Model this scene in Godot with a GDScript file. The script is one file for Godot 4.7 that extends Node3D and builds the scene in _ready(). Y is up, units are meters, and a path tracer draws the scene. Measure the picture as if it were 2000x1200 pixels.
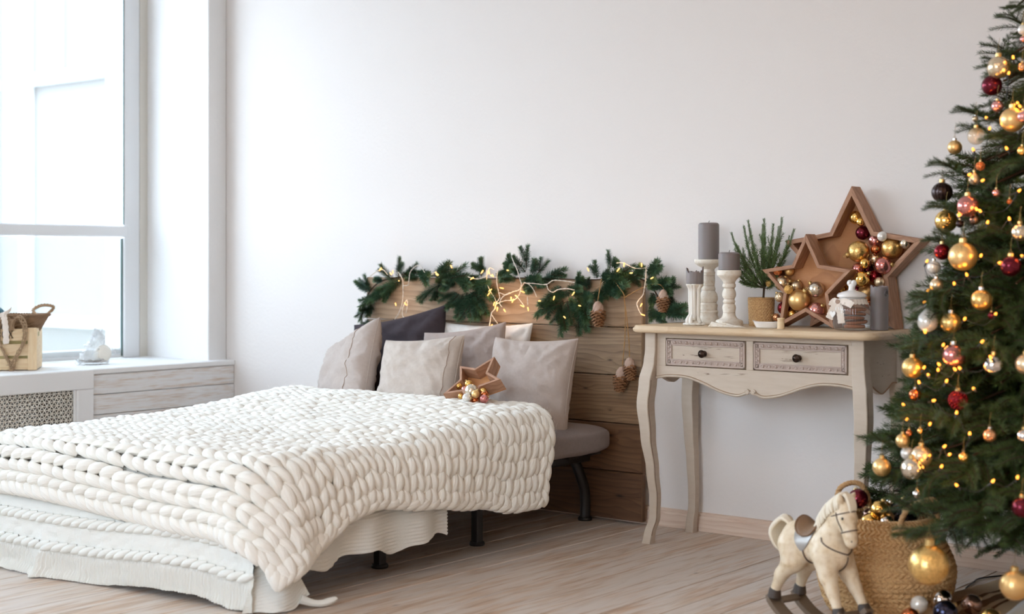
extends Node3D
# A bright white room dressed for Christmas: bed with a chunky knit blanket against a plank headboard, console table with
# stars full of baubles, decorated tree, rocking horse and basket. Wall at z = 0, window wall at x = -3.05, y up, metres.

var used := {}
var M := {}
var rng := RandomNumberGenerator.new()
var noise := FastNoiseLite.new()

# ------------------------------------------------------------------ scene
func _ready() -> void:
	# camera: level, lens shifted down, 50 mm on full frame, focused on the table and the headboard
	var cam := Camera3D.new()
	cam.name = "camera"
	cam.projection = Camera3D.PROJECTION_FRUSTUM
	cam.near = 0.1
	cam.far = 100.0
	cam.size = 0.1 * 1200.0 / 2860.0
	cam.frustum_offset = Vector2(0, -0.1 * 89.0 / 2860.0)
	cam.position = Vector3(3.3, 1.05, 4.905)
	cam.rotation.y = deg_to_rad(39.0)
	var lens := CameraAttributesPhysical.new()
	lens.frustum_focal_length = 51.5
	lens.frustum_focus_distance = 5.45
	lens.exposure_aperture = 2.4
	lens.frustum_near = 0.1
	lens.frustum_far = 100.0
	cam.attributes = lens
	add_child(cam)
	cam.current = true
	# overcast daylight
	var sky := ProceduralSkyMaterial.new()
	sky.sky_top_color = Color(0.82, 0.91, 1.0)
	sky.sky_horizon_color = Color(0.93, 0.97, 1.0)
	sky.ground_bottom_color = Color(0.8, 0.8, 0.8)
	sky.ground_horizon_color = Color(0.9, 0.9, 0.9)
	sky.sky_energy_multiplier = 4.0
	sky.ground_energy_multiplier = 2.0
	var env := Environment.new()
	env.background_mode = Environment.BG_SKY
	env.sky = Sky.new()
	env.sky.sky_material = sky
	env.tonemap_mode = Environment.TONE_MAPPER_LINEAR
	env.tonemap_exposure = 0.385
	env.sdfgi_enabled = true
	env.ssao_enabled = true
	env.ssil_enabled = true
	var we := WorldEnvironment.new()
	we.name = "daylight"
	we.environment = env
	add_child(we)
	make_materials()
	make_room()
	make_outside()
	make_bed()
	make_table()
	make_stars()
	make_table_things()
	make_headboard_dressing()
	make_tree()
	make_basket_and_horse()
	make_ledge_things()

# ------------------------------------------------------------------ geometry
class Geo:
	var v := PackedVector3Array()
	var t := PackedVector2Array()
	var c := PackedColorArray()
	var i := PackedInt32Array()
	var tint := Color.WHITE
	var tinted := false

	func add(p: Vector3, uv := Vector2.ZERO) -> int:
		v.append(p)
		t.append(uv)
		c.append(tint)
		return v.size() - 1

	func tri(a: int, b: int, d: int) -> void:
		i.append(a)
		i.append(b)
		i.append(d)

	func quad(a: Vector3, b: Vector3, d: Vector3, e: Vector3, out: Vector3, ua := Vector2.ZERO, ub := Vector2.ZERO, ud := Vector2.ZERO, ue := Vector2.ZERO) -> void:
		var k := add(a, ua)
		add(b, ub)
		add(d, ud)
		add(e, ue)
		if (d - a).cross(b - a).dot(out) >= 0.0:
			tri(k, k + 1, k + 2)
			tri(k, k + 2, k + 3)
		else:
			tri(k, k + 2, k + 1)
			tri(k, k + 3, k + 2)

	func face(a: Vector3, b: Vector3, d: Vector3, out: Vector3) -> void:
		var k := add(a)
		add(b)
		add(d)
		if (d - a).cross(b - a).dot(out) >= 0.0:
			tri(k, k + 1, k + 2)
		else:
			tri(k, k + 2, k + 1)

	# a grid of points already added: rows x columns starting at vertex k
	func weave(k: int, rows: int, cols: int, flip := false) -> void:
		for r in rows - 1:
			for q in cols - 1:
				var a := k + r * cols + q
				var b := a + 1
				var d := a + cols
				var e := d + 1
				if flip:
					tri(a, d, b)
					tri(b, d, e)
				else:
					tri(a, b, d)
					tri(b, e, d)

	# chamfered box; uv in metres, u along the longest side
	func box(at: Vector3, size: Vector3, bevel := 0.0, basis := Basis(), uv0 := Vector2.ZERO) -> void:
		var h := size / 2.0
		var b: float = minf(bevel, minf(h.x, minf(h.y, h.z)) * 0.9)
		var g := Vector3(h.x - b, h.y - b, h.z - b)
		var X := basis.x
		var Y := basis.y
		var Z := basis.z
		var ax := [X, Y, Z]
		var full := [h.x, h.y, h.z]
		var ins := [g.x, g.y, g.z]
		for k in 3:
			var p: int = (k + 1) % 3
			var q: int = (k + 2) % 3
			if full[p] < full[q]:
				var w := p
				p = q
				q = w
			for s in [-1.0, 1.0]:
				var n: Vector3 = ax[k] * s
				var o: Vector3 = at + n * full[k]
				var P: Vector3 = ax[p] * ins[p]
				var Q: Vector3 = ax[q] * ins[q]
				var u := Vector2(full[p] * 2.0, full[q] * 2.0)
				quad(o - P - Q, o + P - Q, o + P + Q, o - P + Q, n, uv0, uv0 + Vector2(u.x, 0), uv0 + u, uv0 + Vector2(0, u.y))
		if b <= 0.0:
			return
		for k in 3:
			var p: int = (k + 1) % 3
			var q: int = (k + 2) % 3
			for s in [-1.0, 1.0]:
				for r in [-1.0, 1.0]:
					var a1: Vector3 = at + ax[p] * (s * full[p]) + ax[q] * (r * ins[q])
					var a2: Vector3 = at + ax[p] * (s * ins[p]) + ax[q] * (r * full[q])
					var K: Vector3 = ax[k] * ins[k]
					var l := Vector2(full[k] * 2.0, 0)
					quad(a1 - K, a1 + K, a2 + K, a2 - K, ax[p] * s + ax[q] * r, uv0, uv0 + l, uv0 + l, uv0)
		for s in [-1.0, 1.0]:
			for r in [-1.0, 1.0]:
				for w in [-1.0, 1.0]:
					face(at + X * (s * h.x) + Y * (r * g.y) + Z * (w * g.z), at + X * (s * g.x) + Y * (r * h.y) + Z * (w * g.z), at + X * (s * g.x) + Y * (r * g.y) + Z * (w * h.z), X * s + Y * r + Z * w)

	# tube along points with a radius for each; squash < 1 flattens it along `flat`
	func tube(path: PackedVector3Array, radii: PackedFloat32Array, sides := 8, closed := false, caps := true, flat := Vector3.ZERO, squash := 1.0, uvs := 1.0) -> void:
		var n := path.size()
		var first := v.size()
		var side := Vector3.ZERO
		var run := 0.0
		for k in n + (1 if closed else 0):
			var j := k % n
			var before := path[(j - 1 + n) % n] if (closed or j > 0) else path[j]
			var after := path[(j + 1) % n] if (closed or j < n - 1) else path[j]
			var T := (after - before).normalized()
			if T.length() < 0.5:
				T = Vector3.UP
			if flat != Vector3.ZERO:
				side = T.cross(flat).normalized()
			else:
				if side == Vector3.ZERO:
					side = T.cross(Vector3.UP if absf(T.y) < 0.9 else Vector3.RIGHT)
				side = (side - T * side.dot(T)).normalized()
			var up := side.cross(T)
			if k > 0:
				run += path[j].distance_to(path[(k - 1) % n])
			var r := radii[mini(j, radii.size() - 1)]
			for s in sides + 1:
				var a := TAU * s / sides
				add(path[j] + side * (cos(a) * r) + up * (sin(a) * r * squash), Vector2(run * uvs, float(s) / sides))
		weave(first, n + (1 if closed else 0), sides + 1, true)
		if caps and not closed:
			for e in 2:
				var base := first if e == 0 else first + (n - 1) * (sides + 1)
				if radii[mini((n - 1) * e, radii.size() - 1)] < 0.0004:
					continue
				var m := add(path[(n - 1) * e])
				var ring := v.size()
				for s in sides:
					add(v[base + s])
				for s in sides:
					if e == 0:
						tri(m, ring + s, ring + (s + 1) % sides)
					else:
						tri(m, ring + (s + 1) % sides, ring + s)

	# profile of (radius, height) from bottom to top, turned round the y axis
	func lathe(profile: PackedVector2Array, sides := 24, at := Vector3.ZERO, basis := Basis(), sharp := 0.5) -> void:
		# rows are doubled where the profile turns sharply, so that edges stay crisp
		var rows: Array[Vector2] = []
		var part := 0
		var first := v.size()
		var count := 0
		for k in profile.size():
			var turn := 0.0
			if k > 0 and k < profile.size() - 1:
				turn = absf((profile[k] - profile[k - 1]).angle_to(profile[k + 1] - profile[k]))
			for s in sides + 1:
				var a := TAU * s / sides
				add(at + basis * Vector3(cos(a) * profile[k].x, profile[k].y, sin(a) * profile[k].x), Vector2(float(s) / sides, profile[k].y))
			count += 1
			if turn > sharp:
				weave(first, count, sides + 1)
				first = v.size()
				count = 1
				for s in sides + 1:
					var a := TAU * s / sides
					add(at + basis * Vector3(cos(a) * profile[k].x, profile[k].y, sin(a) * profile[k].x), Vector2(float(s) / sides, profile[k].y))
		weave(first, count, sides + 1)

	func ball(at: Vector3, r: Vector3, rings := 10, sides := 14, basis := Basis()) -> void:
		var first := v.size()
		for k in rings + 1:
			var b := PI * k / rings - PI / 2.0
			for s in sides + 1:
				var a := TAU * s / sides
				add(at + basis * Vector3(cos(b) * cos(a) * r.x, sin(b) * r.y, cos(b) * sin(a) * r.z), Vector2(float(s) / sides, float(k) / rings))
		weave(first, rings + 1, sides + 1)

	# outline in the xy plane, extruded from z0 to z1, then placed
	func prism(poly: PackedVector2Array, z0: float, z1: float, place := Transform3D(), bevel := 0.0) -> void:
		var n := poly.size()
		var ccw := not Geometry2D.is_polygon_clockwise(poly)
		var inner := poly
		if bevel > 0.0:
			var off := Geometry2D.offset_polygon(poly, -bevel, Geometry2D.JOIN_MITER)
			if off.size() == 1 and off[0].size() == n:
				# the offset may start at another corner
				var best := 0
				for s in n:
					if off[0][s].distance_to(poly[0]) < off[0][best].distance_to(poly[0]):
						best = s
				inner = PackedVector2Array()
				var same := Geometry2D.is_polygon_clockwise(off[0]) == Geometry2D.is_polygon_clockwise(poly)
				for s in n:
					inner.append(off[0][(best + (s if same else -s) + n * 2) % n])
			else:
				bevel = 0.0
		var cuts := Geometry2D.triangulate_polygon(inner)
		for e in 2:
			var z := z0 if e == 0 else z1
			var out := place.basis.z * (-1.0 if e == 0 else 1.0)
			var k := v.size()
			for p in inner:
				add(place * Vector3(p.x, p.y, z), p)
			for q in cuts.size() / 3:
				var a := k + cuts[q * 3]
				var b := k + cuts[q * 3 + 1]
				var d := k + cuts[q * 3 + 2]
				if (v[d] - v[a]).cross(v[b] - v[a]).dot(out) >= 0.0:
					tri(a, b, d)
				else:
					tri(a, d, b)
		var run := 0.0
		for s in n:
			var a := poly[s]
			var b := poly[(s + 1) % n]
			var l := a.distance_to(b)
			var o2 := (b - a).orthogonal().normalized() * (1.0 if ccw else -1.0)
			# outward for a counter-clockwise outline is to the right of the walk
			var mid := (a + b) / 2.0
			if Geometry2D.is_point_in_polygon(mid + o2 * 0.0005, poly):
				o2 = -o2
			var out := place.basis * Vector3(o2.x, o2.y, 0)
			quad(place * Vector3(a.x, a.y, z0 + bevel), place * Vector3(b.x, b.y, z0 + bevel), place * Vector3(b.x, b.y, z1 - bevel), place * Vector3(a.x, a.y, z1 - bevel), out, Vector2(run, 0), Vector2(run + l, 0), Vector2(run + l, z1 - z0), Vector2(run, z1 - z0))
			if bevel > 0.0:
				var ia := inner[s]
				var ib := inner[(s + 1) % n]
				quad(place * Vector3(a.x, a.y, z1 - bevel), place * Vector3(b.x, b.y, z1 - bevel), place * Vector3(ib.x, ib.y, z1), place * Vector3(ia.x, ia.y, z1), out + place.basis.z, Vector2(run, 0), Vector2(run + l, 0), Vector2(run + l, bevel), Vector2(run, bevel))
				quad(place * Vector3(a.x, a.y, z0 + bevel), place * Vector3(b.x, b.y, z0 + bevel), place * Vector3(ib.x, ib.y, z0), place * Vector3(ia.x, ia.y, z0), out - place.basis.z, Vector2(run, 0), Vector2(run + l, 0), Vector2(run + l, bevel), Vector2(run, bevel))
			run += l

	func mesh() -> ArrayMesh:
		var n := PackedVector3Array()
		n.resize(v.size())
		for q in i.size() / 3:
			var a := i[q * 3]
			var b := i[q * 3 + 1]
			var d := i[q * 3 + 2]
			var f := (v[d] - v[a]).cross(v[b] - v[a])
			n[a] += f
			n[b] += f
			n[d] += f
		# corners that share a place and were split only for their uv keep one normal where they nearly agree
		for k in n.size():
			n[k] = n[k].normalized() if n[k].length_squared() > 1e-24 else Vector3.UP
		var arrays := []
		arrays.resize(Mesh.ARRAY_MAX)
		arrays[Mesh.ARRAY_VERTEX] = v
		arrays[Mesh.ARRAY_NORMAL] = n
		arrays[Mesh.ARRAY_TEX_UV] = t
		if tinted:
			arrays[Mesh.ARRAY_COLOR] = c
		arrays[Mesh.ARRAY_INDEX] = i
		var m := ArrayMesh.new()
		m.add_surface_from_arrays(Mesh.PRIMITIVE_TRIANGLES, arrays)
		return m

# ------------------------------------------------------------------ scene tree helpers
func numbered(called: String) -> String:
	if not used.has(called):
		used[called] = 0
		return called
	used[called] += 1
	return "%s_%03d" % [called, used[called]]

func tag(o: Node3D, label: String, category: String, group := "", kind := "") -> Node3D:
	if label:
		o.set_meta("label", label)
	if category:
		o.set_meta("category", category)
	if group:
		o.set_meta("group", group)
	if kind:
		o.set_meta("kind", kind)
	return o

func thing(called: String, label: String, category: String, at := Vector3.ZERO, turn := 0.0, group := "") -> Node3D:
	var o := Node3D.new()
	o.name = numbered(called)
	add_child(o)
	o.position = at
	o.rotation.y = turn
	return tag(o, label, category, group)

# one named mesh; under a parent the geometry is given in the parent's own axes, unless it was built in the world's (then away = true)
func obj(called: String, g: Geo, m: Material, parent: Node3D = null, away := false) -> MeshInstance3D:
	if away and parent:
		var whole := Transform3D()
		var up: Node = parent
		while up != self:
			whole = up.transform * whole
			up = up.get_parent()
		var inv := whole.affine_inverse()
		for k in g.v.size():
			g.v[k] = inv * g.v[k]
	var o := MeshInstance3D.new()
	o.mesh = g.mesh()
	o.material_override = m
	if parent:
		o.name = called
		parent.add_child(o, true)
	else:
		o.name = numbered(called)
		add_child(o)
	return o

func reuse(called: String, mesh: Mesh, m: Material, parent: Node3D, at: Transform3D) -> MeshInstance3D:
	var o := MeshInstance3D.new()
	o.mesh = mesh
	o.material_override = m
	o.transform = at
	o.name = called if parent else numbered(called)
	if parent:
		parent.add_child(o, true)
	else:
		add_child(o)
	return o

func struct(called: String, g: Geo, m: Material) -> MeshInstance3D:
	var o := obj(called, g, m)
	o.set_meta("kind", "structure")
	return o

func boxes(list: Array, bevel := 0.0) -> Geo:
	var g := Geo.new()
	for b in list:
		g.box(b[0], b[1], bevel)
	return g

func v2(list: Array) -> PackedVector2Array:
	var p := PackedVector2Array()
	for k in list.size() / 2:
		p.append(Vector2(list[k * 2], list[k * 2 + 1]))
	return p

# smooth curve through points
func curve(pts: Array, steps := 6, closed := false) -> PackedVector3Array:
	var out := PackedVector3Array()
	var n := pts.size()
	for k in (n if closed else n - 1):
		var p0: Vector3 = pts[(k - 1 + n) % n] if closed or k > 0 else pts[k]
		var p1: Vector3 = pts[k]
		var p2: Vector3 = pts[(k + 1) % n]
		var p3: Vector3 = pts[(k + 2) % n] if closed or k < n - 2 else pts[k + 1]
		for s in steps:
			out.append(p1.cubic_interpolate(p2, p0, p3, float(s) / steps))
	if not closed:
		out.append(pts[n - 1])
	return out

func curve2(pts: Array, steps := 6) -> PackedVector2Array:
	var flat: Array = []
	for p in pts:
		flat.append(Vector3(p.x, p.y, 0))
	var out := PackedVector2Array()
	for p in curve(flat, steps):
		out.append(Vector2(p.x, p.y))
	return out

func even(r: float) -> PackedFloat32Array:
	return PackedFloat32Array([r])

func wobble(p: Vector3, f: float) -> float:
	return noise.get_noise_3d(p.x * f, p.y * f, p.z * f)

# basis whose y axis runs along d
func along(d: Vector3, twist := 0.0) -> Basis:
	var y := d.normalized()
	var x := y.cross(Vector3(0.13, 0.2, 0.97) if absf(y.z) < 0.9 else Vector3.RIGHT).normalized()
	return Basis(x, y, x.cross(y)).rotated(y, twist)

# ------------------------------------------------------------------ materials
func flat(col: Color, rough := 0.6, metal := 0.0) -> StandardMaterial3D:
	var m := StandardMaterial3D.new()
	m.albedo_color = col
	m.roughness = rough
	m.metallic = metal
	return m

func rgb(r: float, g: float, b: float) -> Color:
	return Color(r / 255.0, g / 255.0, b / 255.0)

func tex(im: Image) -> ImageTexture:
	return ImageTexture.create_from_image(im)

func tone_line(n: FastNoiseLite, cu: float, su: float, v: float) -> float:
	return n.get_noise_3d(cu * 0.7 + 3.0, su * 0.7, v * 4.0 + 11.0) * 0.5 + 0.5

# timber: annual rings warped by noise, knots, fine fibres. u runs along the grain. stops: dark line, mid, light
func timber(s: int, w: int, h: int, rings: float, dark: Color, mid: Color, light: Color, knots: Array, fibre := 0.5, wash := Color(0, 0, 0, 0), wash_level := 0.0) -> ImageTexture:
	var n := FastNoiseLite.new()
	n.seed = s
	n.noise_type = FastNoiseLite.TYPE_SIMPLEX
	n.frequency = 1.0
	n.fractal_octaves = 2
	var im := Image.create(w, h, false, Image.FORMAT_RGB8)
	for y in h:
		var v := float(y) / h
		for x in w:
			var u := float(x) / w
			# the noise wraps along u and v
			var cu := cos(u * TAU)
			var su := sin(u * TAU)
			var f := v * rings + n.get_noise_3d(cu * 0.28, su * 0.28, v * 0.7) * rings * 0.2 + n.get_noise_3d(cu * 1.1, su * 1.1, v * 2.0) * 0.35
			var knot := 0.0
			for k in knots:
				var dx: float = (u - k.x) * 2.4
				var dy: float = (v - k.y)
				var q: float = dx * dx + dy * dy
				var e: float = exp(-q / (k.z * k.z * 5.0))
				f += e * 1.5 * signf(dy + 0.0001) * (0.3 + minf(absf(dy) * 10.0, 1.0))
				knot = maxf(knot, exp(-q / (k.z * k.z * 0.35)))
			var ring := fposmod(f, 1.0)
			var line := pow(ring, 2.5) if ring < 0.93 else (1.0 - ring) / 0.07
			var fib := n.get_noise_3d(cu * 2.5, su * 2.5, v * 160.0) * 0.5 + 0.5
			var tone := n.get_noise_3d(cu * 0.9 + 7.0, su * 0.9, v * 5.0) * 0.5 + 0.5
			var a := clampf(line * (0.35 + 0.3 * tone_line(n, cu, su, v)) + (1.0 - fib) * 0.42 * fibre, 0.0, 1.0)
			var col := light.lerp(mid, clampf(tone * 1.3 - 0.15, 0.0, 1.0)).lerp(dark, a * 0.85)
			col = col.lerp(dark.darkened(0.35), knot * 0.85)
			if wash.a > 0.0:
				var p := n.get_noise_3d(cu * 0.55 - 3.0, su * 0.55, v * 4.5) * 0.5 + n.get_noise_3d(cu * 2.2, su * 2.2, v * 52.0) * 0.5 + n.get_noise_3d(cu * 1.0, su * 1.0 + 9.0, v * 17.0) * 0.42
				col = col.lerp(wash, wash.a * smoothstep(-0.55, 0.35, p + wash_level))
			im.set_pixel(x, y, col)
	return tex(im)

func wood(t: Texture2D, per_u: float, per_v: float, rough := 0.6, offset := Vector2.ZERO) -> StandardMaterial3D:
	var m := StandardMaterial3D.new()
	m.albedo_texture = t
	m.uv1_scale = Vector3(1.0 / per_u, 1.0 / per_v, 1)
	m.uv1_offset = Vector3(offset.x, offset.y, 0)
	m.roughness = rough
	m.heightmap_enabled = true
	m.heightmap_texture = t
	m.heightmap_scale = 0.12
	return m

func noise_tex(size: int, freq: float, octaves := 3, s := 1, kind := FastNoiseLite.TYPE_SIMPLEX_SMOOTH) -> NoiseTexture2D:
	var n := FastNoiseLite.new()
	n.seed = s
	n.noise_type = kind
	n.frequency = freq
	n.fractal_octaves = octaves
	var t := NoiseTexture2D.new()
	t.width = size
	t.height = size
	t.seamless = true
	t.noise = n
	return t

func ramped(t: NoiseTexture2D, stops: Array) -> NoiseTexture2D:
	var g := Gradient.new()
	var o := PackedFloat32Array()
	var c := PackedColorArray()
	for s in stops:
		o.append(s[0])
		c.append(s[1])
	g.offsets = o
	g.colors = c
	t.color_ramp = g
	return t

# plain weave of two threads, as height
func weave_tex(s: int, size := 256, threads := 48) -> ImageTexture:
	var n := FastNoiseLite.new()
	n.seed = s
	n.frequency = 1.0
	var im := Image.create(size, size, false, Image.FORMAT_RGB8)
	for y in size:
		for x in size:
			var u := float(x) / size * threads
			var v := float(y) / size * threads
			var over := (int(u) + int(v)) % 2 == 0
			var a := absf(sin(u * PI))
			var b := absf(sin(v * PI))
			var slub := n.get_noise_2d(floor(u) * 3.7, float(y) / size * 6.0) * 0.25 if over else n.get_noise_2d(float(x) / size * 6.0, 50.0 + floor(v) * 3.7) * 0.25
			var h := clampf((a * 0.8 + 0.2 * b if over else b * 0.8 + 0.2 * a) * 0.8 + slub, 0.0, 1.0)
			im.set_pixel(x, y, Color(h, h, h))
	return tex(im)

func cloth(col: Color, repeat := 8.0, depth := 0.06, rim := 0.25) -> StandardMaterial3D:
	var m := flat(col, 0.95)
	m.metallic_specular = 0.25
	m.uv1_triplanar = true
	m.uv1_scale = Vector3.ONE * repeat
	m.heightmap_enabled = true
	m.heightmap_texture = M.weave
	m.heightmap_scale = depth
	m.albedo_texture = M.slub
	m.rim_enabled = rim > 0.0
	m.rim = rim
	m.rim_tint = 0.6
	return m

func glow(col: Color, energy: float) -> StandardMaterial3D:
	var m := flat(col, 0.4)
	m.emission_enabled = true
	m.emission = col
	m.emission_energy_multiplier = energy
	return m

func metal_ball(col: Color, rough: float, metal := 0.9, crackle := 0.0, rough_tex := true) -> StandardMaterial3D:
	var m := flat(col, rough, metal)
	if crackle > 0.0:
		# mercury glass: the metal leaf is patchy
		m.albedo_texture = M.leaf
		m.heightmap_enabled = true
		m.heightmap_texture = M.crackle
		m.heightmap_scale = crackle
		m.uv1_triplanar = true
		m.uv1_scale = Vector3.ONE * 0.7
	return m

func make_materials() -> void:
	noise.seed = 5
	noise.frequency = 1.0
	noise.noise_type = FastNoiseLite.TYPE_SIMPLEX_SMOOTH
	rng.seed = 11
	M.weave = weave_tex(3)
	M.slub = ramped(noise_tex(256, 0.03, 4, 8), [[0.0, rgb(244, 243, 242)], [0.5, rgb(250, 250, 250)], [1.0, rgb(255, 255, 255)]])
	M.leaf = ramped(noise_tex(512, 0.018, 5, 77), [[0.0, rgb(150, 132, 110)], [0.36, rgb(236, 228, 216)], [0.6, rgb(255, 252, 246)], [1.0, rgb(255, 255, 255)]])
	M.crackle = noise_tex(256, 0.02, 4, 21)
	# room
	M.wall = flat(rgb(236, 229, 224), 0.9)
	M.wall.metallic_specular = 0.3
	M.wall.uv1_triplanar = true
	M.wall.uv1_scale = Vector3.ONE * 1.6
	M.wall.heightmap_enabled = true
	M.wall.heightmap_texture = noise_tex(512, 0.05, 5, 2)
	M.wall.heightmap_scale = 0.05
	M.plaster = M.wall.duplicate()
	M.plaster.albedo_color = rgb(242, 240, 238)
	M.ceiling = flat(rgb(244, 243, 242), 0.95)
	M.reveal = flat(rgb(222, 216, 206), 0.9)
	M.pvc = flat(rgb(240, 241, 242), 0.35)
	M.side_wall = flat(rgb(234, 212, 192), 0.9)
	var floor_dark := rgb(150, 116, 90)
	var floor_mid := rgb(204, 168, 138)
	var floor_light := rgb(214, 192, 170)
	M.floor = []
	for k in 3:
		var ft := timber(40 + k, 1024, 256, 9.0, floor_dark, floor_mid, floor_light, [Vector3(0.2 + 0.3 * k, 0.62 - 0.18 * k, 0.022), Vector3(0.75 - 0.2 * k, 0.2 + 0.2 * k, 0.018)], 0.8, Color(0.87, 0.84, 0.815, 0.7), 0.05)
		var m := wood(ft, 2.4, 0.56, 0.42)
		m.heightmap_scale = 0.06
		M.floor.append(m)
	M.subfloor = flat(rgb(92, 70, 54), 0.9)
	M.skirting = wood(timber(61, 512, 128, 5.0, rgb(206, 172, 148), rgb(226, 200, 180), rgb(236, 216, 198), [], 0.5), 0.09, 1.6, 0.5)
	M.skirting.uv1_scale = Vector3(1.0 / 1.6, 1.0 / 0.09, 1)
	M.skirting.heightmap_scale = 0.03
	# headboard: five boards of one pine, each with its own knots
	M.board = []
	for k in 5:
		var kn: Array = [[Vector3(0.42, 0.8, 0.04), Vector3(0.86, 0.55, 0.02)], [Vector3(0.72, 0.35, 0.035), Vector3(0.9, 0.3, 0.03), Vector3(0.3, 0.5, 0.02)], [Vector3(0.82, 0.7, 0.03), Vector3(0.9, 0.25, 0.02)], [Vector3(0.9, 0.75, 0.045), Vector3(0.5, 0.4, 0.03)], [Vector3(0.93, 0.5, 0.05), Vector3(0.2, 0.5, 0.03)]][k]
		# each plank has its own tone, darker towards the bottom
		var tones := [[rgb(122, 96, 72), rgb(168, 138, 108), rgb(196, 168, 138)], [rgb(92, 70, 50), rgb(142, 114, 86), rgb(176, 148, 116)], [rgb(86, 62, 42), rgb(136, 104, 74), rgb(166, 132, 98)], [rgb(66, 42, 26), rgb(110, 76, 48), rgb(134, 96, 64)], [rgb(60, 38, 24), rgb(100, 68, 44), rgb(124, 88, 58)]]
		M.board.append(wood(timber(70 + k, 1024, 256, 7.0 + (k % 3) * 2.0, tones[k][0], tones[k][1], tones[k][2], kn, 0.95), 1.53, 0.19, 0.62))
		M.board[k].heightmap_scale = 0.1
	M.batten = flat(rgb(96, 78, 66), 0.8)
	# console table paint: cream over lilac-taupe, worn in cracks
	M.cream = flat(rgb(202, 186, 168), 0.55)
	M.cream.albedo_texture = ramped(noise_tex(512, 0.02, 4, 31), [[0.0, rgb(246, 243, 239)], [0.5, rgb(252, 250, 248)], [1.0, rgb(255, 255, 255)]])
	M.cream.uv1_triplanar = true
	M.cream.uv1_scale = Vector3(0.8, 5.0, 0.8)
	M.taupe = flat(rgb(188, 168, 156), 0.5)
	M.wear = flat(rgb(126, 104, 86), 0.8)
	M.edge_line = flat(rgb(176, 142, 112), 0.6)
	M.table_top = wood(timber(83, 1024, 256, 6.0, rgb(196, 162, 124), rgb(216, 188, 152), rgb(226, 202, 170), [], 0.7), 1.1, 0.4, 0.45)
	M.table_top.heightmap_scale = 0.03
	M.bronze = flat(rgb(66, 52, 44), 0.3, 0.85)
	# star boxes
	M.star_wood = wood(timber(91, 512, 256, 5.0, rgb(130, 88, 62), rgb(172, 126, 96), rgb(194, 150, 120), [], 0.8), 0.5, 0.12, 0.6)
	M.star_back = wood(timber(92, 512, 512, 5.0, rgb(164, 104, 60), rgb(196, 136, 86), rgb(210, 152, 102), [Vector3(0.4, 0.4, 0.05)], 0.5), 0.6, 0.6, 0.55)
	# fabrics
	M.wool = flat(rgb(248, 243, 233), 1.0)
	M.wool.metallic_specular = 0.1
	M.wool.rim_enabled = true
	M.wool.rim = 0.5
	M.wool.rim_tint = 0.3
	M.wool.heightmap_enabled = true
	M.wool.heightmap_texture = noise_tex(256, 0.03, 3, 19)
	M.wool.heightmap_scale = 0.12
	M.wool.uv1_scale = Vector3(0.6, 3.0, 1.0)
	M.knit = flat(rgb(240, 238, 230), 1.0)
	M.knit.metallic_specular = 0.1
	M.knit.heightmap_enabled = true
	M.knit.heightmap_texture = M.weave
	M.knit.heightmap_scale = 0.08
	M.knit.uv1_triplanar = true
	M.knit.uv1_scale = Vector3.ONE * 5.0
	M.beige = cloth(rgb(190, 175, 165), 7.0)
	M.beige_light = cloth(rgb(206, 192, 180), 7.0)
	M.greige = cloth(rgb(176, 160, 152), 7.0)
	M.taupe_linen = cloth(rgb(176, 160, 152), 7.0)
	M.charcoal = cloth(rgb(68, 60, 64), 7.0)
	M.ivory = cloth(rgb(238, 230, 222), 7.0)
	M.sheet = cloth(rgb(140, 127, 123), 6.0)
	M.seam = flat(rgb(176, 152, 134), 0.9)
	M.black = flat(rgb(30, 28, 28), 0.45)
	M.slat = flat(rgb(40, 32, 28), 0.6)
	# greenery
	M.needle = flat(Color.WHITE, 0.55)
	M.needle.vertex_color_use_as_albedo = true
	M.needle.backlight_enabled = true
	M.needle.backlight = Color(0.12, 0.16, 0.08)
	M.bark = flat(rgb(74, 54, 38), 0.9)
	# baubles
	M.gold_matte = metal_ball(rgb(240, 200, 136), 0.33, 0.85)
	M.gold = metal_ball(rgb(246, 202, 118), 0.1, 0.95)
	M.gold_crackle = metal_ball(rgb(244, 206, 134), 0.29, 0.9, 0.06)
	M.champagne = metal_ball(rgb(228, 206, 172), 0.3, 0.85)
	M.champagne_crackle = metal_ball(rgb(236, 220, 194), 0.2, 0.9, 0.05)
	M.silver = metal_ball(rgb(234, 228, 216), 0.16, 0.9, 0.04)
	M.chrome = metal_ball(rgb(214, 208, 204), 0.05, 1.0)
	M.pearl = flat(rgb(238, 234, 226), 0.22, 0.25)
	M.pearl.clearcoat_enabled = true
	M.pearl.clearcoat = 1.0
	M.pearl.clearcoat_roughness = 0.1
	M.ruby = metal_ball(rgb(122, 24, 32), 0.1, 0.8)
	M.wine = metal_ball(rgb(104, 28, 42), 0.14, 0.75)
	M.rose = metal_ball(rgb(206, 134, 128), 0.12, 0.85)
	M.pink = metal_ball(rgb(226, 164, 160), 0.1, 0.85)
	M.copper = metal_ball(rgb(206, 118, 72), 0.12, 0.95)
	M.copper_bead = metal_ball(rgb(214, 132, 80), 0.18, 0.9)
	M.peach = metal_ball(rgb(236, 176, 130), 0.16, 0.85)
	M.brown = metal_ball(rgb(56, 42, 40), 0.16, 0.6)
	M.navy = metal_ball(rgb(58, 58, 76), 0.08, 0.9)
	M.night = metal_ball(rgb(44, 38, 46), 0.14, 0.7)
	M.bronze_ball = metal_ball(rgb(158, 130, 120), 0.14, 0.9, 0.04)
	M.cap = flat(rgb(214, 184, 124), 0.28, 0.95)
	M.cap_silver = flat(rgb(210, 208, 204), 0.25, 0.95)
	M.hook = flat(rgb(168, 142, 90), 0.4, 0.8)
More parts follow.
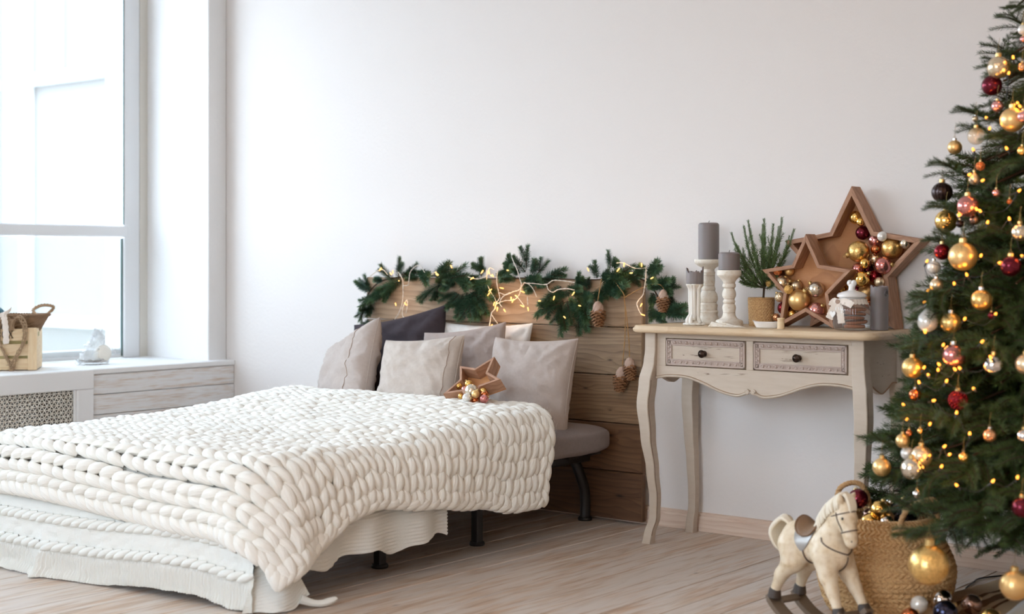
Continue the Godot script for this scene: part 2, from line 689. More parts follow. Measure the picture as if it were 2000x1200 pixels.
	M.glass_amber = flat(Color(0.95, 0.85, 0.66, 0.3), 0.04)
	M.glass_amber.transparency = BaseMaterial3D.TRANSPARENCY_ALPHA
	# small things
	M.candle = flat(rgb(134, 124, 122), 0.5)
	M.candle.subsurf_scatter_enabled = true
	M.candle.subsurf_scatter_strength = 0.15
	M.candle_edge = flat(rgb(96, 88, 90), 0.5)
	M.turned = flat(rgb(240, 232, 220), 0.6)
	M.turned.albedo_texture = ramped(noise_tex(256, 0.03, 4, 37), [[0.0, rgb(220, 200, 176)], [0.32, rgb(248, 244, 238)], [1.0, rgb(255, 255, 255)]])
	M.turned.uv1_triplanar = true
	M.turned.uv1_scale = Vector3.ONE * 7.0
	M.wax = flat(rgb(240, 234, 224), 0.4)
	M.rush = flat(rgb(222, 188, 140), 0.8)
	M.rush.albedo_texture = ramped(noise_tex(256, 0.06, 4, 43), [[0.0, rgb(170, 140, 110)], [0.5, rgb(238, 226, 210)], [1.0, rgb(255, 255, 255)]])
	M.rush.uv1_triplanar = true
	M.rush.uv1_scale = Vector3.ONE * 9.0
	M.rope = flat(rgb(190, 150, 104), 0.9)
	M.twine = flat(rgb(176, 136, 88), 0.95)
	M.burlap = cloth(rgb(206, 176, 158), 14.0, 0.12, 0.0)
	M.cone = flat(rgb(116, 74, 46), 0.7)
	M.cone_tip = flat(rgb(156, 110, 74), 0.7)
	M.ceramic = flat(rgb(242, 236, 230), 0.12)
	M.lace = flat(rgb(240, 226, 212), 0.95)
	M.cookie = flat(rgb(150, 88, 52), 0.8)
	M.jar_glass = flat(Color(0.92, 0.95, 0.93, 0.06), 0.03)
	M.jar_glass.transparency = BaseMaterial3D.TRANSPARENCY_ALPHA
	M.pane = flat(Color(0.97, 0.985, 0.985, 0.04), 0.0)
	M.pane.transparency = BaseMaterial3D.TRANSPARENCY_ALPHA
	M.pane_green = flat(Color(0.92, 0.945, 0.94, 0.34), 0.0)
	M.pane_green.transparency = BaseMaterial3D.TRANSPARENCY_ALPHA
	M.glass_edge = flat(rgb(60, 88, 84), 0.2)
	M.soil = flat(rgb(48, 36, 32), 0.95)
	M.wire_white = flat(rgb(240, 232, 220), 0.5)
	M.wire_green = flat(rgb(34, 36, 34), 0.5)
	M.lamp = glow(rgb(255, 236, 214), 1.6)  # glow of the added ceiling fill panels
	M.bulb = glow(rgb(255, 190, 110), 4.0)
	M.bulb_amber = glow(rgb(255, 166, 60), 7.0)
	# horse
	M.horse = flat(rgb(232, 216, 190), 0.4)
	M.horse.albedo_texture = ramped(noise_tex(512, 0.012, 5, 53), [[0.0, rgb(214, 194, 168)], [0.35, rgb(246, 238, 226)], [0.55, rgb(255, 252, 248)], [1.0, rgb(255, 255, 255)]])
	M.horse.uv1_triplanar = true
	M.horse.uv1_scale = Vector3.ONE * 5.0
	M.mane = flat(rgb(236, 224, 202), 0.6)
	M.leather = flat(rgb(124, 92, 62), 0.45)
	M.leather_dark = flat(rgb(82, 60, 50), 0.4)
	M.saddlecloth = flat(rgb(164, 158, 152), 0.3, 0.25)
	M.rocker = flat(rgb(112, 94, 76), 0.5)
	M.hoof = flat(rgb(66, 54, 46), 0.5)
	M.eye = flat(rgb(40, 30, 26), 0.15)
	# window ledge
	M.white_paint = flat(rgb(246, 245, 244), 0.45)
	M.washed = []
	for k in 2:
		M.washed.append(wood(timber(101 + k, 1024, 256, 6.0 + k, rgb(186, 150, 118), rgb(214, 196, 180), rgb(222, 214, 208), [Vector3(0.6, 0.55, 0.04), Vector3(0.25, 0.3, 0.02)], 0.7, Color(0.945, 0.945, 0.945, 0.96), 0.2), 1.2, 0.16, 0.6))
	M.lattice = flat(rgb(246, 240, 228), 0.5)
	M.radiator = flat(rgb(236, 236, 234), 0.4)
	M.pine = wood(timber(111, 512, 128, 4.0, rgb(220, 182, 134), rgb(238, 208, 164), rgb(244, 220, 182), [], 0.5), 0.6, 0.1, 0.55)
	M.olive = flat(rgb(186, 172, 118), 0.7)
	M.ink = flat(rgb(58, 48, 40), 0.8)
	M.wicker = flat(rgb(178, 148, 116), 0.8)
	M.wicker_dark = flat(rgb(146, 116, 88), 0.8)
	M.teal = flat(rgb(84, 124, 138), 0.8)
	M.film = flat(Color(0.98, 0.985, 0.99, 0.3), 0.08)
	M.film.transparency = BaseMaterial3D.TRANSPARENCY_ALPHA
	M.foil = flat(rgb(216, 214, 210), 0.25, 0.6)
	M.soap = flat(rgb(240, 234, 222), 0.5)
	M.facade = flat(rgb(144, 140, 135), 0.9)
	M.plinth = flat(rgb(128, 123, 116), 0.9)
	M.far_glass = flat(rgb(128, 125, 122), 0.3)
	M.outdoor = flat(rgb(206, 206, 204), 0.95)
	M.kraft = cloth(rgb(212, 178, 140), 7.0, 0.1, 0.0)
	M.stripe = cloth(rgb(124, 82, 48), 7.0, 0.1, 0.0)
	M.fleece = flat(rgb(240, 236, 230), 1.0)

# ------------------------------------------------------------------ room
const FILL_ENERGY := 2.1  # strength of the warm fill added from the ceiling
const Z_FRONT := 6.6
const X_RIGHT := 4.3
const X_WIN := -3.05
const Y_CEIL := 3.2

func make_room() -> void:
	# floor: sub-floor slab, boards laid on it one by one
	var sub := struct("floor", boxes([[Vector3(0.5, -0.12, 3.25), Vector3(7.9, 0.2, 7.1)]]), M.subfloor)
	var w := 0.1392
	var k := 0
	var x := -0.774 - w * 16
	while x < X_RIGHT:
		var g := Geo.new()
		var drop := rng.randf_range(0.0, 0.0012)
		g.box(Vector3(x + w / 2.0, -0.011 - drop, 3.3), Vector3(w - 0.0034, 0.022, 6.6), 0.002, Basis(), Vector2(rng.randf() * 2.4, (k * 7 % 4) * 0.14))
		obj("plank", g, M.floor[k % 3], sub)
		k += 1
		x += w
	# back wall, column in the corner, window wall, far walls, ceiling
	var g := Geo.new()
	g.box(Vector3(0.5, 1.6, -0.12), Vector3(8.0, 3.4, 0.24))
	struct("wall_back", g, M.wall)
	g = Geo.new()
	g.box(Vector3(-2.925, 1.6, 0.058), Vector3(0.746, 3.24, 0.116), 0.004)
	struct("pillar", g, M.plaster)
	g = Geo.new()
	# below, above and between the openings of the window wall
	g.box(Vector3(-3.2, 0.27, 3.3), Vector3(0.3, 0.54, 6.9))
	g.box(Vector3(-3.2, 3.1, 3.3), Vector3(0.3, 0.4, 6.9))
	for z in [[0.0, 0.165], [2.75, 3.05], [5.9, 6.9]]:
		g.box(Vector3(-3.2, 1.7, (z[0] + z[1]) / 2.0), Vector3(0.3, 2.5, z[1] - z[0]))
	struct("wall_left", g, M.reveal)
	g = Geo.new()
	g.box(Vector3(X_RIGHT + 0.1, 1.6, 3.3), Vector3(0.2, 3.4, 7.1))
	struct("wall_right", g, M.side_wall)
	g = Geo.new()
	# the wall behind the camera has a tall opening of its own
	g.box(Vector3(0.5, 0.25, Z_FRONT + 0.1), Vector3(8.0, 0.5, 0.2))
	g.box(Vector3(0.5, 3.05, Z_FRONT + 0.1), Vector3(8.0, 0.5, 0.2))
	for s in [[-3.4, 0.2], [2.8, 4.5]]:
		g.box(Vector3((s[0] + s[1]) / 2.0, 1.65, Z_FRONT + 0.1), Vector3(s[1] - s[0], 2.3, 0.2))
	struct("wall_front", g, M.side_wall)
	struct("ceiling", boxes([[Vector3(0.5, Y_CEIL + 0.1, 3.3), Vector3(8.0, 0.2, 7.2)]]), M.ceiling)
	# skirting board: flat with a rounded top bead
	g = Geo.new()
	var prof := v2([0.0, 0.0, 0.018, 0.0, 0.018, 0.052, 0.014, 0.058, 0.015, 0.064, 0.012, 0.07, 0.0, 0.072])
	var place := Transform3D(Basis(Vector3(0, 0, 1), Vector3(0, 1, 0), Vector3(-1, 0, 0)), Vector3(X_RIGHT, 0, 0))
	g.prism(prof, 0.0, X_RIGHT + 2.48, place)
	for q in g.t.size():
		g.t[q] = Vector2(g.v[q].x, g.v[q].y + g.v[q].z) # grain along the board
	struct("baseboard_back", g, M.skirting)
	make_window("window_1", 0.165, 2.75, true)
	make_window("window_2", 3.05, 5.9, false)
	for s in [[0.2, 2.8, 3]]:
		var f := Geo.new()
		var mid: float = (s[0] + s[1]) / 2.0
		var wide: float = s[1] - s[0]
		for y in [0.54, 2.76]:
			f.box(Vector3(mid, y, Z_FRONT + 0.08), Vector3(wide, 0.08, 0.07), 0.006)
		for e in [s[0] + 0.04, mid, s[1] - 0.04]:
			f.box(Vector3(e, 1.65, Z_FRONT + 0.08), Vector3(0.08, 2.14, 0.07), 0.006)
		var o := struct("window_%d" % s[2], f, M.pvc)
		var p := Geo.new()
		p.box(Vector3(mid, 1.65, Z_FRONT + 0.085), Vector3(wide - 0.1, 2.2, 0.004))
		obj("pane", p, M.pane, o)
	added_ceiling_fill(Vector3(0.9, Y_CEIL, 3.9), "added unseen fill panel on the ceiling over the middle of the room")
	added_ceiling_fill(Vector3(2.9, Y_CEIL, 3.9), "added unseen fill panel on the ceiling above the camera side of the room")
	make_ledge()

# unseen flat square panels, added on the ceiling as warm fill light
func added_ceiling_fill(at: Vector3, label: String) -> void:
	var o := thing("added_ceiling_fill", label, "fill light", at, 0.0, "added fill panels")
	var g := Geo.new()
	g.box(Vector3(0, -0.03, 0), Vector3(1.24, 0.06, 1.24), 0.01)
	obj("housing", g, M.pvc, o)
	g = Geo.new()
	g.box(Vector3(0, -0.063, 0), Vector3(1.16, 0.008, 1.16))
	obj("fill_diffuser", g, M.lamp, o)
	var lamp := AreaLight3D.new()
	lamp.name = "lamp"
	lamp.area_size = Vector2(1.16, 1.16)
	lamp.light_color = rgb(255, 222, 186)
	lamp.light_energy = FILL_ENERGY
	lamp.area_range = 12.0
	lamp.area_attenuation = 2.0
	lamp.shadow_enabled = true
	lamp.position = Vector3(0, -0.072, 0)
	lamp.rotation_degrees = Vector3(-90, 0, 0)
	o.add_child(lamp, true)

func make_window(called: String, z0: float, z1: float, seen: bool) -> void:
	var x := X_WIN - 0.035
	var g := Geo.new()
	var mid := (z0 + z1) / 2.0
	g.box(Vector3(x, 1.72, z0 + 0.048), Vector3(0.07, 2.34, 0.096), 0.004)
	g.box(Vector3(x, 1.72, z1 - 0.048), Vector3(0.07, 2.34, 0.096), 0.004)
	g.box(Vector3(x, 2.87, mid), Vector3(0.07, 0.07, z1 - z0 - 0.19), 0.004)
	g.box(Vector3(x - 0.01, 0.575, mid), Vector3(0.05, 0.05, z1 - z0 - 0.19), 0.004)
	g.box(Vector3(x, 1.72, mid + 0.15), Vector3(0.07, 2.24, 0.07), 0.004)
	var o := struct(called, g, M.pvc)
	g = Geo.new()
	g.box(Vector3(X_WIN + 0.006, 1.2055, mid + 0.02), Vector3(0.05, 0.057, z1 - z0 - 0.15), 0.005)
	obj("transom", g, M.pvc, o)
	for part in [[z0 + 0.096, mid + 0.115], [mid + 0.185, z1 - 0.096]]:
		var c: float = (part[0] + part[1]) / 2.0
		var l: float = part[1] - part[0]
		g = Geo.new()
		g.box(Vector3(x - 0.012, 2.04, c), Vector3(0.006, 1.6, l))
		obj("pane", g, M.pane, o)
		g = Geo.new()
		g.box(Vector3(x + 0.012, 0.87, c), Vector3(0.012, 0.6, l))
		obj("pane", g, M.pane_green, o)
		# the thick edge of the lower sheet and the gasket beside the upper one
		g = Geo.new()
		g.box(Vector3(x + 0.014, 0.865, part[0] + 0.004), Vector3(0.014, 0.61, 0.006))
		g.box(Vector3(x + 0.03, 2.04, part[0] + 0.003), Vector3(0.006, 1.6, 0.004))
		obj("gasket", g, M.glass_edge, o)

func make_ledge() -> void:
	var xf := -2.488
	var depth := xf - X_WIN + 0.02
	var ledge := thing("window_ledge", "deep white painted window ledge faced with whitewashed boards under the tall window", "ledge", Vector3(-2.77, 0, 1.6))
	ledge.set_meta("kind", "structure")
	var g := Geo.new()
	g.box(Vector3(xf - depth / 2.0 + 0.004, 0.537, 3.2), Vector3(depth, 0.026, 6.4), 0.004)
	obj("ledge_top", g, M.white_paint, ledge, true)
	g = Geo.new()
	g.box(Vector3(xf - 0.03, 0.26, 0.45), Vector3(0.012, 0.52, 0.86))
	g.box(Vector3(xf - 0.03, 0.26, 4.5), Vector3(0.012, 0.52, 3.8))
	obj("backing", g, M.white_paint, ledge, true)
	var y := 0.523
	var k := 0
	while y > 0.02:
		var h := minf(0.094, y)
		g = Geo.new()
		g.box(Vector3(xf - 0.012, y - h / 2.0, 0.427), Vector3(0.02, h - 0.003, 0.85), 0.002, Basis(), Vector2(0.13 + 0.47 * k, 0.02 + 0.0 * k))
		obj("board", g, M.washed[k % 2], ledge, true)
		y -= h
		k += 1
	# radiator cover: mitred frame round a pierced screen
	var cover := thing("radiator_cover", "white radiator cover with a pierced triangle lattice below the window ledge", "radiator cover", Vector3(xf, 0, 1.6))
	g = Geo.new()
	var z0 := 0.852
	var z1 := 2.6
	for b in [[0.505, 0.09, z0, z1], [0.06, 0.12, z0, z1]]:
		g.box(Vector3(xf + 0.006, b[0], (b[2] + b[3]) / 2.0), Vector3(0.024, b[1], b[3] - b[2]), 0.004)
	for z in [z0 + 0.045, z1 - 0.045]:
		g.box(Vector3(xf + 0.005, 0.28, z), Vector3(0.022, 0.36, 0.09), 0.004)
		g.box(Vector3(xf + 0.002, 0.28, z + (0.05 if z < 1.0 else -0.05)), Vector3(0.014, 0.36, 0.012), 0.003)
	obj("frame", g, M.white_paint, cover, true)
	# the ribbed radiator in the recess behind the screen
	for rib in 34:
		g = Geo.new()
		g.box(Vector3(xf - 0.42, 0.27, z0 + 0.06 + rib * 0.05), Vector3(0.08, 0.42, 0.043), 0.006)
		obj("radiator_rib", g, M.radiator, cover, true)
	# triangular lattice with small rounded cells
	g = Geo.new()
	var s := 0.025
	var rise := 0.0178
	var rows := int(0.36 / rise) + 1
	var cols := int((z1 - z0 - 0.18) / s) + 1
	for r in rows:
		for c in cols:
			var p := Vector3(xf - 0.006, 0.11 + r * rise, z0 + 0.085 + c * s + (0.5 * s if r % 2 else 0.0))
			for d in [Vector3(0, 0, s), Vector3(0, rise, s * 0.5), Vector3(0, rise, -s * 0.5)]:
				var e := Vector3(1, 0, 0).cross(d).normalized() * 0.0019
				var q: Vector3 = p + d
				if q.z > z1 - 0.085 or q.z < z0 + 0.085 or q.y > 0.47:
					continue
				g.quad(p - e, p + e, q + e, q - e, Vector3.RIGHT)
				g.quad(p - e, q - e, q - e - Vector3(0.003, 0, 0), p - e - Vector3(0.003, 0, 0), -e)
				g.quad(p + e, q + e, q + e - Vector3(0.003, 0, 0), p + e - Vector3(0.003, 0, 0), e)
			# hub
			g.box(p, Vector3(0.003, 0.0045, 0.006), 0.001)
	var lat := obj("lattice_screen", g, M.lattice, cover, true)
	lat.set_meta("kind", "stuff")

func make_outside() -> void:
	# the white wing of the building seen through the glass: plastered wall, tall framed windows
	var b := thing("building_wing", "pale plastered building wing with tall framed panes outside the window", "building", Vector3(-7.5, 0, -2.0))
	var g := Geo.new()
	g.box(Vector3(-7.5, 5.6, -2.6), Vector3(7.4, 10.0, 0.6))
	obj("wall", g, M.facade, b, true)
	g = Geo.new()
	g.box(Vector3(-7.5, 0.1, -2.59), Vector3(7.4, 1.0, 0.6))
	obj("plinth", g, M.plinth, b, true)
	# tall framed windows: white bars standing proud of the plaster, bluish upper panes
	for w in [[-7.86, -6.3], [-9.9, -8.4]]:
		var xa: float = w[0]
		var xb: float = w[1]
		var n := Node3D.new()
		n.name = "window"
		b.add_child(n, true)
		g = Geo.new()
		for y in [0.55, 2.6, 5.2]:
			g.box(Vector3((xa + xb) / 2.0, y, -2.244), Vector3(xb - xa + 0.12, 0.1, 0.12), 0.01)
		for x in [xa, xb]:
			g.box(Vector3(x, 2.88, -2.25), Vector3(0.1, 4.7, 0.1), 0.01)
		g.box(Vector3(xa + 0.47, 3.9, -2.25), Vector3(0.06, 2.6, 0.1), 0.01)
		obj("window_frame", g, M.pvc, n, true)
		g = Geo.new()
		g.box(Vector3((xa + xb) / 2.0, 3.9, -2.285), Vector3(xb - xa, 2.5, 0.02))
		obj("pane", g, M.far_glass, n, true)
	g = Geo.new()
	g.box(Vector3(-13.0, -0.4, 2.0), Vector3(19.0, 0.2, 26.0))
	struct("ground", g, M.outdoor)

# ------------------------------------------------------------------ bed
const BED_L := -1.43
const BED_R := -0.03
const BED_F := 2.06

func make_bed() -> void:
	var bed := thing("bed", "low black metal framed bed with a grey fitted sheet on its mattress", "bed", Vector3(-0.73, 0, 1.07))
	# mattress with soft edges under a stretched sheet
	var g := Geo.new()
	var rows := 46
	var cols := 40
	var hx := (BED_R - 0.01 - BED_L) / 2.0
	var hz := 0.91
	# a soft slab: superellipse section all round
	for r in rows + 1:
		var a := PI * r / rows - PI / 2.0
		for c in cols * 2 + 1:
			var b := TAU * c / (cols * 2)
			var ca := signf(cos(a)) * pow(absf(cos(a)), 0.16)
			var sa := signf(sin(a)) * pow(absf(sin(a)), 0.45)
			var cb := signf(cos(b)) * pow(absf(cos(b)), 0.14)
			var sb := signf(sin(b)) * pow(absf(sin(b)), 0.14)
			var p := Vector3(-0.73 + hx * ca * cb, 0.345 + 0.058 * sa, 0.995 + hz * ca * sb)
			p += Vector3(0, 1, 0) * wobble(p, 9.0) * 0.004
			g.add(p)
	g.weave(0, rows + 1, cols * 2 + 1)
	obj("mattress", g, M.sheet, bed, true)
	# steel frame and slats
	g = Geo.new()
	for x in [-1.36, -0.2]:
		g.box(Vector3(x, 0.262, 0.98), Vector3(0.04, 0.04, 1.76), 0.005)
	for z in [0.11, 0.98, 1.85]:
		g.box(Vector3(-0.78, 0.262, z), Vector3(1.16, 0.04, 0.04), 0.005)
	obj("frame", g, M.black, bed, true)
	for k in 12:
		g = Geo.new()
		g.box(Vector3(-0.76, 0.285, 0.16 + k * 0.148), Vector3(1.3, 0.012, 0.07), 0.003)
		obj("slat", g, M.slat, bed, true)
	for x in [-1.36, -0.21]:
		for z in [0.1, 0.776, 1.29, 1.83]:
			g = Geo.new()
			if z < 0.2:
				# the leg by the headboard curves
				g.tube(curve([Vector3(x - 0.035, 0.25, z + 0.03), Vector3(x - 0.012, 0.19, z + 0.02), Vector3(x, 0.11, z), Vector3(x, 0.004, z)], 6), even(0.021), 12)
			else:
				g.box(Vector3(x, 0.128, z), Vector3(0.034, 0.248, 0.034), 0.004)
			g.lathe(v2([0.0, 0.0, 0.028, 0.0, 0.03, 0.006, 0.027, 0.013, 0.0, 0.014]), 14, Vector3(x, 0, z))
			obj("leg", g, M.black, bed, true)
	make_throw()
	make_blanket()
	make_headboard()
	make_pillows()

# ---- headboard: five planks on two battens
func make_headboard() -> void:
	var h := thing("headboard", "tall plank headboard of brown knotty pine standing against the wall behind the bed", "headboard", Vector3(-0.72, 0, 0.04))
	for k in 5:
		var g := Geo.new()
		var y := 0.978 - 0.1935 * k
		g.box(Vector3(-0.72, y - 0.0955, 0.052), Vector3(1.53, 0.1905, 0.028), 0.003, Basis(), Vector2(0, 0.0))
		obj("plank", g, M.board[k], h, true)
	for x in [-1.3, -0.1]:
		var g := Geo.new()
		g.box(Vector3(x, 0.48, 0.02), Vector3(0.09, 0.94, 0.034), 0.003)
		obj("batten", g, M.batten, h, true)

# ---- pillows
# a stuffed square: pinched corners, sagging edges, creases that run to the corners
func cushion(w: float, h: float, t: float, s: int, rows := 40) -> Geo:
	var g := Geo.new()
	var n := FastNoiseLite.new()
	n.seed = s
	n.frequency = 1.0
	for side in 2:
		var first := g.v.size()
		for r in rows + 1:
			for c in rows + 1:
				var u := sin((float(c) / rows - 0.5) * PI) # closer together at the edges
				var v := sin((float(r) / rows - 0.5) * PI)
				var e := (1.0 - u * u * u * u) * (1.0 - v * v * v * v)
				var thick := t * 0.5 * pow(maxf(e, 0.0), 0.42) * (0.82 + 0.18 * (1.0 - u * u) * (1.0 - v * v))
				# edges draw in between the corners
				var x := u * w * 0.5 * (1.0 - 0.075 * (1.0 - v * v) * absf(u) * absf(u))
				var y := v * h * 0.5 * (1.0 - 0.075 * (1.0 - u * u) * absf(v) * absf(v))
				# folds: strongest towards corners and edges
				var edge := maxf(absf(u), absf(v))
				var dirc := atan2(v, u)
				var fold := n.get_noise_3d(dirc * 5.0, edge * 0.6, side * 5.0) * 0.02 * smoothstep(0.3, 0.8, edge) * (1.0 - smoothstep(0.9, 1.0, edge))
				fold += n.get_noise_3d(u * 1.6, v * 2.4, 3.0 + side) * 0.014 * e
				fold += absf(n.get_noise_3d(u * 3.1 + v * 1.5, v * 4.0 - u, 9.0)) * -0.016 * e
				g.add(Vector3(x, y, (thick + fold * smoothstep(0.0, 0.25, e)) * (1.0 if side == 0 else -1.0)), Vector2(x, y))
		g.weave(first, rows + 1, rows + 1, side == 0)
	return g

func pillow(label: String, m: Material, s: int, w: float, h: float, t: float, at: Vector3, turn: Vector3, seam := 0.0) -> Node3D:
	var o := thing("pillow", label, "pillow")
	o.position = at
	o.rotation_degrees = turn
	obj("cover", cushion(w, h, t, s), m, o)
	# piped closing seam round the edge
	var g := Geo.new()
	var path := PackedVector3Array()
	for k in 4:
		for q in 12:
			var f := sin((q / 12.0 - 0.5) * PI)
			var e := 1.0 - 0.075 * (1.0 - f * f)
			match k:
				0: path.append(Vector3(f * w * 0.5, -h * 0.5 * e, 0))
				1: path.append(Vector3(w * 0.5 * e, f * h * 0.5, 0))
				2: path.append(Vector3(-f * w * 0.5, h * 0.5 * e, 0))
				3: path.append(Vector3(-w * 0.5 * e, -f * h * 0.5, 0))
	g.tube(path, even(0.0022), 6, true)
	obj("edge_seam", g, m, o)
	if seam != 0.0:
		# stitched closing flap running beside one edge
		g = Geo.new()
		var p := PackedVector3Array()
		var src := cushion(w, h, t, s, 40)
		var col := int(round((asin(clampf(seam, -1, 1)) / PI + 0.5) * 40))
		for r in range(2, 39):
			p.append(src.v[r * 41 + col] + Vector3(0, 0, 0.0012))
		g.tube(p, even(0.0016), 5)
		obj("flap_seam", g, M.seam, o)
	return o

func make_pillows() -> void:
	pillow("dark charcoal linen pillow, corner pointing up against the headboard", M.charcoal, 1, 0.5, 0.5, 0.14, Vector3(-1.135, 0.575, 0.215), Vector3(-16, 6, 12))
	pillow("pale ivory pillow mostly hidden at the back against the headboard planks", M.ivory, 2, 0.5, 0.42, 0.1, Vector3(-0.72, 0.58, 0.145), Vector3(-10, 0, 1))
	pillow("greige linen pillow with a tall pointed corner behind the wooden star box", M.greige, 3, 0.42, 0.44, 0.13, Vector3(-0.72, 0.56, 0.275), Vector3(-16, 4, 8))
	pillow("large beige pillow with a rounded face nearest the console table", M.beige, 4, 0.4, 0.41, 0.17, Vector3(-0.305, 0.545, 0.345), Vector3(-15, 3, 1))
	pillow("plump pale beige pillow standing in the middle in front of the others", M.beige_light, 5, 0.4, 0.4, 0.16, Vector3(-0.785, 0.545, 0.475), Vector3(-20, 5, 5), 0.84)
	pillow("beige pillow slumped sideways at the window end of the row, seam showing", M.beige, 6, 0.47, 0.42, 0.16, Vector3(-1.235, 0.545, 0.44), Vector3(-20, -24, 22), 0.6)

# ---- cloth that hangs over the bed: p along x, q along z, both measured along the cloth
func drape(p: float, q: float) -> Vector3:
	var rc := 0.17
	var re := 0.075
	var top := 0.418 + 0.06 * smoothstep(1.5, 0.62, q)
	var foot := BED_F - 0.075 * smoothstep(-1.2, -0.2, p)
	var c := Vector2(minf(p, BED_R - rc), minf(q, foot - rc))
	var d := Vector2(p, q) - c
	var rho := d.length()
	var flat := rc - re
	var out := Vector3(c.x, top, c.y)
	if rho > 1e-6:
		d /= rho
		var reach := rho
		if rho > flat:
			var s := rho - flat
			var lim := re * PI / 2.0
			if s < lim:
				reach = flat + re * sin(s / re)
				out.y -= re * (1.0 - cos(s / re))
			else:
				s -= lim
				var wave := wobble(Vector3(c.x * 0.8 + d.x * 0.4, 0.0, c.y * 0.8 + d.y * 0.4), 3.2)
				reach = rc + s * (0.1 + 0.16 * wave + 0.35 * clampf(d.x * d.y * 2.0, 0.0, 1.0))
				out.y -= re + s * 0.985
		out.x += d.x * reach
		out.z += d.y * reach
	# left edge, out of the window light side: falls off the mattress
	if p < BED_L + 0.06:
		var s := BED_L + 0.06 - p
		var a := minf(s / 0.08, PI / 2.0)
		out.x = BED_L + 0.06 - 0.08 * sin(a)
		out.y -= 0.08 * (1.0 - cos(a)) + maxf(0.0, s - 0.08 * PI / 2.0)
	out.y += (wobble(Vector3(p, 0, q), 2.4) * 0.018 + wobble(Vector3(p, 4, q), 6.0) * 0.007) * smoothstep(0.3, 0.05, maxf(p - BED_R + rc, q - foot + rc))
	return out

func knit_edge(q: float) -> float:
	# how far the blanket reaches past the bed's near side
	var pts := [[0.4, 0.22], [0.55, 0.27], [0.66, 0.32], [0.82, 0.31], [1.05, 0.245], [1.3, 0.19], [1.52, 0.15], [1.66, 0.18], [1.8, 0.26], [1.95, 0.27], [2.3, 0.22]]
	for k in pts.size() - 1:
		if q < pts[k + 1][0]:
			return lerpf(pts[k][1], pts[k + 1][1], smoothstep(pts[k][0], pts[k + 1][0], maxf(q, pts[k][0])))
	return 0.18

func knit(u: float, v: float, high := 0.0) -> Vector3:
	# u across the bed (0 window side, 1 near hem), v from head to foot hem
	var q0 := lerpf(0.6, 0.5, smoothstep(0.3, 0.95, u)) + 0.16 * pow(smoothstep(0.72, 1.0, u), 1.6)
	var q1 := lerpf(2.2, 2.16, u) - 0.07 * smoothstep(0.8, 1.0, u)
	var q := lerpf(q0, q1, v)
	var pr := BED_R - 0.04 + knit_edge(q) + 0.02
	var p := lerpf(BED_L - 0.06, pr, u)
	var o := drape(p, q)
	if high == 0.0:
		return o
	var e := 0.004
	var n := (drape(p, q + e) - drape(p, q - e)).cross(drape(p + e, q) - drape(p - e, q)).normalized()
	return o + n * high

# one fat strand: a spindle from a to b through the middle m
func strand(g: Geo, a: Vector3, m: Vector3, b: Vector3, up: Vector3, r: float, sides := 9, rings := 9) -> void:
	var path := PackedVector3Array()
	var rad := PackedFloat32Array()
	for k in rings + 1:
		var t := float(k) / rings
		path.append(a.lerp(m, t).lerp(m.lerp(b, t), t))
		rad.append(r * pow(maxf(sin(PI * lerpf(0.06, 0.94, t)), 0.0), 0.62))
	g.tube(path, rad, sides, false, false, up, 0.86, 3.0)

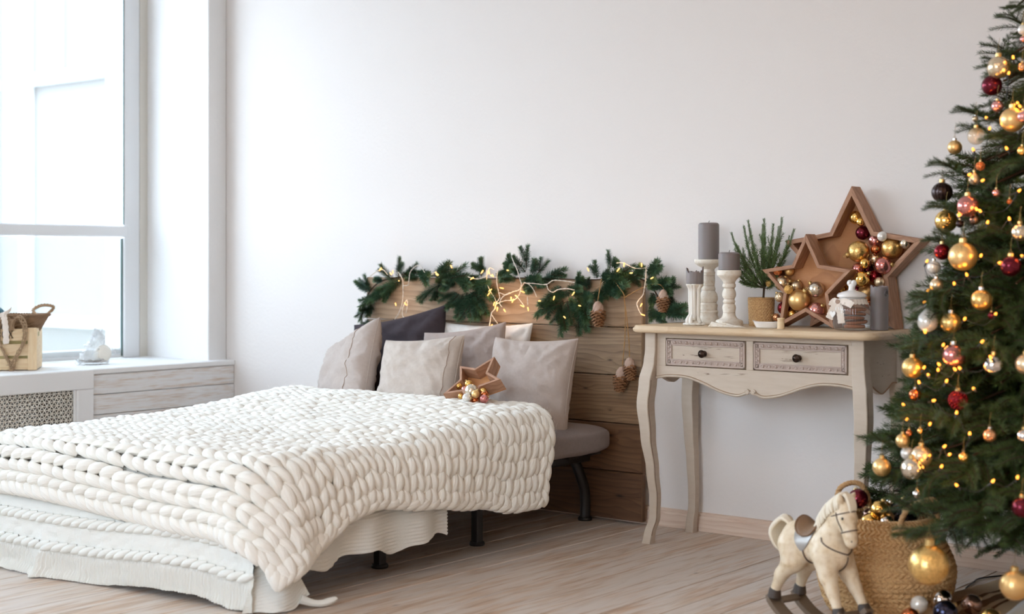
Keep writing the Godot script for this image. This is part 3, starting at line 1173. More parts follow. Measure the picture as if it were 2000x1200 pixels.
func make_blanket() -> void:
	var o := thing("knit_blanket", "thick cream blanket of giant merino knit spread over the bed", "blanket", Vector3(-0.7, 0.42, 1.3))
	# the felted backing that closes the gaps between strands
	var g := Geo.new()
	var nu := 70
	var nv := 64
	for r in nv + 1:
		for c in nu + 1:
			g.add(knit(lerpf(0.0, 0.985, float(c) / nu), lerpf(0.012, 0.985, float(r) / nv), -0.006))
	g.weave(0, nv + 1, nu + 1, true)
	obj("backing", g, M.wool, o, true)
	var wales := 21
	var courses := 29
	for w in wales:
		g = Geo.new()
		var vc := lerpf(0.025, 0.972, (w + 0.5) / wales)
		var hw := 0.5 / wales
		for c in courses:
			var uc := (c + 0.5) / courses
			for s in [-1.0, 1.0]:
				var j := Vector3(rng.randf_range(-0.12, 0.12), rng.randf_range(-0.12, 0.12), rng.randf_range(-0.003, 0.003))
				var l := 0.86 / courses
				var ua := clampf(uc - l + j.x / courses, 0.0, 1.0)
				var ub := clampf(uc + l + j.y / courses, 0.0, 1.0)
				var a := knit(ua, vc + s * hw * 0.84, 0.006)
				var b := knit(ub, vc + s * hw * 0.2, 0.010)
				var mid := knit((ua + ub) / 2.0, vc + s * hw * (0.54 + j.y), 0.042 + j.z)
				var up := knit(uc, vc, 0.03) - knit(uc, vc)
				strand(g, a, mid, b, up, 0.0205 + rng.randf_range(-0.0015, 0.002))
		obj("braid", g, M.wool, o, true)
	# bound hems: one slanting strand after another
	for hem in 3:
		g = Geo.new()
		var n: int = [30, 38, 36][hem]
		for k in n:
			var f := (k + 0.5) / n
			var l := 1.0 / n
			var pa: Vector3
			var pb: Vector3
			var up: Vector3
			match hem:
				0:
					pa = knit(0.978, maxf(f - l, 0.0), 0.012)
					pb = knit(1.0, minf(f + l, 1.0), 0.012)
					up = knit(0.99, f, 0.05) - knit(0.99, f, 0.01)
				1:
					pa = knit(maxf(f - l, 0.0), 0.972, 0.012)
					pb = knit(minf(f + l, 1.0), 1.0, 0.012)
					up = knit(f, 0.985, 0.05) - knit(f, 0.985, 0.01)
				2:
					pa = knit(maxf(f - l, 0.0), 0.02, 0.014)
					pb = knit(minf(f + l, 1.0), 0.0, 0.014)
					up = knit(f, 0.01, 0.05) - knit(f, 0.01, 0.01)
			strand(g, pa, (pa + pb) / 2.0 + up * 0.5, pb, up, 0.0215)
		obj("hem", g, M.wool, o, true)
	# loose fibres that stand off the wool
	g = Geo.new()
	for k in 2600:
		var edge := rng.randf()
		var p: Vector3
		if edge < 0.4:
			p = knit(rng.randf(), rng.randf_range(0.0, 0.05), 0.03)
		elif edge < 0.7:
			p = knit(rng.randf_range(0.8, 1.0), rng.randf(), 0.03)
		else:
			p = knit(rng.randf(), rng.randf(), 0.034)
		var d := Vector3(rng.randf_range(-1, 1), rng.randf_range(-0.1, 1), rng.randf_range(-1, 1)).normalized()
		var l := rng.randf_range(0.008, 0.024)
		var side := d.cross(Vector3(0.3, 0.9, 0.2)).normalized() * 0.00025
		var bend := p + d * l * 0.5 + Vector3(0, 0.003, 0)
		g.quad(p - side, p + side, bend + side, bend - side, Vector3.UP)
		g.face(bend - side, bend + side, p + d * l + Vector3(0, -0.002, 0), Vector3.UP)
	var fz := obj("loose_fibres", g, M.wool, o, true)
	fz.set_meta("kind", "stuff")

# ---- thin white knitted throw that hangs to the floor below the blanket
func make_throw() -> void:
	var o := thing("knit_throw", "thin white cable knit throw with a ribbed hem touching the floor below the blanket", "throw", Vector3(-0.7, 0, 2.09))
	var g := Geo.new()
	# foot panel
	var nu := 560
	var nv := 44
	for r in nv + 1:
		var v := float(r) / nv
		for c in nu + 1:
			var u := float(c) / nu
			var x := lerpf(-1.5, -0.035, u)
			g.add(throw_foot(x, v), Vector2(x, v * 0.42))
	g.weave(0, nv + 1, nu + 1, true)
	# near side panel: ribs run lengthwise
	var first := g.v.size()
	nu = 60
	nv = 90
	for r in nv + 1:
		var v := float(r) / nv
		for c in nu + 1:
			var u := float(c) / nu
			g.add(throw_side(lerpf(1.935, 1.14, u), v), Vector2(u, v))
	g.weave(first, nv + 1, nu + 1, true)
	obj("cloth", g, M.knit, o, true)
	# two rows of cable on the foot panel
	for row in [0.745, 0.52]:
		g = Geo.new()
		var x := -1.49
		while x < -0.1:
			var a := throw_foot(x, row + 0.035) + Vector3(0, 0, 0.001)
			var b := throw_foot(x + 0.075, row - 0.035) + Vector3(0, 0, 0.001)
			var m := (a + b) / 2.0 + Vector3(0, 0, 0.011)
			strand(g, a, m, b, Vector3(0, 0, 1), 0.0125, 8, 8)
			x += 0.042
		obj("cable", g, M.knit, o, true)
	# the corner that falls free in a narrow ribbed fold and trails on the floor
	g = Geo.new()
	nu = 24
	nv = 60
	for r in nv + 1:
		var v := float(r) / nv
		for c in nu + 1:
			var u := float(c) / nu
			var a := Vector3(-0.06, lerpf(0.24, 0.004, v), lerpf(1.94, 2.03, v))
			var b := Vector3(lerpf(-0.04, 0.03, pow(v, 0.8)), lerpf(0.24, 0.004, v), lerpf(1.925, 1.84, pow(v, 0.8)))
			var p := a.lerp(b, u)
			var out := Vector3(0.84, 0, 0.55)
			p += out * (0.022 * sin(u * PI) * (0.3 + v) + 0.01 * sin(u * 9.0 + v * 3.0) * v)
			p += (out * 0.0022) * sin((v * 150.0 + u * 22.0))
			p.y += 0.035 * smoothstep(0.75, 1.0, u) * v * v
			g.add(p, Vector2(u * 0.2, v * 0.3))
	g.weave(0, nv + 1, nu + 1, true)
	obj("corner_fold", g, M.knit, o, true)
	g = Geo.new()
	g.tube(curve([Vector3(0.02, 0.03, 1.87), Vector3(0.045, 0.016, 1.84), Vector3(0.06, 0.013, 1.81), Vector3(0.075, 0.022, 1.77)], 6), PackedFloat32Array([0.014, 0.015, 0.014, 0.013, 0.012, 0.012, 0.011, 0.011, 0.011, 0.011, 0.011, 0.011, 0.011, 0.012, 0.012, 0.011, 0.01, 0.008, 0.004]), 10)
	obj("trailing_hem", g, M.knit, o, true)

func throw_foot(x: float, v: float) -> Vector3:
	var low := 0.004 + 0.02 * smoothstep(-0.75, -0.45, x) * smoothstep(-0.1, -0.3, x) + 0.012 * maxf(0.0, wobble(Vector3(x, 1, 0), 5.0))
	var y := lerpf(0.40, low, v)
	var z := 2.005 + 0.085 * smoothstep(0.0, 0.6, v) + 0.012 * v + (0.016 * wobble(Vector3(x, 0, 0), 4.5) + 0.010 * wobble(Vector3(x, 7, v), 11.0)) * v
	# one deep pleat
	z += 0.03 * exp(-pow((x + 0.99) / 0.03, 2.0)) * smoothstep(0.55, 1.0, v)
	z -= 0.09 * smoothstep(-1.2, -0.1, x)
	var rib := smoothstep(0.80, 0.83, v)
	z += 0.0046 * sin(x * TAU / 0.0125 + 3.0 * v * wobble(Vector3(x, 3, 0), 3.0)) * rib
	z += 0.02 * smoothstep(0.93, 1.0, v) * smoothstep(-0.6, -1.0, x)
	return Vector3(x, y, z)

func throw_side(z: float, v: float) -> Vector3:
	var low := 0.105 + 0.014 * sin(z * 17.0) - 0.012 * sin(z * 41.0) * 0.5
	var y := lerpf(0.40, low, v)
	var x := -0.11 + 0.075 * smoothstep(0.0, 0.7, v) + 0.01 * v + (0.014 * wobble(Vector3(z, 5, 0), 6.0) + 0.012 * sin(z * 26.0)) * v
	x += 0.0026 * sin(y * TAU / 0.0115) * smoothstep(0.45, 0.5, v)
	return Vector3(x, y, z)

# ------------------------------------------------------------------ console table
const T_X := 0.69
const T_TOP := 0.812

func leg_path(y: float) -> float:
	# outward swing of a cabriole leg at height y
	var pts := [[0.0, 0.014], [0.03, 0.010], [0.1, -0.004], [0.17, -0.005], [0.27, 0.002], [0.4, 0.014], [0.52, 0.021], [0.6, 0.015], [0.68, 0.003], [0.72, 0.0], [0.8, 0.0]]
	for k in pts.size() - 1:
		if y <= pts[k + 1][0]:
			return lerpf(pts[k][1], pts[k + 1][1], smoothstep(pts[k][0], pts[k + 1][0], y))
	return 0.0

func leg_width(y: float) -> float:
	var pts := [[0.0, 0.036], [0.02, 0.034], [0.12, 0.031], [0.3, 0.038], [0.5, 0.05], [0.62, 0.052], [0.7, 0.047], [0.8, 0.046]]
	for k in pts.size() - 1:
		if y <= pts[k + 1][0]:
			return lerpf(pts[k][1], pts[k + 1][1], (y - pts[k][0]) / (pts[k + 1][0] - pts[k][0]))
	return 0.046

func cabriole(x: float, z: float, sx: float, sz: float, strength: float) -> Geo:
	var g := Geo.new()
	var rows := 48
	var ring: Array[Vector2] = []
	# square section with rounded corners and a fillet line
	for c in 4:
		for q in 5:
			var a := (c * 90.0 + q * 22.5 - 0.0) * PI / 180.0
			var corner := Vector2([1, -1, -1, 1][c], [1, 1, -1, -1][c]) * 0.84
			ring.append(corner + Vector2(cos(a), sin(a)) * 0.16)
	ring.append(ring[0])
	for r in rows + 1:
		var y := T_TOP - 0.024 - (T_TOP - 0.024) * r / rows
		var k := leg_path(y) * strength
		var w := leg_width(y) / 2.0
		for p in ring:
			g.add(Vector3(x + sx * k + p.x * w, y, z + sz * k + p.y * w), Vector2(p.x, y))
	g.weave(0, rows + 1, ring.size(), true)
	g.box(Vector3(x + sx * leg_path(0.0) * strength, 0.0015, z + sz * leg_path(0.0) * strength), Vector3(0.034, 0.003, 0.034))
	return g

func apron_curve(half: float, rise: float) -> Array:
	# lower edge from -half to half: arches either side of a central drop
	return [Vector2(-half, 0.616), Vector2(-half * 0.86, 0.624), Vector2(-half * 0.68, 0.623), Vector2(-half * 0.52, 0.608), Vector2(-half * 0.3, 0.577), Vector2(-half * 0.14, 0.567), Vector2(-half * 0.055, 0.576), Vector2(0, 0.583), Vector2(half * 0.055, 0.576), Vector2(half * 0.14, 0.567), Vector2(half * 0.3, 0.577), Vector2(half * 0.52, 0.608), Vector2(half * 0.68, 0.623), Vector2(half * 0.86, 0.624), Vector2(half, 0.616)]

func make_table() -> void:
	var t := thing("console_table", "cream painted console table with two carved drawers and curved legs", "table", Vector3(T_X, 0, 0.2))
	# top: moulded edge, front corners rounded off
	var g := Geo.new()
	var outline: Array[Vector2] = []
	var hx := 0.482
	var zf := 0.382
	var zb := 0.012
	for k in 9:
		var a := PI / 2.0 * k / 8.0
		outline.append(Vector2(hx - 0.05 + 0.05 * cos(a), zf - 0.05 + 0.05 * sin(a)))
	for k in range(1, 20):
		var f := k / 20.0
		outline.append(Vector2(lerpf(hx - 0.05, -hx + 0.05, f), zf + 0.008 * sin(f * PI) * 0.0))
	for k in 9:
		var a := PI / 2.0 + PI / 2.0 * k / 8.0
		outline.append(Vector2(-hx + 0.05 + 0.05 * cos(a), zf - 0.05 + 0.05 * sin(a)))
	outline.append(Vector2(-hx, zb))
	outline.append(Vector2(hx, zb))
	var edge := [[0.0, T_TOP - 0.026], [0.004, T_TOP - 0.026], [0.010, T_TOP - 0.022], [0.013, T_TOP - 0.014], [0.011, T_TOP - 0.009], [0.007, T_TOP - 0.0075], [0.006, T_TOP - 0.003], [0.002, T_TOP], [-0.004, T_TOP]]
	var mid := Vector2(0, (zf + zb) / 2.0)
	for e in edge:
		for q in outline.size() + 1:
			var p := outline[q % outline.size()]
			var d: Vector2 = (p - mid) * Vector2(0.4, 1.0)
			d = d.normalized()
			if p.y <= zb + 0.001:
				d.y = 0.0
			g.add(Vector3(T_X + p.x + d.x * e[0], e[1], p.y + d.y * e[0]), Vector2(p.x + 0.5, p.y + e[0] * 3.0 + e[1]))
	g.weave(0, edge.size(), outline.size() + 1, true)
	var poly := PackedVector2Array()
	for p in outline:
		poly.append(Vector2(p.x, -p.y))
	var flat_top := Geo.new()
	flat_top.prism(poly, 0.0, 0.02, Transform3D(Basis(Vector3(1, 0, 0), Vector3(0, 0, -1), Vector3(0, 1, 0)), Vector3(T_X, T_TOP - 0.0205, 0)))
	for k in flat_top.v.size():
		flat_top.t[k] = Vector2(flat_top.v[k].x - T_X + 0.5, flat_top.v[k].z)
	obj("tabletop", g, M.table_top, t, true)
	obj("tabletop_panel", flat_top, M.table_top, t, true)
	# legs
	for s in [[-1.0, 1.0], [1.0, 1.0], [-1.0, -1.0], [1.0, -1.0]]:
		var z: float = 0.329 if s[1] > 0 else 0.052
		var leg := obj("leg", cabriole(T_X + s[0] * 0.417, z, s[0], s[1] if s[1] > 0 else -0.2, 1.0 if s[1] > 0 else 0.75), M.cream, t, true)
		if s[1] > 0:
			# incised line along the inner corner, paint rubbed off
			g = Geo.new()
			var path := PackedVector3Array()
			for k in 30:
				var y := lerpf(0.61, 0.03, k / 29.0)
				var o := leg_path(y)
				var w := leg_width(y) / 2.0
				path.append(Vector3(T_X + s[0] * (0.417 + o) + w * 0.99, y, z + o + w * 0.72))
			g.tube(path, even(0.0016), 5)
			obj("incised_line", g, M.wear, leg, true)
	# front: rails round two drawer openings, then the shaped apron
	var zfr := 0.338
	g = Geo.new()
	g.box(Vector3(T_X, 0.7775, zfr - 0.011), Vector3(0.79, 0.021, 0.022), 0.001)
	for b in [[0.294, 0.333], [0.672, 0.7], [1.066, 1.09]]:
		g.box(Vector3((b[0] + b[1]) / 2.0, 0.7155, zfr - 0.011), Vector3(b[1] - b[0], 0.103, 0.022), 0.001)
	obj("rail", g, M.cream, t, true)
	g = Geo.new()
	var low := curve2(apron_curve(0.397, 0.0), 6)
	var shape := PackedVector2Array(low)
	shape.append(Vector2(0.397, 0.664))
	shape.append(Vector2(-0.397, 0.664))
	g.prism(shape, zfr - 0.02, zfr, Transform3D(Basis(), Vector3(T_X, 0, 0)), 0.001)
	var apron := obj("apron", g, M.cream, t, true)
	# bead along the shaped edge, with the two scrolls in the middle
	g = Geo.new()
	var bead := PackedVector3Array()
	for p in low:
		bead.append(Vector3(T_X + p.x, p.y + 0.003, zfr + 0.001))
	g.tube(bead, even(0.0046), 8)
	for s in [-1.0, 1.0]:
		var scroll := PackedVector3Array()
		for k in 22:
			var a := k / 21.0 * TAU * 0.95
			scroll.append(Vector3(T_X + s * (0.0125 + cos(a) * 0.0085 * (1.0 - k / 50.0)), 0.586 + sin(a) * 0.0085 * (1.0 - k / 50.0), zfr + 0.003))
		g.tube(scroll, even(0.004), 8)
		g.ball(Vector3(T_X + s * 0.0125, 0.586, zfr + 0.002), Vector3(0.008, 0.008, 0.005), 6, 10)
	obj("edge_bead", g, M.cream, apron, true)
	g = Geo.new()
	var groove := PackedVector3Array()
	for p in low:
		groove.append(Vector3(T_X + p.x, p.y + 0.0085, zfr + 0.0002))
	g.tube(groove, even(0.0011), 4)
	obj("worn_line", g, M.edge_line, apron, true)
	# sides and back
	for s in [-1.0, 1.0]:
		g = Geo.new()
		var sl := curve2([Vector2(-0.12, 0.62), Vector2(-0.09, 0.624), Vector2(-0.05, 0.606), Vector2(-0.005, 0.592), Vector2(0.04, 0.606), Vector2(0.08, 0.624), Vector2(0.12, 0.622)], 6)
		var sh := PackedVector2Array(sl)
		sh.append(Vector2(0.12, T_TOP - 0.026))
		sh.append(Vector2(-0.12, T_TOP - 0.026))
		var place := Transform3D(Basis(Vector3(0, 0, -1), Vector3(0, 1, 0), Vector3(1, 0, 0)), Vector3(T_X + s * 0.422, 0, 0.19))
		g.prism(sh, -0.009, 0.009, place)
		var side := obj("side_panel", g, M.cream, t, true)
		g = Geo.new()
		var line := PackedVector3Array()
		for p in sl:
			line.append(place * Vector3(p.x, p.y + 0.003, 0.009 * s))
		g.tube(line, even(0.003), 6)
		obj("edge_bead", g, M.edge_line, side, true)
		if s > 0:
			crack_marks(side, T_X + 0.4316, [[0.7, 0.2, 0.05], [0.655, 0.15, 0.07]], true)
	g = Geo.new()
	g.box(Vector3(T_X, 0.71, 0.04), Vector3(0.8, 0.15, 0.016), 0.001)
	obj("back_panel", g, M.cream, t, true)
	drawer(t, 0.335, 0.670, 0.666, 0.766, zfr)
	drawer(t, 0.702, 1.064, 0.666, 0.766, zfr)
	crack_marks(apron, zfr + 0.0003, [[0.646, 0.62, 0.12], [0.641, 0.5, 0.08], [0.627, 0.41, 0.03]], false)

# hairline cracks in the paint: thin worn slivers
func crack_marks(parent: Node3D, plane: float, list: Array, sideways: bool) -> void:
	var g := Geo.new()
	for c in list:
		for k in 5:
			var x: float = c[1] + rng.randf_range(-0.5, 0.5) * c[2]
			var y: float = c[0] + rng.randf_range(-0.004, 0.004)
			var l: float = rng.randf_range(0.1, 0.4) * c[2]
			var h := rng.randf_range(0.0003, 0.0008)
			var pts := [Vector2(x, y), Vector2(x + l * 0.4, y + h * 1.4), Vector2(x + l, y + 0.001), Vector2(x + l * 0.5, y - h)]
			var w: Array = []
			for p in pts:
				w.append(Vector3(plane, p.y, p.x) if sideways else Vector3(p.x, p.y, plane))
			g.quad(w[0], w[1], w[2], w[3], Vector3(1, 0, 0) if sideways else Vector3(0, 0, 1))
	obj("paint_crack", g, M.wear, parent, true).set_meta("kind", "stuff")

func drawer(t: Node3D, x0: float, x1: float, y0: float, y1: float, z: float) -> void:
	var g := Geo.new()
	var mid := (x0 + x1) / 2.0
	var my := (y0 + y1) / 2.0
	g.box(Vector3(mid, my, z - 0.012), Vector3(x1 - x0 - 0.004, y1 - y0 - 0.004, 0.022), 0.001)
	# shadow gap behind the front
	var d := obj("drawer", g, M.cream, t, true)
	g = Geo.new()
	var b := 0.022
	# flat outer fillet, hollow, inner fillet
	for f in [[0.0, 0.006, 0.004], [0.0195, 0.0235, 0.003]]:
		var i0: float = f[0] + 0.002
		var i1: float = f[1] + 0.002
		for s in [-1.0, 1.0]:
			g.box(Vector3(mid, my + s * ((y1 - y0) / 2.0 - (i0 + i1) / 2.0), z + f[2] / 2.0), Vector3(x1 - x0 - i0 * 2.0, i1 - i0, f[2]), 0.001)
			g.box(Vector3(mid + s * ((x1 - x0) / 2.0 - (i0 + i1) / 2.0), my, z + f[2] / 2.0), Vector3(i1 - i0, y1 - y0 - i0 * 2.0, f[2]), 0.001)
	for s in [-1.0, 1.0]:
		g.box(Vector3(mid, my + s * ((y1 - y0) / 2.0 - 0.0145), z + 0.0006), Vector3(x1 - x0 - 0.016, 0.014, 0.0012))
		g.box(Vector3(mid + s * ((x1 - x0) / 2.0 - 0.0145), my, z + 0.0006), Vector3(0.014, y1 - y0 - 0.016, 0.0012))
	var fr := obj("carved_border", g, M.taupe, d, true)
	# egg and dart running round the hollow
	g = Geo.new()
	var pitch := 0.0265
	for s in [-1.0, 1.0]:
		var n := int(round((x1 - x0 - 0.05) / pitch))
		for k in n:
			var x := lerpf(x0 + 0.026, x1 - 0.026, (k + 0.5) / n)
			egg(g, Vector3(x, my + s * ((y1 - y0) / 2.0 - 0.0145), z + 0.001), 0.0, (x1 - x0 - 0.052) / n, s)
		for k in 3:
			var y := lerpf(y0 + 0.024, y1 - 0.024, (k + 0.5) / 3.0)
			egg(g, Vector3(mid + s * ((x1 - x0) / 2.0 - 0.0145), y, z + 0.001), PI / 2.0, 0.0175, s)
	for sx in [-1.0, 1.0]:
		for sy in [-1.0, 1.0]:
			var at := Vector3(mid + sx * ((x1 - x0) / 2.0 - 0.0145), my + sy * ((y1 - y0) / 2.0 - 0.0145), z + 0.001)
			g.ball(at, Vector3(0.0045, 0.0045, 0.004), 5, 8)
			for e in 4:
				g.ball(at + Vector3(cos(e * PI / 2.0 + PI / 4.0), sin(e * PI / 2.0 + PI / 4.0), 0) * 0.0062, Vector3(0.0024, 0.0024, 0.002), 4, 6)
	obj("egg_moulding", g, M.taupe, fr, true)
	# knob: turned bronze with a ringed face
	g = Geo.new()
	g.lathe(v2([0.0, 0.0, 0.011, 0.0, 0.011, 0.003, 0.006, 0.005, 0.0055, 0.012, 0.009, 0.015, 0.0135, 0.017, 0.0145, 0.021, 0.0125, 0.0235, 0.0115, 0.022, 0.0095, 0.0225, 0.006, 0.026, 0.0, 0.0275]), 24, Vector3(mid - 0.003, my - 0.001, z), Basis(Vector3(1, 0, 0), Vector3(0, 0, 1), Vector3(0, -1, 0)), 0.9)
	obj("knob", g, M.bronze, d, true)
	crack_marks(d, z + 0.0003, [[my + 0.018, mid, 0.16], [my - 0.012, mid, 0.2], [my - 0.008, mid - 0.06, 0.08]], false)

func egg(g: Geo, at: Vector3, turn: float, pitch: float, s: float) -> void:
	var B := Basis(Vector3(0, 0, 1), turn)
	g.ball(at + B * Vector3(0, s * 0.0006, 0.0), Vector3(0.0052, 0.0058, 0.0048), 5, 8, B)
	var arc := PackedVector3Array()
	for k in 9:
		var a := PI * k / 8.0
		arc.append(at + B * Vector3(cos(a) * 0.0088, s * (0.001 - sin(a) * 0.0068), 0.0008))
	g.tube(arc, even(0.0013), 5)
	if pitch > 0.02:
		g.ball(at + B * Vector3(pitch / 2.0, 0, 0), Vector3(0.0016, 0.0062, 0.002), 4, 6, B)

# ------------------------------------------------------------------ star boxes
func star_outline(r: float, inner: float, at := Vector2.ZERO, turn := 0.0) -> PackedVector2Array:
	var p := PackedVector2Array()
	for k in 10:
		var a := PI / 2.0 + turn - TAU * k / 10.0
		p.append(at + Vector2(cos(a), sin(a)) * (r if k % 2 == 0 else r * inner))
	return p

# open box: five-pointed rim of ten mitred strips, thin back board
func star_box(label: String, r: float, deep: float, thick: float, inner: float) -> Node3D:
	var o := thing("star_box", label, "star decoration")
	var out := star_outline(r, inner)
	var off := Geometry2D.offset_polygon(out, -thick, Geometry2D.JOIN_MITER)
	var inn: PackedVector2Array = off[0]
	for k in 10:
		var a := out[k]
		var b := out[(k + 1) % 10]
		var ia := nearest(inn, a)
		var ib := nearest(inn, b)
		var g := Geo.new()
		g.prism(PackedVector2Array([a, b, ib, ia]), 0.0, deep, Transform3D(), 0.0006)
		for q in g.t.size():
			var along_strip := (b - a).normalized()
			var p := Vector2(g.v[q].x, g.v[q].y) - a
			g.t[q] = Vector2(p.dot(along_strip) + k * 0.11, g.v[q].z + absf(p.cross(along_strip)) + k * 0.037)
		obj("rim_strip", g, M.star_wood, o)
	var g := Geo.new()
	g.prism(out, -0.004, 0.0)
	for q in g.t.size():
		g.t[q] = Vector2(g.v[q].x + 0.3, g.v[q].y + 0.3)
	obj("back_board", g, M.star_back, o)
	return o

func nearest(list: PackedVector2Array, p: Vector2) -> Vector2:
	var best := list[0]
	for q in list:
		if q.distance_to(p) < best.distance_to(p):
			best = q
	return best

# ------------------------------------------------------------------ baubles
var ball_mesh := {}
func bauble_mesh(kind: String) -> Mesh:
	if not ball_mesh.has(kind):
		var g := Geo.new()
		match kind:
			"ribbed":
				for k in 17:
					var b := PI * k / 16 - PI / 2.0
					for s in 97:
						var a := TAU * s / 96
						var r := 1.0 - 0.055 * pow(absf(sin(a * 8.0)), 0.5) * cos(b) + 0.02
						g.add(Vector3(cos(b) * cos(a) * r, sin(b), cos(b) * sin(a) * r))
				g.weave(0, 17, 97)
			"beaded":
				g.ball(Vector3.ZERO, Vector3.ONE * 0.9, 12, 18)
				var n := 110
				for k in n:
					var y := 1.0 - 2.0 * (k + 0.5) / n
					var a := k * 2.39996
					var h := sqrt(1.0 - y * y)
					g.ball(Vector3(cos(a) * h, y, sin(a) * h) * 0.9, Vector3.ONE * 0.13, 4, 6)
			"swirl":
				g.ball(Vector3.ZERO, Vector3.ONE * 0.97, 16, 24)
				var path := PackedVector3Array()
				for k in 60:
					var f := k / 59.0
					var b := lerpf(-1.2, 1.2, f)
					path.append(Vector3(cos(b) * cos(f * 14.0), sin(b), cos(b) * sin(f * 14.0)) * 0.97)
				g.tube(path, even(0.06), 6)
			"drop":
				g.lathe(v2([0.0, -1.0, 0.3, -0.95, 0.62, -0.78, 0.86, -0.5, 0.98, -0.15, 0.97, 0.15, 0.84, 0.5, 0.6, 0.82, 0.36, 1.05, 0.2, 1.25, 0.0, 1.3]), 28)
			_:
				g.ball(Vector3.ZERO, Vector3.ONE, 20, 32)
		ball_mesh[kind] = g.mesh()
		g = Geo.new()
	return ball_mesh[kind]

# a loose bauble, one mesh of its own; its cap shows only where it faces the room
func loose(label: String, at: Vector3, r: float, m: Material, kind := "plain", group := "", cap := Vector3.ZERO) -> void:
	var o := thing("bauble", label, "bauble", at, 0.0, group)
	var B := along(Vector3(rng.randf_range(-1, 1), rng.randf_range(-0.3, 1), rng.randf_range(-1, 0.4))) if cap == Vector3.ZERO else along(cap)
	reuse("shell", bauble_mesh(kind), m, o, Transform3D(B.scaled(Vector3.ONE * r), Vector3.ZERO))
	if not ball_mesh.has("cap"):
		var g := Geo.new()
		g.lathe(v2([0.0, 0.93, 0.26, 0.95, 0.27, 1.16, 0.22, 1.2, 0.0, 1.21]), 14)
		var ring := PackedVector3Array()
		for k in 14:
			ring.append(Vector3(cos(TAU * k / 14) * 0.11, 1.3 + sin(TAU * k / 14) * 0.11, 0))
		g.tube(ring, even(0.025), 5, true)
		ball_mesh["cap"] = g.mesh()
	reuse("cap", ball_mesh["cap"], M.cap, o, Transform3D(B.scaled(Vector3.ONE * r), Vector3.ZERO))

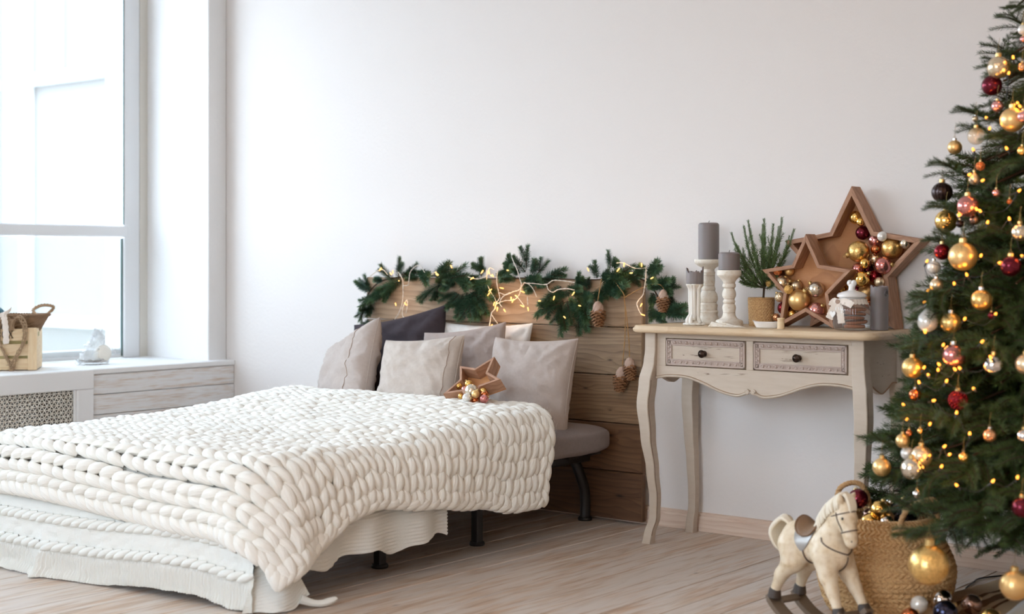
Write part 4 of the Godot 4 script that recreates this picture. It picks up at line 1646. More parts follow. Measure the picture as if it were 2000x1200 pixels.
func make_stars() -> void:
	var big := star_box("large brown wooden star box against the wall, filled with baubles on one side", 0.28, 0.066, 0.016, 0.515)
	big.position = Vector3(0.957, T_TOP + 0.2266, 0.024)
	var small := star_box("smaller wooden star box in front of the large one, baubles in its lower arm", 0.186, 0.068, 0.013, 0.5)
	small.position = Vector3(0.818, T_TOP + 0.1505, 0.102)
	loose("dull gold bauble low in the large star, peeping between small star and jar lid", Vector3(0.898, 0.952, 0.050), 0.0240, M.gold, "plain", "baubles in the large star")
	loose("gold bauble hidden behind the small star's edge at jar height", Vector3(0.869, 0.918, 0.045), 0.0186, M.gold_matte, "plain", "baubles in the large star")
	loose("large gold bauble in the large star's foot between jar lid and scorched candle", Vector3(1.003, 0.939, 0.060), 0.0328, M.gold_matte, "plain", "baubles in the large star")
	loose("small copper bauble beside the scorched candle in the large star's foot", Vector3(1.020, 0.901, 0.086), 0.0145, M.copper, "plain", "baubles in the large star")
	loose("wine red bauble glimpsed behind the heart knob of the jar lid", Vector3(0.956, 0.949, 0.043), 0.0165, M.wine, "plain", "baubles in the large star")
	loose("dark wine bauble deep in the middle of the large star", Vector3(0.999, 1.019, 0.050), 0.0237, M.wine, "plain", "baubles in the large star")
	loose("shiny pink bauble under the pearl one at the large star's inner corner", Vector3(1.028, 1.125, 0.050), 0.0236, M.pink, "plain", "baubles in the large star")
	loose("crackled champagne bauble at the heart of the large star's cluster", Vector3(1.029, 1.059, 0.052), 0.0255, M.champagne_crackle, "plain", "baubles in the large star")
	loose("rose bauble just over the small star's edge, inside the large star", Vector3(0.985, 1.023, 0.095), 0.0218, M.rose, "plain", "baubles in the large star")
	loose("mirror gold bauble topmost in the large star", Vector3(0.954, 1.208, 0.050), 0.0239, M.gold, "plain", "baubles in the large star")
	loose("dark red bauble just under the topmost gold pair in the large star", Vector3(0.982, 1.152, 0.052), 0.0256, M.wine, "plain", "baubles in the large star")
	loose("large crackled gold bauble on the open side of the large star's cluster", Vector3(0.986, 1.085, 0.094), 0.0391, M.gold_crackle, "plain", "baubles in the large star")
	loose("large crackled gold bauble out in the large star's tree-side arm", Vector3(1.098, 1.096, 0.064), 0.0369, M.gold_crackle, "plain", "baubles in the large star")
	loose("glowing ruby bauble above the small champagne one in the large star", Vector3(1.038, 0.997, 0.071), 0.0235, M.ruby, "plain", "baubles in the large star")
	loose("rose bauble with a mirrored shine resting on the large star's lower tree-side rim", Vector3(1.079, 1.036, 0.092), 0.0314, M.rose, "plain", "baubles in the large star")
	loose("silver bauble at the very tip of the large star's tree-side arm", Vector3(1.153, 1.113, 0.075), 0.0196, M.silver, "plain", "baubles in the large star")
	loose("tiny ribbed gold bauble in front of the topmost gold one", Vector3(0.984, 1.192, 0.073), 0.0155, M.gold, "ribbed", "baubles in the large star")
	loose("small pearl champagne bauble under the large star's inner corner", Vector3(1.075, 1.138, 0.092), 0.0180, M.pearl, "plain", "baubles in the large star")
	loose("small copper bauble between the two largest gold baubles of the large star", Vector3(1.043, 1.093, 0.077), 0.0172, M.copper, "plain", "baubles in the large star")
	loose("small mirror gold bauble below the large crackled gold one", Vector3(1.020, 1.043, 0.115), 0.0180, M.gold, "plain", "baubles in the large star")
	loose("gold bauble right above the jar's heart knob in the large star", Vector3(1.011, 0.987, 0.121), 0.0289, M.gold, "plain", "baubles in the large star")
	loose("small champagne bauble above the scorched candle", Vector3(1.067, 0.978, 0.097), 0.0180, M.champagne, "plain", "baubles in the large star")
	loose("tiny plain gold bauble wedged under the beaded copper one in the small star", Vector3(0.659, 0.994, 0.113), 0.0094, M.gold, "plain", "baubles in the small star")
	loose("small champagne bauble in the pot-side tip of the small star", Vector3(0.657, 1.005, 0.138), 0.0160, M.champagne, "plain", "baubles in the small star")
	loose("matte gold bauble highest in the small star against its back board", Vector3(0.726, 1.015, 0.121), 0.0174, M.gold_matte, "plain", "baubles in the small star")
	loose("plain champagne bauble behind the largest gold one in the small star", Vector3(0.758, 0.961, 0.124), 0.0199, M.champagne, "plain", "baubles in the small star")
	loose("crackled silvery champagne bauble in the small star's pot-side arm", Vector3(0.705, 0.972, 0.134), 0.0299, M.champagne_crackle, "plain", "baubles in the small star")
	loose("beaded copper bauble in the small star's pot-side arm", Vector3(0.693, 1.015, 0.147), 0.0168, M.copper_bead, "beaded", "baubles in the small star")
	loose("beaded gold bauble hanging over the small star's pot-side rim", Vector3(0.645, 0.970, 0.119), 0.0156, M.gold_crackle, "beaded", "baubles in the small star")
	loose("dark ruby bauble at the bottom of the small star", Vector3(0.711, 0.880, 0.129), 0.0252, M.ruby, "plain", "baubles in the small star")
	loose("largest gold bauble in the middle of the small star", Vector3(0.780, 0.910, 0.147), 0.0388, M.gold_matte, "plain", "baubles in the small star")
	loose("coppery pink bauble by the small star's jar-side foot", Vector3(0.840, 0.874, 0.134), 0.0294, M.pink, "plain", "baubles in the small star")
	loose("silver bauble leaning on the small star's jar-side rim", Vector3(0.841, 0.950, 0.134), 0.0294, M.silver, "plain", "baubles in the small star")
	loose("tiny beaded gold bauble between champagne and largest gold in the small star", Vector3(0.714, 0.926, 0.116), 0.0122, M.gold, "beaded", "baubles in the small star")
	loose("beaded gold bauble in front of the silvery champagne one", Vector3(0.754, 0.949, 0.178), 0.0166, M.gold_crackle, "beaded", "baubles in the small star")
	loose("pale champagne bauble on the small star's inner notch above the ruby one", Vector3(0.703, 0.920, 0.149), 0.0186, M.champagne, "ribbed", "baubles in the small star")
	loose("ribbed gold bauble below the largest gold one in the small star", Vector3(0.747, 0.859, 0.138), 0.0158, M.gold, "ribbed", "baubles in the small star")
	loose("peach bauble rolled out of the small star beside the wooden spool", Vector3(0.672, 0.845, 0.119), 0.0150, M.peach, "plain", "baubles in the small star")

	var bed_star := star_box("small wooden star box lying tilted on the bed against the pillows", 0.13, 0.052, 0.010, 0.5)
	bed_star.position = Vector3(-0.372, 0.556, 0.575)
	bed_star.rotation_degrees = Vector3(-48, 0, -13)
	loose("tiny pink bauble tucked behind the glass one in the bed's star box", Vector3(-0.401, 0.556, 0.627), 0.0119, M.pink, "plain", "baubles in the star box on the bed")
	loose("copper bauble sandwiched between ribbed gold and swirled ones in the bed's star box", Vector3(-0.282, 0.544, 0.646), 0.0156, M.copper, "plain", "baubles in the star box on the bed")
	loose("copper bauble lowest in the bed's star box, half sunk in wool", Vector3(-0.313, 0.522, 0.667), 0.0136, M.copper, "plain", "baubles in the star box on the bed")
	loose("largest bauble in the bed's star box, silvery glass", Vector3(-0.344, 0.555, 0.651), 0.0264, M.silver, "plain", "baubles in the star box on the bed")
	loose("ribbed gold bauble hanging over the bed star's far tip", Vector3(-0.438, 0.567, 0.618), 0.0139, M.gold, "ribbed", "baubles in the star box on the bed")
	loose("ribbed gold bauble topmost on the pile in the bed's star box", Vector3(-0.394, 0.576, 0.610), 0.0148, M.gold, "ribbed", "baubles in the star box on the bed")
	loose("ribbed gold bauble against the bare side of the bed's star box", Vector3(-0.304, 0.556, 0.628), 0.0127, M.gold, "ribbed", "baubles in the star box on the bed")
	loose("small plain gold bauble at the window side of the bed star's pile", Vector3(-0.396, 0.532, 0.653), 0.0118, M.gold, "plain", "baubles in the star box on the bed")
	loose("pearly bauble in front of the pile in the bed's star box", Vector3(-0.332, 0.532, 0.692), 0.0175, M.pearl, "plain", "baubles in the star box on the bed")
	loose("matte gold bauble in front of the largest silvery one", Vector3(-0.299, 0.547, 0.680), 0.0155, M.gold_matte, "plain", "baubles in the star box on the bed")
	loose("rose bauble with a raised swirl in the bed's star box", Vector3(-0.264, 0.530, 0.672), 0.0174, M.rose, "swirl", "baubles in the star box on the bed")

# ------------------------------------------------------------------ on the table
func make_table_things() -> void:
	holder("tall turned white candle holder carrying the tallest grey candle", Vector3(0.385, T_TOP, 0.12), 1.0, [0.0, 0.0, 0.041, 0.0, 0.043, 0.004, 0.042, 0.014, 0.038, 0.02, 0.036, 0.03, 0.034, 0.034, 0.034, 0.042, 0.037, 0.046, 0.035, 0.052, 0.032, 0.054, 0.033, 0.066, 0.034, 0.074, 0.03, 0.079, 0.029, 0.083, 0.034, 0.093, 0.0345, 0.103, 0.032, 0.115, 0.026, 0.124, 0.024, 0.129, 0.026, 0.133, 0.025, 0.138, 0.022, 0.146, 0.0235, 0.158, 0.0245, 0.172, 0.0235, 0.184, 0.024, 0.192, 0.026, 0.197, 0.022, 0.202, 0.022, 0.209, 0.03, 0.216, 0.041, 0.222, 0.05, 0.229, 0.054, 0.234, 0.055, 0.242, 0.053, 0.246, 0.0, 0.246])
	candle("tall thick grey pillar candle standing on the tallest holder", Vector3(0.385, T_TOP + 0.246, 0.12), 0.0395, 0.139)
	holder("turned white candle holder of middle height on a square foot, short grey candle on top", Vector3(0.533, T_TOP, 0.22), 1.0, [0.0, 0.0, 0.05, 0.0, 0.052, 0.003, 0.05, 0.018, 0.046, 0.023, 0.034, 0.027, 0.028, 0.032, 0.0235, 0.04, 0.022, 0.05, 0.0235, 0.06, 0.025, 0.068, 0.023, 0.077, 0.0195, 0.083, 0.021, 0.087, 0.0235, 0.091, 0.02, 0.097, 0.0195, 0.101, 0.0245, 0.109, 0.0255, 0.118, 0.024, 0.128, 0.02, 0.136, 0.0195, 0.14, 0.0245, 0.145, 0.0245, 0.153, 0.0215, 0.158, 0.023, 0.164, 0.027, 0.17, 0.034, 0.178, 0.043, 0.185, 0.0445, 0.19, 0.0445, 0.203, 0.042, 0.206, 0.0, 0.206])
	candle("short thick grey pillar candle on the middle holder", Vector3(0.533, T_TOP + 0.206, 0.22), 0.039, 0.066)
	var o := thing("candle_holder", "short white candle holder dripped with wax below the burnt-down candle", "candle holder", Vector3(0.386, T_TOP, 0.22), 0.0, "turned candle holders")
	var g := Geo.new()
	g.lathe(v2([0.0, 0.0, 0.03, 0.0, 0.033, 0.005, 0.026, 0.013, 0.017, 0.021, 0.0135, 0.033, 0.0165, 0.05, 0.018, 0.062, 0.0145, 0.073, 0.0165, 0.08, 0.014, 0.09, 0.016, 0.107, 0.0145, 0.121, 0.016, 0.128, 0.02, 0.136, 0.031, 0.146, 0.033, 0.151, 0.031, 0.154, 0.0, 0.154]), 28)
	obj("stem", g, M.turned, o)
	# wax that ran down from the burnt-out candle
	g = Geo.new()
	for d in [[0.3, 0.15, 0.004, 0.0095], [1.1, 0.152, 0.02, 0.008], [2.0, 0.15, 0.0, 0.01], [2.7, 0.152, 0.06, 0.007], [1.5, 0.15, 0.0, 0.009]]:
		var path: Array = []
		for k in 9:
			var f := k / 8.0
			var y := lerpf(d[1], d[2], f)
			var r := 0.03 if f < 0.1 else lerpf(0.021, 0.017, f) + (0.014 if y < 0.02 else 0.0)
			path.append(Vector3(cos(d[0]) * r, y + 0.003, sin(d[0]) * r))
		g.tube(curve(path, 3), even(d[3] * 0.85), 8)
	for k in 7:
		var a := k * 0.55 + 0.1
		g.ball(Vector3(cos(a) * 0.034, 0.004, sin(a) * 0.034), Vector3(0.013, 0.005, 0.012), 5, 9)
	obj("wax_drip", g, M.wax, o)
	o = thing("candle", "burnt-down grey candle with a ragged hollow rim on the short holder", "candle", Vector3(0.386, T_TOP + 0.154, 0.22), 0.0)
	g = Geo.new()
	var n := 72
	for ring in [[0.0305, 0.0], [0.0325, 0.002], [0.033, -1.0], [0.0285, -1.0], [0.027, 0.012], [0.0, 0.011]]:
		for k in n + 1:
			var a := TAU * k / n
			var top := 0.045 + 0.012 * noise.get_noise_2d(cos(a) * 2.2, sin(a) * 2.2) + 0.008 * noise.get_noise_2d(cos(a) * 7.0, sin(a) * 7.0)
			top += 0.014 * smoothstep(0.75, 1.0, cos(a - 2.7)) + 0.013 * smoothstep(0.8, 1.0, cos(a + 0.5))
			g.add(Vector3(cos(a) * ring[0], top if ring[1] < 0.0 else ring[1], sin(a) * ring[0]))
	g.weave(0, 6, n + 1)
	obj("wax", g, M.candle, o)
	# driftwood and a paper boat dish, wooden spool
	o = thing("driftwood", "pale split piece of driftwood lying at the foot of the middle holder", "driftwood", Vector3(0.565, T_TOP, 0.29))
	g = Geo.new()
	g.prism(v2([-0.075, 0.0, -0.062, 0.012, -0.058, 0.02, -0.04, 0.014, -0.01, 0.019, 0.015, 0.013, 0.03, 0.008, 0.055, 0.006, 0.074, 0.0]), -0.012, 0.012, Transform3D(Basis(), Vector3.ZERO), 0.002)
	g.prism(v2([-0.055, 0.0, -0.06, 0.011, -0.03, 0.014, 0.005, 0.009, 0.03, 0.004, 0.05, 0.0]), 0.012, 0.024, Transform3D(Basis(), Vector3.ZERO), 0.002)
	obj("wood", g, M.turned, o)
	o = thing("dish", "small white boat shaped dish lying beside the wooden spool", "dish", Vector3(0.712, T_TOP, 0.262), 0.15)
	g = Geo.new()
	for ring in [[0.0, 0.002, 0.0], [0.032, 0.0, 0.011], [0.036, 0.002, 0.013], [0.046, 0.02, 0.021], [0.048, 0.0215, 0.022], [0.0455, 0.0215, 0.02], [0.035, 0.006, 0.012], [0.0, 0.005, 0.0]]:
		for k in 33:
			var a := TAU * k / 32.0
			g.add(Vector3(cos(a) * ring[0] * (1.0 + 0.12 * absf(cos(a))), ring[1] + (0.006 * pow(absf(cos(a)), 6.0) if ring[1] > 0.015 else 0.0), sin(a) * ring[2]))
	g.weave(0, 8, 33)
	obj("bowl", g, M.ceramic, o)
	o = thing("spool", "little pale wooden spool standing upright in front of the small star", "spool", Vector3(0.783, T_TOP, 0.287))
	g = Geo.new()
	g.lathe(v2([0.0, 0.0, 0.0135, 0.0, 0.0138, 0.002, 0.0125, 0.006, 0.0122, 0.03, 0.0138, 0.035, 0.0138, 0.0375, 0.012, 0.0385, 0.004, 0.0385, 0.003, 0.036, 0.0, 0.036]), 24)
	obj("spool_body", g, wood_round(), o)
	make_pot()
	make_jar()
	# scorched candle
	o = thing("candle", "thick grey pillar candle with a scorched sagging top beside the glass jar", "candle", Vector3(1.098, T_TOP, 0.165))
	g = Geo.new()
	n = 48
	for ring in [[0.0, 0.0], [0.0295, 0.0], [0.0305, 0.003], [0.0305, 0.092], [0.0305, 0.116], [0.0315, 0.12], [0.0298, 0.122], [0.0305, 0.13], [0.0305, -1.0], [0.026, -1.0], [0.022, 0.134], [0.0, 0.132]]:
		for k in n + 1:
			var a := TAU * k / n
			var top := 0.152 + 0.007 * noise.get_noise_2d(cos(a) * 1.5 + 4.0, sin(a) * 1.5)
			var dip := 0.006 * sin(a * 2.0 + 1.0) if ring[1] > 0.1 else 0.0
			g.add(Vector3(cos(a) * ring[0], (top if ring[1] < 0.0 else ring[1]) + dip, sin(a) * ring[0]))
	g.weave(0, 12, n + 1)
	obj("wax", g, M.candle, o)
	g = Geo.new()
	g.tube(curve([Vector3(0.031, 0.125, 0.004), Vector3(0.0325, 0.14, 0.012), Vector3(0.029, 0.128, 0.018), Vector3(0.031, 0.119, 0.012)], 5), even(0.0032), 7)
	obj("wax_drip", g, M.candle_edge, o)

func wood_round() -> Material:
	var m: StandardMaterial3D = M.pine.duplicate()
	m.uv1_triplanar = true
	return m

func holder(label: String, at: Vector3, s: float, prof: Array) -> void:
	var o := thing("candle_holder", label, "candle holder", at, 0.0, "turned candle holders")
	var g := Geo.new()
	g.lathe(v2(prof), 40, Vector3.ZERO, Basis(), 0.7)
	obj("stem", g, M.turned, o)
	# dark turning grooves
	g = Geo.new()
	for k in range(4, prof.size() / 2 - 6):
		if prof[k * 2] < prof[k * 2 - 2] and prof[k * 2] < prof[k * 2 + 2]:
			var p := PackedVector3Array()
			for q in 28:
				p.append(Vector3(cos(TAU * q / 28) * prof[k * 2], prof[k * 2 + 1], sin(TAU * q / 28) * prof[k * 2]))
			g.tube(p, even(0.0007), 5, true)
	if g.v.size():
		obj("turning_groove", g, M.edge_line, o)

func candle(label: String, at: Vector3, r: float, h: float) -> void:
	var o := thing("candle", label, "candle", at)
	var g := Geo.new()
	g.lathe(v2([0.0, 0.0, r - 0.002, 0.0, r, 0.002, r, h - 0.008, r - 0.0015, h - 0.005, r - 0.0045, h - 0.0015, r - 0.008, h, 0.004, h - 0.002, 0.0, h - 0.002]), 40, Vector3.ZERO, Basis(), 1.0)
	obj("wax", g, M.candle, o)
	g = Geo.new()
	g.tube(PackedVector3Array([Vector3(0, h - 0.004, 0), Vector3(0.001, h + 0.004, 0), Vector3(0.004, h + 0.007, 0.001)]), even(0.0011), 6)
	obj("wick", g, M.ink, o)

func make_pot() -> void:
	var o := thing("potted_rosemary", "bushy rosemary like plant in a small woven seagrass pot behind the small star", "potted plant", Vector3(0.605, T_TOP, 0.11))
	var g := Geo.new()
	# basket weave: strands in and out round the wall
	var rows := 60
	var cols := 168
	for r in rows + 1:
		var v := float(r) / rows
		for c in cols + 1:
			var a := TAU * c / cols
			var rad := 0.0445 + 0.004 * v
			var band := sin(v * 15.0 * PI)
			var phase := PI if int(v * 15.0) % 2 == 0 else 0.0
			rad += 0.0014 * absf(band) * (0.6 + 0.8 * sin(a * 28.0 + phase))
			g.add(Vector3(cos(a) * rad, v * 0.098, sin(a) * rad))
	g.weave(0, rows + 1, cols + 1)
	g.lathe(v2([0.0465, 0.098, 0.049, 0.1, 0.05, 0.103, 0.047, 0.105, 0.044, 0.102, 0.043, 0.09]), 40)
	obj("woven_pot", g, M.rush, o)
	g = Geo.new()
	g.lathe(v2([0.046, 0.092, 0.03, 0.097, 0.0, 0.098]), 24)
	obj("soil", g, M.soil, o)
	g = Geo.new()
	g.tube(curve([Vector3(0.008, 0.095, 0), Vector3(0.01, 0.12, 0.0), Vector3(0.012, 0.15, 0.0)], 5), PackedFloat32Array([0.0055, 0.005, 0.005, 0.004]), 8)
	obj("stem", g, M.bark, o)
	# shoots: tips read off the plant, each with its whorls of short needles
	for s in [[-0.115, 0.345, 0.02], [-0.085, 0.37, -0.02], [-0.078, 0.3, 0.05], [-0.05, 0.39, 0.01], [-0.02, 0.33, 0.04], [-0.01, 0.375, -0.03], [0.012, 0.395, 0.0], [0.03, 0.33, 0.05], [0.055, 0.375, 0.01], [0.075, 0.4, -0.02], [0.09, 0.365, 0.03], [0.1, 0.33, -0.03], [0.13, 0.355, -0.01], [0.085, 0.27, 0.05], [-0.1, 0.25, 0.03], [-0.08, 0.2, 0.045], [-0.055, 0.165, 0.06], [-0.02, 0.19, 0.08], [0.04, 0.2, 0.075], [0.085, 0.19, 0.04], [-0.06, 0.24, 0.055], [0.01, 0.27, 0.06], [0.06, 0.29, 0.05]]:
		g = Geo.new()
		g.tinted = true
		var base := Vector3(0.012, 0.14, 0.0)
		var tip := Vector3(s[0], s[1], s[2])
		var mid := base.lerp(tip, 0.5) + Vector3(0.22 * s[0], -0.22 * absf(s[0]) + 0.012 * sin(s[1] * 90.0), 0.012 * cos(s[1] * 70.0))
		var path := PackedVector3Array()
		for k in 17:
			var t := k / 16.0
			path.append(base.lerp(mid, t).lerp(mid.lerp(tip, t), t))
		g.tint = Color(0.10, 0.075, 0.04)
		g.tube(path, PackedFloat32Array([0.002, 0.0019, 0.0018, 0.0017, 0.0016, 0.0015, 0.0014, 0.0013, 0.0012, 0.0011, 0.001, 0.001, 0.001, 0.0009, 0.0008, 0.0007, 0.0005]), 4)
		var total := base.distance_to(tip)
		var count := int(total * 1200.0)
		var lines: Array = [[path, 0.16, count]]
		# short side shoots along the upper two thirds
		for w in 5:
			var f := lerpf(0.3, 0.8, (w + rng.randf() * 0.7) / 5.0)
			var p0 := path[int(f * 16.0)]
			var T0 := (path[int(f * 16.0) + 1] - p0).normalized()
			var B0 := along(T0)
			var aw: float = w * 2.4 + s[0] * 40.0
			var side := (B0.x * cos(aw) + B0.z * sin(aw)) * 0.55 + T0 + Vector3(0, 0.25, 0)
			var len := rng.randf_range(0.025, 0.055) * (1.2 - f)
			var twig := PackedVector3Array()
			for k in 17:
				twig.append(p0 + side * len * k / 16.0 + Vector3(0, 0.006, 0) * pow(k / 16.0, 2.0))
			g.tint = Color(0.10, 0.075, 0.04)
			g.tube(twig, even(0.0007), 4)
			lines.append([twig, 0.05, int(len * 1100.0)])
		for line in lines:
			var run: PackedVector3Array = line[0]
			for q in line[2]:
				var t := lerpf(line[1], 1.0, float(q) / line[2])
				var p := run[int(t * 15.99)].lerp(run[mini(int(t * 15.99) + 1, 16)], fposmod(t * 15.99, 1.0))
				var T := (run[mini(int(t * 15.99) + 1, 16)] - run[int(t * 15.99)]).normalized()
				var a: float = q * 2.4 + rng.randf()
				var B := along(T)
				var d := (T * rng.randf_range(0.8, 1.5) + B.x * cos(a) + B.z * sin(a)).normalized()
				var l := rng.randf_range(0.011, 0.02) * (1.0 - 0.4 * t)
				var gr := rng.randf()
				g.tint = Color(0.085 + 0.075 * gr, 0.15 + 0.1 * gr, 0.045 + 0.04 * gr)
				blade(g, p, d, l, 0.0012)
		obj("shoot", g, M.needle, o)

# a thin folded needle
func blade(g: Geo, p: Vector3, d: Vector3, l: float, w: float) -> void:
	var side := d.cross(Vector3(0.31, 0.83, 0.47)).normalized() * w
	var up := side.cross(d).normalized() * w * 0.6
	var m := p + d * l * 0.45
	var k := g.add(p)
	g.add(m + side)
	g.add(p + d * l)
	g.add(m - side)
	g.add(m + up)
	g.tri(k, k + 1, k + 4)
	g.tri(k + 1, k + 2, k + 4)
	g.tri(k + 4, k + 2, k + 3)
	g.tri(k, k + 4, k + 3)

func make_jar() -> void:
	var o := thing("jar", "ribbed glass cookie jar with a white heart-knobbed ceramic lid and lace bow", "jar", Vector3(1.029, T_TOP, 0.235))
	var g := Geo.new()
	var prof := [[0.0, 0.002], [0.05, 0.002], [0.058, 0.004], [0.0615, 0.01], [0.063, 0.02], [0.063, 0.07], [0.061, 0.082], [0.055, 0.092], [0.049, 0.097], [0.0475, 0.1], [0.0475, 0.112]]
	var n := 176
	for p in prof:
		for k in n + 1:
			var a := TAU * k / n
			var rib := 0.0011 * sin(a * 44.0) if p[1] > 0.012 and p[1] < 0.088 and p[0] > 0.05 else 0.0
			g.add(Vector3(cos(a) * (p[0] + rib), p[1], sin(a) * (p[0] + rib)))
	g.weave(0, prof.size(), n + 1)
	obj("glass_body", g, M.jar_glass, o)
	g = Geo.new()
	g.lathe(v2([0.0, 0.11, 0.0435, 0.11, 0.0435, 0.113, 0.05, 0.115, 0.051, 0.118, 0.05, 0.123, 0.044, 0.129, 0.03, 0.134, 0.016, 0.137, 0.0125, 0.14, 0.0, 0.14]), 40)
	var lid := obj("lid", g, M.ceramic, o)
	g = Geo.new()
	g.lathe(v2([0.0, 0.138, 0.0125, 0.139, 0.011, 0.148, 0.0105, 0.153, 0.0, 0.154]), 20)
	for s in [-1.0, 1.0]:
		g.ball(Vector3(s * 0.0075, 0.163, 0), Vector3(0.0105, 0.0115, 0.0085), 8, 12)
	g.ball(Vector3(0, 0.155, 0), Vector3(0.0135, 0.01, 0.0085), 8, 12)
	obj("heart_knob", g, M.ceramic, lid)
	# lace band and bow, button, heart tag
	g = Geo.new()
	for r in 3:
		for k in 97:
			var a := TAU * k / 96.0
			var y: float = [0.094, 0.103, 0.109][r]
			var rad: float = [0.057, 0.0505, 0.049][r] + 0.0012 * sin(a * 24.0)
			g.add(Vector3(cos(a) * rad, y - (0.004 * absf(sin(a * 12.0)) if r == 0 else 0.0), sin(a) * rad))
	g.weave(0, 3, 97)
	obj("lace_band", g, M.lace, o)
	g = Geo.new()
	for tail in [[Vector3(-0.03, 0.1, 0.046), Vector3(-0.045, 0.075, 0.055), Vector3(-0.062, 0.04, 0.048), 0.013], [Vector3(-0.028, 0.1, 0.046), Vector3(-0.012, 0.07, 0.066), Vector3(-0.006, 0.026, 0.067), 0.012], [Vector3(-0.026, 0.1, 0.047), Vector3(0.006, 0.104, 0.058), Vector3(0.032, 0.087, 0.06), 0.012], [Vector3(-0.028, 0.1, 0.047), Vector3(-0.052, 0.108, 0.04), Vector3(-0.058, 0.085, 0.038), 0.011]]:
		var first := g.v.size()
		for k in 17:
			var t := k / 16.0
			var a: Vector3 = tail[0]
			var b: Vector3 = tail[1]
			var c: Vector3 = tail[2]
			var p := a.lerp(b, t).lerp(b.lerp(c, t), t)
			var T := (b.lerp(c, t) - a.lerp(b, t)).normalized()
			var side: Vector3 = T.cross(Vector3(0.2, 0.1, 1)).normalized() * tail[3] * (0.45 + 0.55 * smoothstep(0.0, 0.35, t))
			var scallop := 1.0 + 0.1 * sin(k * 2.6)
			g.add(p - side * scallop)
			g.add(p + Vector3(0, 0, 0.002 * sin(t * 9.0)))
			g.add(p + side * scallop)
		g.weave(first, 17, 3)
	obj("lace_bow", g, M.lace, o)
	g = Geo.new()
	g.lathe(v2([0.0, 0.0, 0.008, 0.0, 0.0085, 0.002, 0.007, 0.0035, 0.006, 0.0025, 0.0, 0.0025]), 20, Vector3(-0.028, 0.1, 0.05), Basis(Vector3(1, 0, 0), Vector3(0, 0, 1), Vector3(0, -1, 0)))
	obj("button", g, M.burlap, o)
	g = Geo.new()
	var heart := PackedVector2Array()
	for k in 32:
		var a := TAU * k / 32.0
		heart.append(Vector2(16.0 * pow(sin(a), 3.0), 13.0 * cos(a) - 5.0 * cos(2 * a) - 2.0 * cos(3 * a) - cos(4 * a)) * 0.0008)
	g.prism(heart, 0.0, 0.003, Transform3D(Basis(Vector3(0, 1, 0), -0.25), Vector3(-0.04, 0.057, 0.062)), 0.0005)
	obj("heart_tag", g, M.ceramic, o)
	# what is inside: biscuits stacked, seen through the ribs
	for k in 5:
		g = Geo.new()
		var at := Vector3(0.012 + 0.004 * sin(k * 2.0), 0.014 + k * 0.0145, 0.004 * cos(k * 3.0))
		var B := Basis(Vector3(1, 0, 0.3).normalized(), 0.1 * sin(k * 1.7))
		g.lathe(v2([0.0, -0.005, 0.034, -0.005, 0.038, 0.0, 0.034, 0.005, 0.018, 0.007, 0.0, 0.007]), 24, at, B)
		var c := thing("biscuit", ["lowest round brown biscuit in the glass jar", "second round brown biscuit from the bottom of the glass jar", "middle round brown biscuit in the glass jar", "second round brown biscuit from the top in the glass jar", "topmost round brown biscuit in the glass jar"][k], "biscuit", o.position, 0.0, "biscuits in the jar")
		obj("biscuit_round", g, M.cookie, c)

# ------------------------------------------------------------------ garland, lights, cones on the headboard
func needle_sprig(s: int, l: float, wide: float, blue: float, per_metre: float) -> Geo:
	# one twig standing along y with needles all round
	var r := RandomNumberGenerator.new()
	r.seed = s
	var g := Geo.new()
	g.tinted = true
	var bend := Vector3(r.randf_range(-0.12, 0.12), 0, r.randf_range(-0.12, 0.12)) * l
	var path := PackedVector3Array()
	var rad := PackedFloat32Array()
	for k in 9:
		var t := k / 8.0
		path.append(Vector3(0, l * 0.93 * t, 0) + bend * t * t)
		rad.append(lerpf(0.0026, 0.0012, t))
	g.tint = Color(0.075, 0.05, 0.028)
	g.tube(path, rad, 5)
	var n := int(per_metre * l)
	for q in n:
		var t := (q + r.randf()) / n
		var f := t * 7.999
		var p := path[int(f)].lerp(path[int(f) + 1], fposmod(f, 1.0))
		var a := q * 2.39996 + r.randf() * 0.5
		var lean := lerpf(0.45, 1.5, t * t)
		var d := Vector3(cos(a), lean * r.randf_range(0.7, 1.3), sin(a)).normalized()
		var len := wide * r.randf_range(0.75, 1.15) * (0.8 + 0.2 * sin(PI * minf(t * 1.4, 1.0)))
		var v := r.randf()
		var fresh := smoothstep(0.6, 1.0, t)
		g.tint = Color(0.03 + 0.05 * v + 0.03 * fresh, 0.08 + 0.085 * v + 0.04 * fresh, 0.034 + 0.034 * v + blue * (0.02 + 0.04 * v))
		blade(g, p, d, len, 0.0010)
	return g

var sprigs: Array = []
func sprig(o: Node3D, ax: float, ay: float, az: float, bx: float, by: float, bz: float) -> void:
	var a := Vector3(ax, ay, az)
	var b := Vector3(bx, by, bz)
	var l := a.distance_to(b)
	var B := along(b - a, rng.randf() * TAU)
	var m: Mesh = sprigs[rng.randi() % sprigs.size()]
	var thick := clampf(l / 0.12, 0.75, 1.15)
	thick *= 1.2
	reuse("pine_twig", m, M.needle, o, Transform3D(Basis(B.x * thick, B.y * (l / 0.12) * 1.06, B.z * thick), a - o.position))
	# every twig forks once
	var d := (b - a).rotated(Vector3(0, 0, 1), (0.42 if rng.randf() < 0.5 else -0.42) + rng.randf_range(-0.12, 0.12)) * rng.randf_range(0.55, 0.75)
	B = along(d, rng.randf() * TAU)
	m = sprigs[rng.randi() % sprigs.size()]
	reuse("pine_twig", m, M.needle, o, Transform3D(Basis(B.x * thick, B.y * (d.length() / 0.12) * 1.06, B.z * thick), a.lerp(b, 0.3) - o.position))

